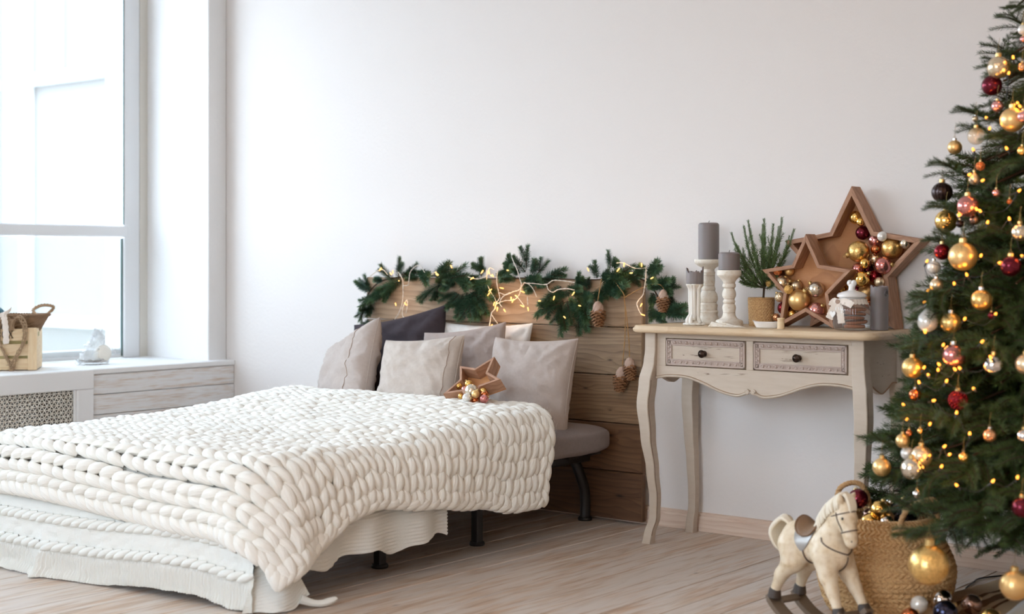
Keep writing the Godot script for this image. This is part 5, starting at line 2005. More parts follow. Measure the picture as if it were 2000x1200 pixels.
func pinecone(label: String, at: Vector3, d: Vector3, l: float) -> void:
	# hangs by its stalk end from the point `at`, tip along d
	var o := thing("pine_cone", label, "pine cone", at, 0.0, "hanging pine cones with cloth caps")
	var B := along(d)
	var g := Geo.new()
	var w := l * 0.2
	g.lathe(v2([0.0, l * 0.3, w * 0.7, l * 0.32, w * 0.85, l * 0.5, w * 0.6, l * 0.8, 0.0, l * 1.02]), 12, Vector3.ZERO, B)
	obj("core", g, M.cone, o)
	g = Geo.new()
	var n := 64
	for k in n:
		var t := float(k) / n
		var y := lerpf(0.34, 1.0, t) * l
		var r := w * (0.55 + 0.6 * sin(PI * (0.3 + 0.62 * t))) * (1.0 - 0.55 * t * t)
		var a := k * 2.39996
		var dir := Vector3(cos(a), 0, sin(a))
		var p := dir * r * 0.75 + Vector3(0, y - 0.004, 0)
		var tip := dir * (r + w * 0.5) + Vector3(0, y + l * 0.05, 0)
		var side := Vector3(-sin(a), 0, cos(a)) * w * 0.42
		var q: Array = []
		for e in [p - side * 0.7, p + side * 0.7, tip + side, tip - side, tip + dir * 0.002 + Vector3(0, 0.003, 0)]:
			q.append(B * (e as Vector3))
		g.quad(q[0], q[1], q[2], q[3], B * (dir - Vector3(0, 0.6, 0)))
		g.quad(q[0] + B * Vector3(0, 0.0022, 0), q[1] + B * Vector3(0, 0.0022, 0), q[2] + B * Vector3(0, 0.0016, 0), q[3] + B * Vector3(0, 0.0016, 0), B * (Vector3(0, 1, 0) + dir * 0.3))
		g.quad(q[3], q[2], q[2] + B * Vector3(0, 0.0016, 0), q[3] + B * Vector3(0, 0.0016, 0), B * dir)
	obj("scale_layer", g, M.cone_tip, o).set_meta("kind", "stuff")
	g = Geo.new()
	var rows := 12
	for r in rows + 1:
		var t := float(r) / rows
		for c in 25:
			var a := TAU * c / 24.0
			var rad := w * 1.18 * sqrt(maxf(0.0, 1.0 - pow(1.0 - t, 2.2))) * (1.0 + 0.05 * sin(a * 6.0 + r))
			g.add(B * Vector3(cos(a) * rad, l * 0.46 * t + 0.003 * sin(a * 3.0) * t, sin(a) * rad))
	g.weave(0, rows + 1, 25, true)
	obj("cloth_cap", g, M.burlap, o)

func twine_path(called: String, label: String, paths: Array) -> void:
	var o := thing(called, label, "twine", paths[0][0])
	for p in paths:
		var base := curve(p, 10)
		for s in 2:
			var g := Geo.new()
			var q := PackedVector3Array()
			for k in base.size():
				var a := k * 1.1 + PI * s
				q.append(base[k] + Vector3(cos(a), sin(a) * 0.4, sin(a)) * 0.0011)
			g.tube(q, even(0.0014), 5)
			obj("strand", g, M.twine, o, true)

func light_bulb(o: Node3D, at: Vector3, d: Vector3, l: float, r: float, m: Material, energy: float, col: Color) -> void:
	var g := Geo.new()
	var B := along(d)
	g.lathe(v2([0.0, 0.0, r * 0.8, 0.001, r, l * 0.3, r * 0.9, l * 0.7, r * 0.5, l * 0.95, 0.0, l]), 9, at, B)
	obj("bulb", g, m, o, true)
	var lamp := OmniLight3D.new()
	lamp.name = "bulb_glow"
	lamp.light_color = col
	lamp.light_energy = energy
	lamp.light_size = r * 0.9
	lamp.omni_range = 4.0
	lamp.omni_attenuation = 2.0
	lamp.shadow_enabled = true
	lamp.position = o.transform.affine_inverse() * (at + B.y * l * 0.5)
	o.add_child(lamp, true)

func make_headboard_dressing() -> void:
	for k in 6:
		sprigs.append(needle_sprig(300 + k, 0.12, 0.029, 0.55, 2600.0).mesh())
	var o := thing("pine_garland", "dark green artificial pine garland draped along the top of the headboard", "garland", Vector3(-0.7, 0.98, 0.06))
	var g := Geo.new()
	g.tube(curve([Vector3(-1.53, 0.72, 0.05), Vector3(-1.5, 0.85, 0.07), Vector3(-1.38, 0.96, 0.075), Vector3(-1.1, 0.985, 0.07), Vector3(-0.8, 0.975, 0.08), Vector3(-0.5, 0.98, 0.07), Vector3(-0.2, 0.975, 0.08), Vector3(0.02, 0.985, 0.07), Vector3(0.1, 0.93, 0.055), Vector3(0.14, 0.84, 0.055)], 8), even(0.003), 6)
	obj("core_wire", g, M.bark, o, true)
	sprig(o, -1.274, 0.973, 0.075, -1.248, 1.068, 0.098)
	sprig(o, -1.306, 0.955, 0.075, -1.349, 1.036, 0.110)
	sprig(o, -1.455, 0.906, 0.075, -1.495, 0.984, 0.075)
	sprig(o, -1.468, 0.915, 0.075, -1.474, 0.954, 0.149)
	sprig(o, -1.255, 0.964, 0.075, -1.358, 0.917, 0.100)
	sprig(o, -1.318, 0.945, 0.075, -1.438, 0.879, 0.113)
	sprig(o, -1.396, 0.907, 0.075, -1.468, 0.841, 0.122)
	sprig(o, -1.475, 0.863, 0.075, -1.444, 0.781, 0.139)
	sprig(o, -1.429, 0.869, 0.075, -1.447, 0.799, 0.110)
	sprig(o, -1.495, 0.768, 0.075, -1.440, 0.702, 0.143)
	sprig(o, -1.472, 0.774, 0.075, -1.405, 0.722, 0.149)
	sprig(o, -1.331, 0.936, 0.075, -1.319, 0.871, 0.108)
	sprig(o, -1.255, 0.988, 0.075, -1.155, 1.002, 0.061)
	sprig(o, -1.229, 0.988, 0.075, -1.190, 1.015, 0.063)
	sprig(o, -1.129, 1.002, 0.075, -1.038, 0.958, 0.148)
	sprig(o, -1.043, 0.998, 0.075, -0.913, 1.003, 0.126)
	sprig(o, -1.031, 0.953, 0.075, -0.836, 1.026, 0.121)
	sprig(o, -1.019, 0.948, 0.075, -1.129, 0.897, 0.109)
	sprig(o, -1.031, 0.930, 0.075, -1.036, 0.876, 0.104)
	sprig(o, -0.959, 0.958, 0.075, -0.964, 0.923, 0.130)
	sprig(o, -0.923, 0.913, 0.075, -1.001, 0.872, 0.108)
	sprig(o, -0.911, 0.909, 0.075, -0.928, 0.843, 0.137)
	sprig(o, -0.887, 0.905, 0.075, -0.895, 0.830, 0.120)
	sprig(o, -0.864, 0.914, 0.075, -0.854, 0.804, 0.126)
	sprig(o, -0.852, 0.905, 0.075, -0.784, 0.805, 0.147)
	sprig(o, -0.840, 0.914, 0.075, -0.762, 0.811, 0.126)
	sprig(o, -0.828, 0.915, 0.075, -0.716, 0.825, 0.105)
	sprig(o, -0.782, 0.977, 0.075, -0.748, 0.916, 0.108)
	sprig(o, -0.782, 0.986, 0.075, -0.758, 1.065, 0.097)
	sprig(o, -0.759, 1.008, 0.075, -0.817, 1.043, 0.088)
	sprig(o, -0.840, 0.968, 0.075, -0.676, 0.904, 0.132)
	sprig(o, -0.852, 0.954, 0.075, -0.659, 0.883, 0.120)
	sprig(o, -0.634, 1.004, 0.075, -0.602, 1.078, 0.114)
	sprig(o, -0.611, 1.000, 0.075, -0.647, 1.043, 0.086)
	sprig(o, -0.690, 0.995, 0.075, -0.596, 0.987, 0.108)
	sprig(o, -1.377, 0.968, 0.075, -1.392, 0.964, 0.113)
	sprig(o, -0.911, 0.976, 0.075, -0.807, 0.951, 0.128)
	sprig(o, -1.435, 0.831, 0.075, -1.465, 0.822, 0.131)
	sprig(o, -0.875, 0.976, 0.075, -0.802, 0.986, 0.085)
	sprig(o, -0.935, 0.949, 0.075, -0.950, 0.958, 0.132)
	sprig(o, -1.396, 0.926, 0.075, -1.388, 0.889, 0.110)
	sprig(o, -0.864, 0.878, 0.075, -0.909, 0.856, 0.125)
	sprig(o, -0.823, 0.888, 0.075, -0.840, 0.853, 0.109)
	sprig(o, -0.589, 0.978, 0.075, -0.620, 0.970, 0.146)
	sprig(o, -0.959, 0.976, 0.075, -1.001, 0.971, 0.122)
	sprig(o, -1.154, 0.979, 0.075, -1.216, 0.974, 0.089)
	sprig(o, -0.534, 1.022, 0.075, -0.523, 1.115, 0.088)
	sprig(o, -0.539, 1.005, 0.075, -0.580, 1.074, 0.100)
	sprig(o, -0.501, 1.001, 0.075, -0.438, 1.052, 0.120)
	sprig(o, -0.484, 0.988, 0.075, -0.432, 1.056, 0.066)
	sprig(o, -0.425, 0.984, 0.075, -0.332, 1.023, 0.077)
	sprig(o, -0.578, 0.996, 0.075, -0.573, 1.031, 0.123)
	sprig(o, -0.528, 0.979, 0.075, -0.418, 0.955, 0.126)
	sprig(o, -0.501, 0.936, 0.075, -0.495, 0.920, 0.130)
	sprig(o, -0.414, 0.958, 0.075, -0.451, 0.946, 0.103)
	sprig(o, -0.350, 0.946, 0.075, -0.427, 0.870, 0.127)
	sprig(o, -0.361, 0.921, 0.075, -0.449, 0.822, 0.106)
	sprig(o, -0.339, 0.887, 0.075, -0.414, 0.836, 0.131)
	sprig(o, -0.350, 0.870, 0.075, -0.317, 0.750, 0.118)
	sprig(o, -0.355, 0.853, 0.075, -0.323, 0.801, 0.138)
	sprig(o, -0.318, 0.888, 0.075, -0.287, 0.797, 0.102)
	sprig(o, -0.287, 0.871, 0.075, -0.192, 0.778, 0.105)
	sprig(o, -0.266, 0.897, 0.075, -0.161, 0.826, 0.134)
	sprig(o, -0.266, 0.930, 0.075, -0.237, 1.002, 0.100)
	sprig(o, -0.235, 0.956, 0.075, -0.252, 0.989, 0.094)
	sprig(o, -0.204, 0.940, 0.075, -0.220, 0.981, 0.096)
	sprig(o, -0.235, 0.922, 0.075, -0.142, 0.868, 0.146)
	sprig(o, -0.168, 0.982, 0.075, -0.187, 1.052, 0.070)
	sprig(o, -0.142, 0.982, 0.075, -0.070, 1.015, 0.121)
	sprig(o, -0.102, 1.023, 0.075, -0.103, 1.093, 0.073)
	sprig(o, -0.087, 1.031, 0.075, -0.053, 1.048, 0.087)
	sprig(o, -0.082, 0.994, 0.075, 0.028, 1.024, 0.091)
	sprig(o, -0.032, 0.991, 0.075, 0.066, 0.991, 0.089)
	sprig(o, 0.017, 0.999, 0.075, 0.098, 1.020, 0.123)
	sprig(o, 0.069, 0.999, 0.050, 0.157, 1.048, 0.119)
	sprig(o, -0.132, 0.945, 0.075, 0.016, 0.955, 0.131)
	sprig(o, -0.153, 0.932, 0.075, -0.022, 0.922, 0.104)
	sprig(o, -0.092, 0.941, 0.075, -0.019, 0.910, 0.137)
	sprig(o, -0.173, 0.923, 0.075, -0.090, 0.909, 0.134)
	sprig(o, 0.107, 0.959, 0.050, 0.214, 0.977, 0.111)
	sprig(o, 0.146, 0.943, 0.050, 0.226, 0.961, 0.087)
	sprig(o, 0.155, 0.927, 0.050, 0.208, 0.877, 0.073)
	sprig(o, 0.136, 0.927, 0.050, 0.207, 0.945, 0.101)
	sprig(o, 0.174, 0.879, 0.050, 0.252, 0.874, 0.076)
	sprig(o, 0.146, 0.855, 0.050, 0.268, 0.843, 0.108)
	sprig(o, 0.098, 0.846, 0.050, 0.175, 0.809, 0.110)
	sprig(o, 0.078, 0.869, 0.050, 0.110, 0.811, 0.090)
	sprig(o, 0.117, 0.951, 0.050, 0.109, 0.952, 0.117)
	sprig(o, 0.088, 0.926, 0.050, 0.093, 0.870, 0.079)
	sprig(o, 0.069, 0.975, 0.050, 0.142, 0.964, 0.117)
	sprig(o, -0.308, 0.947, 0.075, -0.210, 0.899, 0.123)
	sprig(o, -0.382, 0.976, 0.075, -0.417, 0.980, 0.113)
	sprig(o, -0.132, 0.973, 0.075, -0.005, 0.983, 0.128)
	sprig(o, -0.468, 0.971, 0.075, -0.534, 0.970, 0.102)
	sprig(o, -0.308, 0.922, 0.075, -0.373, 0.896, 0.101)
	sprig(o, -0.276, 0.846, 0.075, -0.258, 0.898, 0.127)
	twine_path("twine_pair", "jute twine tied over the headboard with two pine cones dangling low", [[Vector3(-0.063, 0.981, 0.11), Vector3(-0.024, 0.951, 0.13), Vector3(0.001, 0.923, 0.13), Vector3(0.003, 0.906, 0.13)], [Vector3(0.003, 0.906, 0.13), Vector3(-0.004, 0.85, 0.112), Vector3(-0.014, 0.748, 0.1), Vector3(-0.026, 0.632, 0.1)], [Vector3(0.003, 0.906, 0.13), Vector3(0.003, 0.83, 0.112), Vector3(0.006, 0.728, 0.1), Vector3(0.008, 0.67, 0.1)], [Vector3(0.003, 0.906, 0.13), Vector3(0.055, 0.935, 0.12), Vector3(0.108, 0.958, 0.1), Vector3(0.150, 0.960, 0.1), Vector3(0.171, 0.943, 0.1)]])
	twine_path("twine", "short piece of jute twine holding the cone in front of the headboard", [[Vector3(-0.121, 0.98, 0.11), Vector3(-0.121, 0.892, 0.135)]])
	pinecone("pine cone with a pink burlap cap hanging below the garland in front of the planks", Vector3(-0.121, 0.892, 0.135), Vector3(0.05, -1, 0), 0.1)
	pinecone("pine cone with a burlap cap hanging in the garland end past the headboard", Vector3(0.171, 0.943, 0.1), Vector3(-0.06, -1, 0.02), 0.088)
	pinecone("lower of the two pine cones dangling on long twine, tilted to the bed", Vector3(-0.026, 0.632, 0.1), Vector3(-0.16, -1, 0), 0.1)
	pinecone("upper of the two pine cones dangling on long twine, nearest the table", Vector3(0.008, 0.67, 0.103), Vector3(0.1, -1, 0), 0.088)
	var strands := [[Vector3(-1.406, 0.980, 0.125), Vector3(-1.360, 1.006, 0.125), Vector3(-1.322, 1.013, 0.125), Vector3(-1.293, 0.990, 0.125)],
		[Vector3(-1.226, 1.002, 0.125), Vector3(-1.201, 0.970, 0.125), Vector3(-1.198, 0.938, 0.125), Vector3(-1.198, 0.892, 0.125), Vector3(-1.207, 0.851, 0.125), Vector3(-1.226, 0.814, 0.125), Vector3(-1.252, 0.785, 0.125), Vector3(-1.277, 0.753, 0.125), Vector3(-1.309, 0.733, 0.125), Vector3(-1.335, 0.705, 0.125), Vector3(-1.341, 0.686, 0.125)],
		[Vector3(-1.201, 0.942, 0.125), Vector3(-1.167, 0.945, 0.125), Vector3(-1.161, 0.972, 0.125), Vector3(-1.154, 1.002, 0.125), Vector3(-1.126, 1.027, 0.125), Vector3(-1.096, 1.032, 0.125), Vector3(-1.071, 1.007, 0.125), Vector3(-1.047, 0.982, 0.125), Vector3(-1.010, 1.001, 0.125), Vector3(-0.986, 0.994, 0.125)],
		[Vector3(-1.201, 0.837, 0.125), Vector3(-1.189, 0.860, 0.125), Vector3(-1.173, 0.879, 0.125), Vector3(-1.170, 0.856, 0.125), Vector3(-1.179, 0.819, 0.125)],
		[Vector3(-1.198, 0.846, 0.125), Vector3(-1.201, 0.810, 0.125), Vector3(-1.182, 0.787, 0.125), Vector3(-1.201, 0.759, 0.125), Vector3(-1.214, 0.741, 0.125)],
		[Vector3(-1.176, 0.787, 0.125), Vector3(-1.214, 0.789, 0.125), Vector3(-1.252, 0.783, 0.125), Vector3(-1.283, 0.766, 0.125), Vector3(-1.309, 0.733, 0.125)],
		[Vector3(-1.335, 0.695, 0.125), Vector3(-1.322, 0.668, 0.125), Vector3(-1.290, 0.667, 0.125), Vector3(-1.264, 0.684, 0.125), Vector3(-1.271, 0.709, 0.125), Vector3(-1.302, 0.713, 0.125), Vector3(-1.328, 0.691, 0.125)],
		[Vector3(-1.271, 0.707, 0.125), Vector3(-1.245, 0.721, 0.125), Vector3(-1.226, 0.745, 0.125)],
		[Vector3(-0.815, 0.984, 0.125), Vector3(-0.766, 0.975, 0.125), Vector3(-0.725, 0.982, 0.125), Vector3(-0.705, 0.995, 0.125), Vector3(-0.694, 1.022, 0.125), Vector3(-0.671, 1.017, 0.125)],
		[Vector3(-0.708, 1.013, 0.125), Vector3(-0.708, 0.963, 0.125), Vector3(-0.691, 0.926, 0.125), Vector3(-0.666, 0.896, 0.125), Vector3(-0.657, 0.874, 0.125), Vector3(-0.666, 0.848, 0.125), Vector3(-0.683, 0.830, 0.125), Vector3(-0.688, 0.804, 0.125), Vector3(-0.694, 0.778, 0.125), Vector3(-0.697, 0.762, 0.125)],
		[Vector3(-0.649, 1.013, 0.125), Vector3(-0.654, 0.965, 0.125), Vector3(-0.643, 0.918, 0.125), Vector3(-0.638, 0.896, 0.125), Vector3(-0.657, 0.874, 0.125)],
		[Vector3(-0.638, 0.918, 0.125), Vector3(-0.604, 0.910, 0.125), Vector3(-0.565, 0.923, 0.125), Vector3(-0.532, 0.932, 0.125), Vector3(-0.521, 0.954, 0.125), Vector3(-0.529, 0.977, 0.125), Vector3(-0.543, 1.014, 0.125), Vector3(-0.560, 1.044, 0.125), Vector3(-0.571, 1.065, 0.125)],
		[Vector3(-0.657, 0.870, 0.125), Vector3(-0.612, 0.884, 0.125), Vector3(-0.560, 0.889, 0.125), Vector3(-0.532, 0.911, 0.125), Vector3(-0.521, 0.941, 0.125), Vector3(-0.505, 0.962, 0.125)],
		[Vector3(-0.626, 0.858, 0.125), Vector3(-0.638, 0.875, 0.125), Vector3(-0.621, 0.901, 0.125), Vector3(-0.582, 0.919, 0.125)],
		[Vector3(-0.505, 0.962, 0.125), Vector3(-0.478, 0.954, 0.125), Vector3(-0.456, 0.933, 0.125), Vector3(-0.440, 0.904, 0.125)],
		[Vector3(-0.505, 0.960, 0.125), Vector3(-0.461, 0.959, 0.125), Vector3(-0.391, 0.955, 0.125), Vector3(-0.354, 0.972, 0.125), Vector3(-0.302, 0.971, 0.125), Vector3(-0.244, 0.965, 0.125)],
		[Vector3(-0.386, 0.955, 0.125), Vector3(-0.378, 0.934, 0.125), Vector3(-0.354, 0.924, 0.125), Vector3(-0.328, 0.935, 0.125), Vector3(-0.281, 0.939, 0.125), Vector3(-0.244, 0.934, 0.125)],
		[Vector3(-0.538, 0.898, 0.125), Vector3(-0.521, 0.881, 0.125), Vector3(-0.505, 0.864, 0.125)],
		[Vector3(-0.488, 0.903, 0.125), Vector3(-0.486, 0.869, 0.125)],
		[Vector3(0.104, 1.028, 0.125), Vector3(0.102, 0.982, 0.125), Vector3(0.097, 0.952, 0.125), Vector3(0.090, 0.920, 0.125), Vector3(0.070, 0.899, 0.125), Vector3(0.061, 0.881, 0.125), Vector3(0.075, 0.851, 0.125), Vector3(0.090, 0.839, 0.125)],
		[Vector3(-0.037, 1.044, 0.125), Vector3(-0.003, 1.044, 0.125), Vector3(0.051, 1.024, 0.125), Vector3(0.104, 1.024, 0.125)],
		[Vector3(-0.683, 0.826, 0.125), Vector3(-0.666, 0.805, 0.125), Vector3(-0.649, 0.788, 0.125)]]
	var tips := [
		Vector3(-1.327, 1.022, 0.129), Vector3(-1.257, 1.009, 0.129), Vector3(-1.273, 0.999, 0.129), Vector3(-1.219, 0.963, 0.129), Vector3(-1.241, 0.864, 0.129),
		Vector3(-1.172, 0.854, 0.129), Vector3(-1.241, 0.761, 0.129), Vector3(-1.331, 0.679, 0.129), Vector3(-0.911, 1.034, 0.129), Vector3(-0.998, 1.005, 0.129),
		Vector3(-0.989, 0.989, 0.129), Vector3(-0.725, 1.013, 0.129), Vector3(-0.696, 1.011, 0.129), Vector3(-0.685, 0.991, 0.129), Vector3(-0.677, 0.996, 0.129),
		Vector3(-0.612, 0.936, 0.129), Vector3(-0.677, 0.933, 0.129), Vector3(-0.688, 0.919, 0.129), Vector3(-0.595, 1.013, 0.129), Vector3(-0.551, 0.908, 0.129),
		Vector3(-0.573, 0.902, 0.129), Vector3(-0.657, 0.866, 0.129), Vector3(-0.646, 0.857, 0.129), Vector3(-0.612, 0.849, 0.129), Vector3(-0.674, 0.783, 0.129),
		Vector3(-0.646, 0.784, 0.129), Vector3(-0.779, 0.982, 0.129), Vector3(-0.499, 0.920, 0.129), Vector3(-0.426, 0.887, 0.129), Vector3(-0.502, 0.860, 0.129),
		Vector3(-0.483, 0.860, 0.129), Vector3(-0.343, 0.909, 0.129), Vector3(-0.241, 0.927, 0.129), Vector3(-0.221, 0.872, 0.129), Vector3(-0.296, 0.826, 0.129),
		Vector3(-0.170, 1.011, 0.129), Vector3(-0.019, 1.024, 0.129), Vector3(0.030, 1.004, 0.129), Vector3(0.003, 1.046, 0.129), Vector3(0.085, 1.044, 0.129),
		Vector3(0.128, 0.982, 0.129), Vector3(0.088, 0.886, 0.129), Vector3(0.102, 0.838, 0.129), Vector3(-0.559, 0.893, 0.129), Vector3(-0.662, 0.879, 0.129)]
	o = thing("string_lights", "white twisted wire of warm fairy lights tangled over the headboard and pillows", "string lights", Vector3(-0.7, 0.95, 0.12))
	for p in strands:
		var base := curve(p, 8)
		for s in 2:
			g = Geo.new()
			var q := PackedVector3Array()
			for k in base.size():
				var a := k * 0.9 + PI * s
				# the strands that reach the dark pillow lie on its face
				var lift := 0.13 * smoothstep(0.76, 0.7, base[k].y) * smoothstep(-0.9, -1.1, base[k].x)
				q.append(base[k] + Vector3(cos(a) * 0.0013, sin(a) * 0.0013, lift + sin(a) * 0.0013))
			g.tube(q, even(0.0012), 5)
			obj("wire", g, M.wire_white, o, true)
	for t in tips:
		light_bulb(o, t, Vector3(rng.randf_range(-0.8, 0.8), rng.randf_range(-1.0, 0.3), 0.25), 0.019, 0.0028, M.bulb, 0.002, rgb(255, 196, 120))

# ------------------------------------------------------------------ tree
const TREE := Vector3(1.83, 0, 0.565)
const T_LOW := 0.30
const T_HIGH := 2.2

const BOUGHS := [
	[Vector3(1.598, 0.458, 0.996), Vector3(1.513, 0.435, 1.141)],
	[Vector3(1.675, 0.348, 1.050), Vector3(1.603, 0.395, 1.196)],
	[Vector3(1.770, 0.346, 1.203), Vector3(1.647, 0.321, 1.354)],
	[Vector3(1.563, 0.473, 0.920), Vector3(1.483, 0.551, 1.036)],
	[Vector3(1.664, 0.841, 0.894), Vector3(1.572, 0.793, 1.029)],
	[Vector3(1.639, 0.960, 0.823), Vector3(1.562, 0.932, 0.972)],
	[Vector3(1.626, 1.301, 0.623), Vector3(1.564, 1.333, 0.778)],
	[Vector3(1.654, 1.103, 0.727), Vector3(1.593, 1.132, 0.883)],
	[Vector3(1.595, 1.101, 0.600), Vector3(1.518, 1.100, 0.751)],
	[Vector3(1.663, 1.434, 0.592), Vector3(1.599, 1.442, 0.750)],
	[Vector3(1.676, 1.465, 0.539), Vector3(1.598, 1.500, 0.686)],
	[Vector3(1.691, 1.650, 0.393), Vector3(1.626, 1.721, 0.534)],
	[Vector3(1.660, 1.648, 0.349), Vector3(1.587, 1.664, 0.502)],
	[Vector3(1.681, 1.761, 0.286), Vector3(1.654, 1.807, 0.447)],
	[Vector3(1.634, 0.270, 0.578), Vector3(1.628, 0.187, 0.726)],
	[Vector3(1.742, 0.248, 0.610), Vector3(1.735, 0.185, 0.768)],
	[Vector3(1.679, 0.465, 1.040), Vector3(1.630, 0.375, 1.175)],
	[Vector3(1.648, 1.200, 0.680), Vector3(1.575, 1.203, 0.833)],
	[Vector3(1.668, 0.988, 0.882), Vector3(1.600, 0.894, 1.006)]]

func tree_radius(y: float) -> float:
	return 0.575 * (T_HIGH - y) / (T_HIGH - T_LOW)

# a spray: one limb along y with side twigs in a rough plane, needled all over
func spray(s: int, l: float) -> Geo:
	var r := RandomNumberGenerator.new()
	r.seed = s
	var g := Geo.new()
	g.tinted = true
	var stems: Array = []
	var bend := Vector3(0, 0, r.randf_range(0.03, 0.12)) * l
	stems.append([Vector3.ZERO, Vector3(0, l, 0) + bend, bend * -0.4])
	var n := 4
	for k in n:
		var t := lerpf(0.22, 0.72, (k + r.randf() * 0.6) / n)
		for side in [-1.0, 1.0]:
			if r.randf() < 0.12:
				continue
			var a: float = side * r.randf_range(0.55, 0.85)
			var ll := l * (1.0 - t) * r.randf_range(0.6, 0.85) + 0.02
			var p := Vector3(0, l * t, 0) + bend * t * t
			stems.append([p, p + Vector3(sin(a) * ll, cos(a) * ll, r.randf_range(-0.25, 0.35) * ll), Vector3(0, 0, 0.012)])
	for st in stems:
		var a: Vector3 = st[0]
		var b: Vector3 = st[1]
		var sag: Vector3 = st[2]
		var path := PackedVector3Array()
		for k in 6:
			var t := k / 5.0
			path.append(a.lerp(b, t) + sag * 4.0 * t * (1.0 - t))
		g.tint = Color(0.06, 0.042, 0.025)
		g.tube(path, PackedFloat32Array([0.003, 0.0027, 0.0024, 0.002, 0.0016, 0.001]), 4)
		var len := a.distance_to(b)
		var count := int(len * 1250.0)
		var B := along(b - a)
		for q in count:
			var t := (q + r.randf()) / count
			var f := t * 4.999
			var p := path[int(f)].lerp(path[int(f) + 1], fposmod(f, 1.0))
			var ang := q * 2.39996 + r.randf() * 0.6
			var lean := lerpf(0.55, 1.7, t * t * t)
			var d := (B.x * cos(ang) + B.z * sin(ang) + B.y * lean * r.randf_range(0.7, 1.3)).normalized()
			var v := r.randf()
			g.tint = Color(0.022 + 0.042 * v, 0.045 + 0.062 * v, 0.010 + 0.014 * v)
			blade(g, p, d, r.randf_range(0.019, 0.029), 0.00095)
	return g

func make_tree() -> void:
	var o := thing("christmas_tree", "tall dark green Christmas tree in the corner by the console table", "christmas tree", TREE)
	var g := Geo.new()
	var path := PackedVector3Array()
	var rad := PackedFloat32Array()
	for k in 12:
		var y := lerpf(0.05, 2.15, k / 11.0)
		path.append(Vector3(wobble(Vector3(0, y, 0), 2.0) * 0.01, y, 0))
		rad.append(lerpf(0.034, 0.006, k / 11.0))
	g.tube(path, rad, 12)
	obj("trunk", g, M.bark, o)
	g = Geo.new()
	for k in 4:
		var a := k * PI / 2.0 + 0.4
		g.box(Vector3(cos(a) * 0.13, 0.025, sin(a) * 0.13), Vector3(0.28, 0.02, 0.03), 0.003, Basis(Vector3.UP, -a))
	g.lathe(v2([0.036, 0.0, 0.05, 0.0, 0.05, 0.1, 0.036, 0.1]), 20)
	obj("stand", g, M.black, o)
	var kinds: Array = []
	for k in 7:
		kinds.append(spray(700 + k, [0.26, 0.24, 0.28, 0.22, 0.25, 0.2, 0.27][k]).mesh())
	# whorls of limbs; the outermost sprays that face the room are parts, the dense inside is one mass
	var inside: Array[Transform3D] = []
	var r := RandomNumberGenerator.new()
	r.seed = 77
	var parts := 0
	var y := T_LOW + 0.03
	var ring := 0
	var limbs := Geo.new()
	while y < T_HIGH - 0.02:
		var R := tree_radius(y)
		var count := int(clampf(R * 46.0, 5, 27))
		for k in count:
			var a := TAU * (k + 0.5 * (ring % 2) + r.randf_range(-0.25, 0.25)) / count
			var out := Vector3(cos(a), 0, sin(a))
			var reach := R * r.randf_range(0.86, 1.1)
			var droop := r.randf_range(-0.32, 0.12) - 0.1 * (1.0 - (y - T_LOW) / (T_HIGH - T_LOW))
			var d := (out + Vector3(0, droop, 0)).normalized()
			var room := out.dot((Vector3(3.3, 0, 4.9) - TREE).normalized())
			limbs.tube(PackedVector3Array([Vector3(0, y + 0.08, 0), out * reach * 0.5 + Vector3(0, y + 0.03, 0), out * reach * 0.8 + Vector3(0, y, 0)]), PackedFloat32Array([0.006, 0.0045, 0.003]), 4)
			var steps := 3 if R > 0.25 else 2
			for s in steps:
				var l := 0.25
				var from := reach - 0.24 - 0.14 * s
				if from < -0.05 and s > 0:
					continue
				var p := out * maxf(from, 0.01) + Vector3(0, y + 0.03 * s + r.randf_range(-0.02, 0.02), 0)
				var turned := d.rotated(Vector3.UP, r.randf_range(-0.35, 0.35) + (0.5 if s == 1 else -0.5 if s == 2 else 0.0) * r.randf_range(-1, 1)) + Vector3(0, 0.25 * s * r.randf(), 0)
				var yy := turned.normalized()
				var zz := (Vector3.UP - yy * yy.y).normalized().rotated(yy, r.randf_range(-0.7, 0.7))
				var B := Basis(yy.cross(zz), yy, zz).scaled(Vector3.ONE * r.randf_range(0.82, 1.12) * clampf(R / 0.26, 0.3, 1.0))
				var tip := TREE + p + yy * 0.26
				# a gap in the boughs above the basket, where its heap shows
				var gap := Geometry3D.get_closest_point_to_segment(tip, Vector3(1.41, 0.30, 0.82), Vector3(1.62, 0.38, 1.24))
				if gap.distance_to(tip) < 0.125:
					continue
				if tip.z < 0.03:
					p.z += 0.04 - tip.z
				var place := Transform3D(B, p)
				if s == 0 and room > -0.15 and parts < 292:
					parts += 1
					reuse("branch", kinds[r.randi() % 7], M.needle, o, place)
				else:
					inside.append(place)
		y += lerpf(0.062, 0.085, (y - T_LOW) / (T_HIGH - T_LOW))
		ring += 1
	# single boughs that reach out past the cone
	for b in BOUGHS:
		var a: Vector3 = b[0]
		var t: Vector3 = b[1]
		var yy := (t - a).normalized()
		var zz := (Vector3.UP - yy * yy.y).normalized()
		var s := a.distance_to(t) / 0.26
		reuse("bough", kinds[(parts) % 7], M.needle, o, Transform3D(Basis(yy.cross(zz), yy, zz).scaled(Vector3.ONE * s), a - TREE))
		parts += 1
	obj("limbs", limbs, M.bark, o).set_meta("kind", "stuff")
	var mm := MultiMesh.new()
	mm.transform_format = MultiMesh.TRANSFORM_3D
	mm.mesh = kinds[0]
	mm.instance_count = inside.size()
	for k in inside.size():
		mm.set_instance_transform(k, inside[k])
	var fill := MultiMeshInstance3D.new()
	fill.name = "inner_foliage"
	fill.multimesh = mm
	fill.material_override = M.needle
	fill.set_meta("kind", "stuff")
	o.add_child(fill, true)
	make_tree_baubles()
	make_tree_lights()

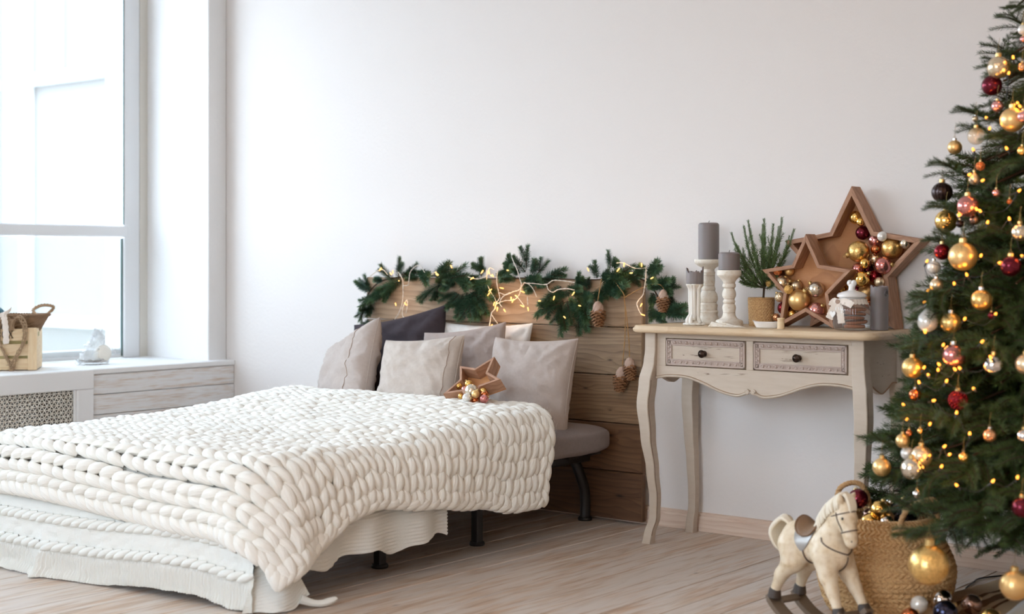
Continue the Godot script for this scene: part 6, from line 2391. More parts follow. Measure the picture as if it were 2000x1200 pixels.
func hung(label: String, at: Vector3, r: float, m: Material, kind: String, cap_m: Material) -> void:
	var o := thing("bauble", label, "bauble", at, 0.0, "baubles on the tree")
	var B := Basis(Vector3.UP, rng.randf() * TAU)
	reuse("shell", bauble_mesh(kind), m, o, Transform3D(B.scaled(Vector3.ONE * r), Vector3.ZERO))
	var top := r * (1.28 if kind == "drop" else 0.95)
	var g := Geo.new()
	var c := maxf(r * 0.27, 0.0028)
	g.lathe(v2([0.0, top, c, top, c * 1.04, top + c * 0.2, c, top + c * 1.1, c * 0.7, top + c * 1.3, 0.0, top + c * 1.35]), 14)
	var cap := obj("cap", g, cap_m, o)
	g = Geo.new()
	var loop := PackedVector3Array()
	for k in 12:
		loop.append(Vector3(cos(TAU * k / 12) * c * 0.5, top + c * 1.75 + sin(TAU * k / 12) * c * 0.5, 0))
	g.tube(loop, even(0.0006), 4, true)
	g.tube(PackedVector3Array([Vector3(0, top + c * 2.2, 0), Vector3(0.001, top + c * 2.2 + 0.02, 0.001), Vector3(0.004, top + c * 2.2 + 0.035, 0)]), even(0.0005), 4)
	obj("hanger", g, M.hook, cap)

func make_tree_baubles() -> void:
	hung("pearl white bauble near the top of the tree at the picture edge", Vector3(1.787, 1.719, 0.695), 0.0148, M.pearl, "plain", M.cap)
	hung("small pink bauble tucked under the topmost pearl bauble", Vector3(1.787, 1.692, 0.690), 0.0103, M.pink, "plain", M.cap)
	hung("small peach bauble at the picture edge level with the silvery champagne one", Vector3(1.799, 1.606, 0.732), 0.0132, M.peach, "plain", M.cap)
	hung("large silvery champagne bauble resting on a dark red one high on the tree", Vector3(1.729, 1.611, 0.730), 0.0326, M.champagne_crackle, "plain", M.cap)
	hung("dark red mirrored bauble right below the large silvery champagne one", Vector3(1.698, 1.564, 0.700), 0.0299, M.wine, "plain", M.cap)
	hung("small shiny pink bauble above the big matte gold one", Vector3(1.730, 1.498, 0.741), 0.0170, M.pink, "plain", M.cap)
	hung("pale pink bauble overlapping the big matte gold one at the picture edge", Vector3(1.836, 1.455, 0.826), 0.0172, M.pink, "plain", M.cap)
	hung("tiny champagne bauble on the branch above the clear glass one", Vector3(1.628, 1.475, 0.648), 0.0091, M.champagne, "plain", M.cap_silver)
	hung("big matte gold bauble high on the tree with a wire across it", Vector3(1.793, 1.451, 0.793), 0.0348, M.gold_matte, "plain", M.cap)
	hung("clear amber glass bauble half hidden by needles above the bulb", Vector3(1.658, 1.417, 0.717), 0.0255, M.glass_amber, "plain", M.cap)
	hung("pale gold bauble hanging free in front of the bare wall", Vector3(1.576, 1.391, 0.675), 0.0214, M.gold_matte, "plain", M.cap_silver)
	hung("mirror gold bauble cut by the picture edge in the upper tree", Vector3(1.829, 1.360, 0.815), 0.0143, M.gold, "plain", M.cap)
	hung("dark beaded copper bauble above the pale gold drop", Vector3(1.692, 1.325, 0.772), 0.0133, M.copper_bead, "beaded", M.cap)
	hung("pale gold drop bauble below the beaded copper one", Vector3(1.683, 1.286, 0.795), 0.0162, M.champagne, "drop", M.cap)
	hung("black brown ribbed bauble hanging at the tree's wall side", Vector3(1.542, 1.257, 0.688), 0.0307, M.brown, "ribbed", M.cap)
	hung("small dim pink bauble deep in the needles beside a bright bulb", Vector3(1.756, 1.244, 0.818), 0.0116, M.pink, "plain", M.cap)
	hung("tiny copper bead bauble deep in the needles", Vector3(1.798, 1.218, 0.830), 0.0079, M.copper_bead, "beaded", M.cap)
	hung("shiny rose bauble lit by two bulbs in the upper tree", Vector3(1.687, 1.207, 0.854), 0.0306, M.rose, "plain", M.cap)
	hung("small bronze bauble just under the shiny rose one", Vector3(1.697, 1.168, 0.830), 0.0146, M.bronze_ball, "plain", M.cap)
	hung("mirror gold bauble half covered by a branch below the ribbed one", Vector3(1.580, 1.169, 0.749), 0.0332, M.gold, "plain", M.cap)
	hung("small dark brown bauble beside the half covered mirror gold one", Vector3(1.646, 1.159, 0.809), 0.0118, M.brown, "plain", M.cap)
	hung("silvery pearl bauble at the picture edge in the middle of the tree", Vector3(1.848, 1.130, 0.887), 0.0240, M.silver, "plain", M.cap)
	hung("ruby bauble beside the largest matte gold one near the wall star", Vector3(1.590, 1.078, 0.803), 0.0239, M.ruby, "plain", M.cap)
	hung("largest matte gold bauble in the middle of the tree", Vector3(1.695, 1.064, 0.908), 0.0403, M.gold_matte, "plain", M.cap)
	hung("glossy crimson bauble with a gold cap near the picture edge", Vector3(1.837, 1.037, 0.927), 0.0281, M.wine, "plain", M.cap)
	hung("white pearl bauble half hidden in needles under the ruby one", Vector3(1.542, 1.033, 0.749), 0.0197, M.pearl, "plain", M.cap_silver)
	hung("small matte champagne bauble with a silver cap", Vector3(1.603, 0.982, 0.875), 0.0191, M.champagne, "plain", M.cap_silver)
	hung("gold mercury bauble hanging alone amid dark needles", Vector3(1.767, 0.944, 0.958), 0.0282, M.gold_crackle, "plain", M.cap_silver)
	hung("tiny wine bauble touching a bright bulb", Vector3(1.793, 0.902, 0.953), 0.0098, M.wine, "plain", M.cap)
	hung("white onion shaped bauble hanging above a bulb beside the table top", Vector3(1.605, 0.880, 0.940), 0.0305, M.pearl, "drop", M.cap_silver)
	hung("crackled gold bauble next to the white onion shaped one", Vector3(1.678, 0.878, 0.953), 0.0286, M.gold_crackle, "plain", M.cap_silver)
	hung("dusky rose bauble hanging in the gap between two branches", Vector3(1.708, 0.791, 1.006), 0.0310, M.rose, "plain", M.cap_silver)
	hung("champagne bauble cut by the picture edge beside the smoky mirrored one", Vector3(1.904, 0.775, 1.001), 0.0274, M.champagne, "plain", M.cap)
	hung("smoky mirrored silver bauble with a bulb at its shoulder", Vector3(1.819, 0.769, 1.004), 0.0291, M.chrome, "plain", M.cap)
	hung("pale crackled gold bauble hanging beside the table's side panel", Vector3(1.573, 0.749, 0.971), 0.0304, M.gold_crackle, "plain", M.cap)
	hung("small mirrored copper bauble with a pale cap under a branch", Vector3(1.582, 0.673, 0.974), 0.0174, M.copper, "plain", M.cap_silver)
	hung("faceted ruby bauble in the lower middle of the tree", Vector3(1.723, 0.669, 1.014), 0.0267, M.ruby, "beaded", M.cap)
	hung("tiny gold bauble beside the tiny copper one", Vector3(1.636, 0.583, 1.064), 0.0078, M.gold, "plain", M.cap)
	hung("tiny copper bauble in front of the pale gold one", Vector3(1.604, 0.575, 1.064), 0.0092, M.copper, "plain", M.cap)
	hung("peach copper bauble with a pale cap in the lower tree", Vector3(1.833, 0.586, 1.070), 0.0177, M.peach, "plain", M.cap_silver)
	hung("mirrored silver bauble cut by the picture edge in the lower tree", Vector3(1.918, 0.589, 1.052), 0.0189, M.chrome, "plain", M.cap)
	hung("pale gold bauble behind a pair of tiny baubles near the lowest branches", Vector3(1.573, 0.548, 1.037), 0.0200, M.gold_matte, "plain", M.cap)
	hung("cream bauble wedged behind the silver mercury one", Vector3(1.578, 0.512, 1.018), 0.0187, M.pearl, "plain", M.cap)
	hung("plump beige gold bauble glowing from a bulb, behind the silver mercury one", Vector3(1.637, 0.512, 1.058), 0.0296, M.champagne, "plain", M.cap)
	hung("small mirror gold bauble low in the dark of the tree", Vector3(1.760, 0.522, 1.067), 0.0138, M.gold, "plain", M.cap)
	hung("matte gold bauble on the branch tip nearest the table leg", Vector3(1.535, 0.477, 1.090), 0.0257, M.gold_matte, "plain", M.cap)
	hung("silver mercury bauble hanging over the basket handle", Vector3(1.643, 0.488, 1.136), 0.0292, M.silver, "plain", M.cap)
	hung("small bright silver bauble just above the basket's near handle", Vector3(1.656, 0.419, 1.131), 0.0125, M.chrome, "plain", M.cap)
	hung("dark wine bauble low on the tree at the picture edge", Vector3(1.943, 0.414, 1.135), 0.0265, M.wine, "plain", M.cap)
	hung("biggest aged gold bauble hanging in front of the basket", Vector3(1.766, 0.270, 1.309), 0.0526, M.gold_crackle, "plain", M.cap)
	hung("satin gold bauble hanging above the striped cloth at the picture corner", Vector3(1.954, 0.228, 1.218), 0.0376, M.gold_matte, "plain", M.cap)

var strings := 0
func fairy_string(spots: Array) -> void:
	var name_of: String = ["dark green wire of amber fairy lights wound round the top of the tree", "dark green wire of amber fairy lights wound round the middle of the tree", "dark green wire of amber fairy lights wound round the lowest branches of the tree"][strings]
	strings += 1
	var o := thing("fairy_lights", name_of, "string lights", spots[0])
	var pts: Array = []
	for k in spots.size():
		var p: Vector3 = spots[k]
		pts.append(p)
		if k < spots.size() - 1:
			var q: Vector3 = spots[k + 1]
			var m := (p + q) / 2.0
			var inward := Vector3(TREE.x - m.x, 0, TREE.z - m.z).normalized()
			pts.append(m + Vector3(0, -0.012 - 0.1 * p.distance_to(q), 0) + inward * minf(0.05, p.distance_to(q) * 0.2))
	var g := Geo.new()
	g.tube(curve(pts, 5), even(0.0011), 5)
	obj("wire", g, M.wire_green, o, true)
	for p in spots:
		g = Geo.new()
		var d := Vector3(rng.randf_range(-0.6, 0.6), rng.randf_range(0.2, 1.0), rng.randf_range(-0.6, 0.6)).normalized()
		g.tube(PackedVector3Array([p - d * 0.012, p + d * 0.001]), even(0.0028), 7)
		obj("socket", g, M.wire_green, o, true)
		light_bulb(o, p, d, 0.0115, 0.0037, M.bulb_amber, 0.003, rgb(255, 176, 84))

func make_tree_lights() -> void:
	fairy_string([
		Vector3(1.776, 1.630, 0.740), Vector3(1.766, 1.584, 0.753), Vector3(1.713, 1.461, 0.776), Vector3(1.808, 1.494, 0.792), Vector3(1.819, 1.484, 0.798),
		Vector3(1.795, 1.363, 0.837), Vector3(1.727, 1.427, 0.795), Vector3(1.682, 1.367, 0.796), Vector3(1.671, 1.297, 0.815), Vector3(1.724, 1.277, 0.849),
		Vector3(1.839, 1.242, 0.879), Vector3(1.738, 1.188, 0.884), Vector3(1.725, 1.193, 0.879), Vector3(1.666, 1.177, 0.859), Vector3(1.761, 1.154, 0.901),
		Vector3(1.826, 1.163, 0.905), Vector3(1.873, 1.063, 0.934), Vector3(1.754, 1.063, 0.932)])
	fairy_string([
		Vector3(1.808, 1.043, 0.945), Vector3(1.552, 1.046, 0.828), Vector3(1.568, 0.931, 0.893), Vector3(1.582, 0.962, 0.891), Vector3(1.682, 0.985, 0.939),
		Vector3(1.720, 1.009, 0.940), Vector3(1.817, 0.903, 0.990), Vector3(1.728, 0.888, 0.984), Vector3(1.604, 0.846, 0.952), Vector3(1.672, 0.761, 1.014),
		Vector3(1.671, 0.813, 0.995), Vector3(1.789, 0.828, 1.018), Vector3(1.824, 0.788, 1.031), Vector3(1.739, 0.755, 1.032), Vector3(1.725, 0.752, 1.033),
		Vector3(1.668, 0.747, 1.018), Vector3(1.638, 0.731, 1.011), Vector3(1.614, 0.748, 0.994)])
	fairy_string([
		Vector3(1.786, 0.705, 1.056), Vector3(1.697, 0.717, 1.035), Vector3(1.610, 0.707, 1.008), Vector3(1.565, 0.642, 1.009), Vector3(1.581, 0.606, 1.032),
		Vector3(1.664, 0.601, 1.068), Vector3(1.661, 0.665, 1.044), Vector3(1.743, 0.636, 1.075), Vector3(1.790, 0.585, 1.099), Vector3(1.737, 0.530, 1.111),
		Vector3(1.717, 0.547, 1.102), Vector3(1.675, 0.518, 1.100), Vector3(1.664, 0.486, 1.109), Vector3(1.717, 0.493, 1.117), Vector3(1.775, 0.452, 1.142),
		Vector3(1.864, 0.471, 1.137), Vector3(1.926, 0.485, 1.123)])

# ------------------------------------------------------------------ basket, horse, things on the floor
const BASKET := Vector3(1.404, 0, 0.78)

func make_basket_and_horse() -> void:
	make_basket()
	make_horse()
	make_cloth()

func make_basket() -> void:
	var o := thing("belly_basket", "round woven seagrass belly basket with rope handles, full of baubles", "basket", BASKET)
	# braided wall: courses of slanting strands, folded in above the belly
	var prof := curve2([Vector2(0.155, 0.0), Vector2(0.176, 0.03), Vector2(0.192, 0.08), Vector2(0.199, 0.125), Vector2(0.198, 0.145), Vector2(0.19, 0.17), Vector2(0.172, 0.21), Vector2(0.152, 0.25), Vector2(0.137, 0.275), Vector2(0.132, 0.283)], 8)
	var length := 0.0
	var runs := PackedFloat32Array([0.0])
	for k in prof.size() - 1:
		length += prof[k].distance_to(prof[k + 1])
		runs.append(length)
	var g := Geo.new()
	var rows := 150
	var cols := 520
	var courses := 21.0
	var around := 66.0
	for r in rows + 1:
		var s := length * r / rows
		var k := 0
		while k < prof.size() - 2 and runs[k + 1] < s:
			k += 1
		var p := prof[k].lerp(prof[k + 1], (s - runs[k]) / (runs[k + 1] - runs[k]))
		var T := (prof[k + 1] - prof[k]).normalized()
		var n := Vector2(T.y, -T.x)
		var v := s / length * courses
		var lane := fposmod(v, 1.0)
		var hump := sqrt(maxf(0.0, sin(PI * lane)))
		for c in cols + 1:
			var a := TAU * c / cols
			var slant := (lane - 0.5) * (0.9 if int(v) % 2 == 0 else -0.9)
			var cell := fposmod(a / TAU * around + slant + 0.13 * sin(floor(v) * 1.7), 1.0)
			var bump := hump * pow(absf(sin(PI * cell)), 0.6) * 0.008
			var q := p + n * (bump + 0.0012 * noise.get_noise_3d(cos(a) * 4.0, v * 0.4, sin(a) * 4.0))
			g.add(Vector3(cos(a) * q.x, q.y, sin(a) * q.x))
	g.weave(0, rows + 1, cols + 1)
	# bottom and inside
	g.lathe(v2([0.0, 0.003, 0.155, 0.003]), 40)
	g.lathe(v2([0.13, 0.28, 0.148, 0.25, 0.185, 0.16, 0.185, 0.12, 0.15, 0.02, 0.0, 0.02]), 40)
	obj("woven_body", g, M.rush, o)
	g = Geo.new()
	# corded rim
	for s in 2:
		var path := PackedVector3Array()
		for k in 260:
			var a := TAU * k / 260
			var w := a * 40.0 + PI * s
			path.append(Vector3(cos(a) * (0.133 + 0.0045 * cos(w)), 0.284 + 0.0045 * sin(w), sin(a) * (0.133 + 0.0045 * cos(w))))
		g.tube(path, even(0.0048), 6, true)
	obj("rim_cord", g, M.rush, o)
	# two rope handles, each of twisted strands
	for h in [[Vector3(-0.168, 0.2, 0.02), Vector3(-0.165, 0.29, 0.0), Vector3(-0.152, 0.353, -0.006), Vector3(-0.114, 0.37, -0.035), Vector3(-0.088, 0.345, -0.05), Vector3(-0.08, 0.27, -0.075)], [Vector3(0.1, 0.225, 0.11), Vector3(0.094, 0.285, 0.105), Vector3(0.112, 0.33, 0.09), Vector3(0.148, 0.353, 0.072), Vector3(0.178, 0.352, 0.05), Vector3(0.17, 0.27, 0.02)]]:
		var base := curve(h, 18)
		g = Geo.new()
		for s in 3:
			var path := PackedVector3Array()
			for k in base.size():
				var T := (base[mini(k + 1, base.size() - 1)] - base[maxi(k - 1, 0)]).normalized()
				var x := T.cross(Vector3(0.3, 0.2, 0.9)).normalized()
				var a := k * 0.62 + TAU * s / 3.0
				path.append(base[k] + (x * cos(a) + T.cross(x) * sin(a)) * 0.0042)
			g.tube(path, even(0.0045), 6)
		obj("rope_handle", g, M.rope, o)
	# what lies in it
	var grp := "baubles in the basket"
	loose("dark wine bauble in the basket behind the rocking horse's ears", Vector3(1.335, 0.335, 0.822), 0.03, M.wine, "plain", grp)
	loose("gold bauble lying topmost in the middle of the basket", Vector3(1.411, 0.312, 0.837), 0.0274, M.gold, "plain", grp, Vector3(0.2, 0.9, -0.5))
	loose("gold bauble in the basket just above its rim by the horse's nose", Vector3(1.388, 0.272, 0.85), 0.0302, M.gold, "plain", grp, Vector3(-0.2, 0.8, -0.5))
	loose("mirrored silver bauble in the basket between gold and black ones", Vector3(1.437, 0.279, 0.845), 0.0205, M.chrome, "plain", grp, Vector3(0.1, 0.8, -0.5))
	loose("dark steel blue bauble at the back of the basket's heap", Vector3(1.445, 0.314, 0.776), 0.0274, M.navy, "plain", grp, Vector3(0.2, 0.9, -0.6))
	loose("black violet bauble with a gold cap on top, beside the near rope handle", Vector3(1.472, 0.282, 0.79), 0.0345, M.night, "plain", grp, Vector3(0.15, 0.9, 0.5))
	loose("small chrome bauble peeping over the back of the basket's heap", Vector3(1.428, 0.332, 0.80), 0.013, M.chrome, "plain", grp, Vector3(0.2, 0.9, -0.6))
	loose("dull grey bauble in the basket behind the horse's nose", Vector3(1.362, 0.286, 0.80), 0.0215, M.bronze_ball, "plain", grp, Vector3(-0.2, 0.9, -0.6))
	loose("plain gold bauble low in the basket under the heap", Vector3(1.40, 0.225, 0.78), 0.032, M.gold, "plain", grp)
	# copper wire wreath in the basket
	var w := thing("wire_wreath", "tangle of thin copper wire sticking out of the basket by the tree", "wire", Vector3(1.46, 0.27, 0.72))
	g = Geo.new()
	for k in 26:
		var a := k * 0.9
		var pts: Array = []
		for q in 5:
			pts.append(Vector3(cos(a + q * 0.5) * (0.03 + 0.006 * q), 0.008 * q + 0.02 * sin(a * 3.0 + q), sin(a + q * 0.5) * (0.03 + 0.004 * q)))
		g.tube(curve(pts, 4), even(0.0008), 4)
	obj("copper_wire", g, M.copper, w).set_meta("kind", "stuff")

# ---- rocking horse: body from tapered capsules joined by a smooth minimum, meshed with surface nets
func blob(bones: Array, cell: float, k: float) -> Geo:
	var lo := Vector3(1e9, 1e9, 1e9)
	var hi := -lo
	for b in bones:
		for e in 2:
			var r: float = b[2 + e] + 3.0 * cell + k
			lo = lo.min((b[e] as Vector3) - Vector3.ONE * r)
			hi = hi.max((b[e] as Vector3) + Vector3.ONE * r)
	var nx := int((hi.x - lo.x) / cell) + 2
	var ny := int((hi.y - lo.y) / cell) + 2
	var nz := int((hi.z - lo.z) / cell) + 2
	var sum := PackedFloat32Array()
	sum.resize(nx * ny * nz)
	for b in bones:
		var a: Vector3 = b[0]
		var c: Vector3 = b[1]
		var ra: float = b[2]
		var rc: float = b[3]
		var squash: Vector3 = b[4] if b.size() > 4 else Vector3.ONE
		var rr := maxf(ra, rc) + 4.5 * k
		var l := (a.min(c) - Vector3.ONE * rr - lo) / cell
		var h := (a.max(c) + Vector3.ONE * rr - lo) / cell
		var ac := c - a
		var len2 := maxf(ac.length_squared(), 1e-9)
		for z in range(maxi(0, int(l.z)), mini(nz, int(h.z) + 2)):
			for y in range(maxi(0, int(l.y)), mini(ny, int(h.y) + 2)):
				for x in range(maxi(0, int(l.x)), mini(nx, int(h.x) + 2)):
					var p := lo + Vector3(x, y, z) * cell
					var t := clampf((p - a).dot(ac) / len2, 0.0, 1.0)
					var d := ((p - a - ac * t) / squash).length() - lerpf(ra, rc, t)
					if d < 4.5 * k:
						sum[(z * ny + y) * nx + x] += exp(-maxf(d, -0.03) / k)
	# field < 0 inside where the sum is above 1
	var g := Geo.new()
	var at := {}
	for z in nz - 1:
		for y in ny - 1:
			for x in nx - 1:
				var i0 := (z * ny + y) * nx + x
				var n := 0
				var mask := 0
				for q in 8:
					var j := i0 + (q & 1) + ((q >> 1) & 1) * nx + ((q >> 2) & 1) * nx * ny
					if sum[j] > 1.0:
						mask |= 1 << q
				if mask == 0 or mask == 255:
					continue
				var acc := Vector3.ZERO
				for e in 12:
					var axis := e / 4
					var q1 := e % 4
					var c0 := 0
					match axis:
						0: c0 = (q1 & 1) * 2 + (q1 >> 1) * 4
						1: c0 = (q1 & 1) + (q1 >> 1) * 4
						2: c0 = (q1 & 1) + (q1 >> 1) * 2
					var c1 := c0 | (1 << axis)
					if ((mask >> c0) & 1) == ((mask >> c1) & 1):
						continue
					var s0 := sum[i0 + (c0 & 1) + ((c0 >> 1) & 1) * nx + ((c0 >> 2) & 1) * nx * ny]
					var s1 := sum[i0 + (c1 & 1) + ((c1 >> 1) & 1) * nx + ((c1 >> 2) & 1) * nx * ny]
					var f0 := -log(maxf(s0, 1e-6))
					var f1 := -log(maxf(s1, 1e-6))
					var t := clampf(f0 / (f0 - f1), 0.0, 1.0)
					var P := Vector3(c0 & 1, (c0 >> 1) & 1, (c0 >> 2) & 1)
					P[axis] = t
					acc += P
					n += 1
				at[i0] = g.add(lo + (Vector3(x, y, z) + acc / n) * cell)
	for z in range(1, nz - 1):
		for y in range(1, ny - 1):
			for x in range(1, nx - 1):
				var i0 := (z * ny + y) * nx + x
				var inside := sum[i0] > 1.0
				for axis in 3:
					var st: int = [1, nx, nx * ny][axis]
					if inside == (sum[i0 + st] > 1.0):
						continue
					var u: int = [nx, nx * ny, 1][axis]
					var w: int = [nx * ny, 1, nx][axis]
					var a: int = at.get(i0, -1)
					var b: int = at.get(i0 - u, -1)
					var c: int = at.get(i0 - u - w, -1)
					var d: int = at.get(i0 - w, -1)
					if a < 0 or b < 0 or c < 0 or d < 0:
						continue
					if inside:
						g.tri(a, d, c)
						g.tri(a, c, b)
					else:
						g.tri(a, b, c)
						g.tri(a, c, d)
	return g

# the point where a ray from inside leaves the body, lifted by `over`
func skin(bones: Array, k: float, from: Vector3, dir: Vector3, over: float) -> Vector3:
	var d := dir.normalized()
	var at := 0.0
	var step := 0.004
	while step > 0.0001:
		var p := from + d * (at + step)
		var sum := 0.0
		for b in bones:
			var ac: Vector3 = b[1] - b[0]
			var t := clampf((p - b[0]).dot(ac) / maxf(ac.length_squared(), 1e-9), 0.0, 1.0)
			var squash: Vector3 = b[4] if b.size() > 4 else Vector3.ONE
			var dist: float = ((p - b[0] - ac * t) / squash).length() - lerpf(b[2], b[3], t)
			sum += exp(-clampf(dist, -0.03, 1.0) / k)
		if sum > 1.0 and at < 0.14:
			at += step
		else:
			step *= 0.5
	return from + d * (at + over)

func make_horse() -> void:
	var o := thing("rocking_horse", "small cream painted rocking horse with brown saddle on two dark wooden rockers", "rocking horse", Vector3(1.343, 0, 1.093), deg_to_rad(-18.0))
	var bones: Array = []
	var flat_side := Vector3(1, 1, 0.86)
	# trunk: deep chest, belly drawn up, round quarters
	bones.append([Vector3(-0.078, 0.238, 0), Vector3(-0.03, 0.235, 0), 0.050, 0.048])
	bones.append([Vector3(-0.03, 0.235, 0), Vector3(0.045, 0.24, 0), 0.047, 0.052])
	bones.append([Vector3(0.045, 0.235, 0), Vector3(0.072, 0.222, 0), 0.050, 0.041])
	bones.append([Vector3(-0.085, 0.255, 0), Vector3(-0.06, 0.26, 0), 0.040, 0.038])
	# neck and head, the head turned a little to the room
	bones.append([Vector3(0.045, 0.265, 0), Vector3(0.082, 0.325, 0.002), 0.044, 0.031, flat_side])
	bones.append([Vector3(0.082, 0.325, 0.002), Vector3(0.105, 0.362, 0.004), 0.029, 0.024, flat_side])
	bones.append([Vector3(0.106, 0.355, 0.004), Vector3(0.122, 0.332, 0.008), 0.025, 0.024])
	bones.append([Vector3(0.122, 0.332, 0.008), Vector3(0.138, 0.283, 0.014), 0.0215, 0.0155])
	bones.append([Vector3(0.138, 0.283, 0.014), Vector3(0.141, 0.268, 0.015), 0.0175, 0.0165])
	bones.append([Vector3(0.112, 0.325, 0.008), Vector3(0.124, 0.295, 0.012), 0.022, 0.014])
	for s in [1.0, -1.0]:
		# hind leg: stifle forward, hock back, shank upright
		bones.append([Vector3(-0.078, 0.228, s * 0.026), Vector3(-0.066, 0.186, s * 0.034), 0.044, 0.034])
		bones.append([Vector3(-0.066, 0.186, s * 0.034), Vector3(-0.104, 0.142, s * 0.044), 0.031, 0.0185])
		bones.append([Vector3(-0.104, 0.142, s * 0.044), Vector3(-0.124, 0.096, s * 0.05), 0.0175, 0.0145])
		# foreleg reaching forward
		bones.append([Vector3(0.056, 0.214, s * 0.03), Vector3(0.078, 0.166, s * 0.04), 0.038, 0.0245])
		bones.append([Vector3(0.078, 0.166, s * 0.04), Vector3(0.098, 0.13, s * 0.045), 0.0225, 0.0165])
		bones.append([Vector3(0.098, 0.13, s * 0.045), Vector3(0.124, 0.082, s * 0.05), 0.016, 0.0135])
	var g := blob(bones, 0.0045, 0.0055)
	var body := obj("horse_body", g, M.horse, o)
	# ears
	for s in [1.0, -1.0]:
		g = Geo.new()
		var B := along(Vector3(0.25, 1.0, s * 0.5))
		g.lathe(v2([0.0, -0.004, 0.009, 0.0, 0.0105, 0.009, 0.007, 0.021, 0.0, 0.03]), 12, Vector3(0.108, 0.376, 0.004 + s * 0.018), B)
		obj("ear", g, M.horse, o)
		g = Geo.new()
		g.ball(skin(bones, 0.0055, Vector3(0.120, 0.333, 0.008), Vector3(0.25, 0.05, s), -0.0008), Vector3(0.0042, 0.0042, 0.0032), 7, 10)
		obj("eye", g, M.eye, o)
		g = Geo.new()
		g.ball(skin(bones, 0.0055, Vector3(0.139, 0.274, 0.0145), Vector3(0.9, 0, s * 0.75), -0.0006), Vector3(0.0022, 0.003, 0.002), 5, 8)
		obj("nostril", g, M.leather_dark, o)
	# mane: overlapping locks down the crest, and a forelock
	g = Geo.new()
	for k in 13:
		var t := k / 12.0
		var root := Vector3(0.106, 0.392, 0.004).lerp(Vector3(0.016, 0.296, 0.0), t) + Vector3(-0.012 * sin(PI * t), 0.006 * sin(PI * t), 0)
		for s in [1.0, -1.0]:
			var path: Array = [root + Vector3(0.004, 0.004, -s * 0.004), root + Vector3(-0.006, 0.004, s * 0.011), root + Vector3(-0.006 + 0.004 * sin(k * 2.0), -0.014, s * 0.0235), root + Vector3(0.002, -0.034, s * 0.029)]
			g.tube(curve(path, 4), PackedFloat32Array([0.004, 0.006, 0.007, 0.0075, 0.0078, 0.0078, 0.0075, 0.007, 0.0065, 0.006, 0.005, 0.004, 0.002]), 7)
	for k in 4:
		var path: Array = [Vector3(0.106, 0.396, 0.0 + k * 0.003), Vector3(0.124, 0.39, -0.004 + k * 0.006), Vector3(0.137, 0.368, -0.004 + k * 0.007), Vector3(0.139, 0.35, -0.002 + k * 0.006)]
		g.tube(curve(path, 4), PackedFloat32Array([0.004, 0.006, 0.007, 0.007, 0.007, 0.007, 0.0065, 0.006, 0.0055, 0.005, 0.004, 0.003, 0.0015]), 7)
	obj("mane", g, M.mane, o)
	# tail: a sheaf of locks curling out and down
	g = Geo.new()
	for k in 9:
		var z := (k - 4) * 0.0045
		var f := absf(k - 4) / 4.0
		var path: Array = [Vector3(-0.112, 0.284, z * 0.4), Vector3(-0.136, 0.301 - 0.006 * f, z * 0.8), Vector3(-0.16, 0.282 - 0.01 * f, z * 1.4), Vector3(-0.166, 0.246, z * 1.6), Vector3(-0.156, 0.214, z * 1.2), Vector3(-0.142, 0.185 + 0.012 * f, z * 0.5)]
		var rad := PackedFloat32Array()
		for q in 31:
			rad.append(0.0075 * pow(sin(PI * lerpf(0.2, 0.97, q / 30.0)), 0.7))
		g.tube(curve(path, 6), rad, 7)
	obj("tail", g, M.mane, o)
	# saddle cloth over both flanks, then the seat, both laid on the body
	var kk := 0.0055
	g = Geo.new()
	for layer in 2:
		var first := g.v.size()
		for r in 33:
			var a := lerpf(-1.8, 1.8, r / 32.0)
			for c in 13:
				var f := c / 12.0
				var hw := lerpf(0.036, 0.014, pow(absf(a) / 1.62, 3.5))
				var x := lerpf(-hw, hw, f) - 0.016
				g.add(skin(bones, kk, Vector3(x, 0.236, 0), Vector3(0, cos(a), sin(a)), 0.0035 if layer else 0.001))
		g.weave(first, 33, 13)
	obj("saddle_cloth", g, M.saddlecloth, o)
	g = Geo.new()
	var rim := PackedVector3Array()
	for r in 25:
		var a := lerpf(-1.0, 1.0, r / 24.0)
		for c in 17:
			var f := c / 16.0 * 2.0 - 1.0
			var hw := 0.043 * sqrt(maxf(0.0, 1.0 - pow(absf(a), 2.4))) + 0.0006
			var swell := 0.008 + (0.005 * f * f + (0.003 * f if f > 0.0 else -0.005 * f)) * (1.0 - absf(a)) - 0.003 * pow(absf(f), 6.0)
			g.add(skin(bones, kk, Vector3(f * hw - 0.018, 0.236, 0), Vector3(0, cos(a), sin(a)), swell))
	g.weave(0, 25, 17)
	for e in 2:
		for r in 25:
			var q := r if e == 0 else 24 - r
			rim.append(g.v[q * 17 + (0 if e == 0 else 16)])
	g.tube(rim, even(0.0032), 7, true)
	obj("saddle", g, M.leather, o)
	# straps: girth, breast strap, bridle
	g = Geo.new()
	var girth := PackedVector3Array()
	for k in 36:
		var a := TAU * k / 36.0
		girth.append(skin(bones, kk, Vector3(-0.012, 0.236, 0), Vector3(0, cos(a), sin(a)), 0.0012))
	g.tube(girth, even(0.0024), 6, true)
	for s in [1.0, -1.0]:
		var breast := PackedVector3Array()
		for k in 14:
			var t := k / 13.0
			var a: float = lerpf(1.35, 0.0, t) * s
			breast.append(skin(bones, kk, Vector3(0.045, lerpf(0.272, 0.236, sqrt(t)), 0), Vector3(cos(a), -0.12 * t, sin(a)), 0.0012))
		g.tube(breast, even(0.0021), 6)
	var martingale := PackedVector3Array()
	for k in 14:
		var a := lerpf(-0.1, -1.55, k / 13.0)
		martingale.append(skin(bones, kk, Vector3(0.045, 0.228, 0), Vector3(cos(a), sin(a), 0), 0.0012))
	g.tube(martingale, even(0.0021), 6)
	obj("harness_strap", g, M.leather_dark, o)
	g = Geo.new()
	var head := Vector3(0.016, -0.049, 0.006).normalized()
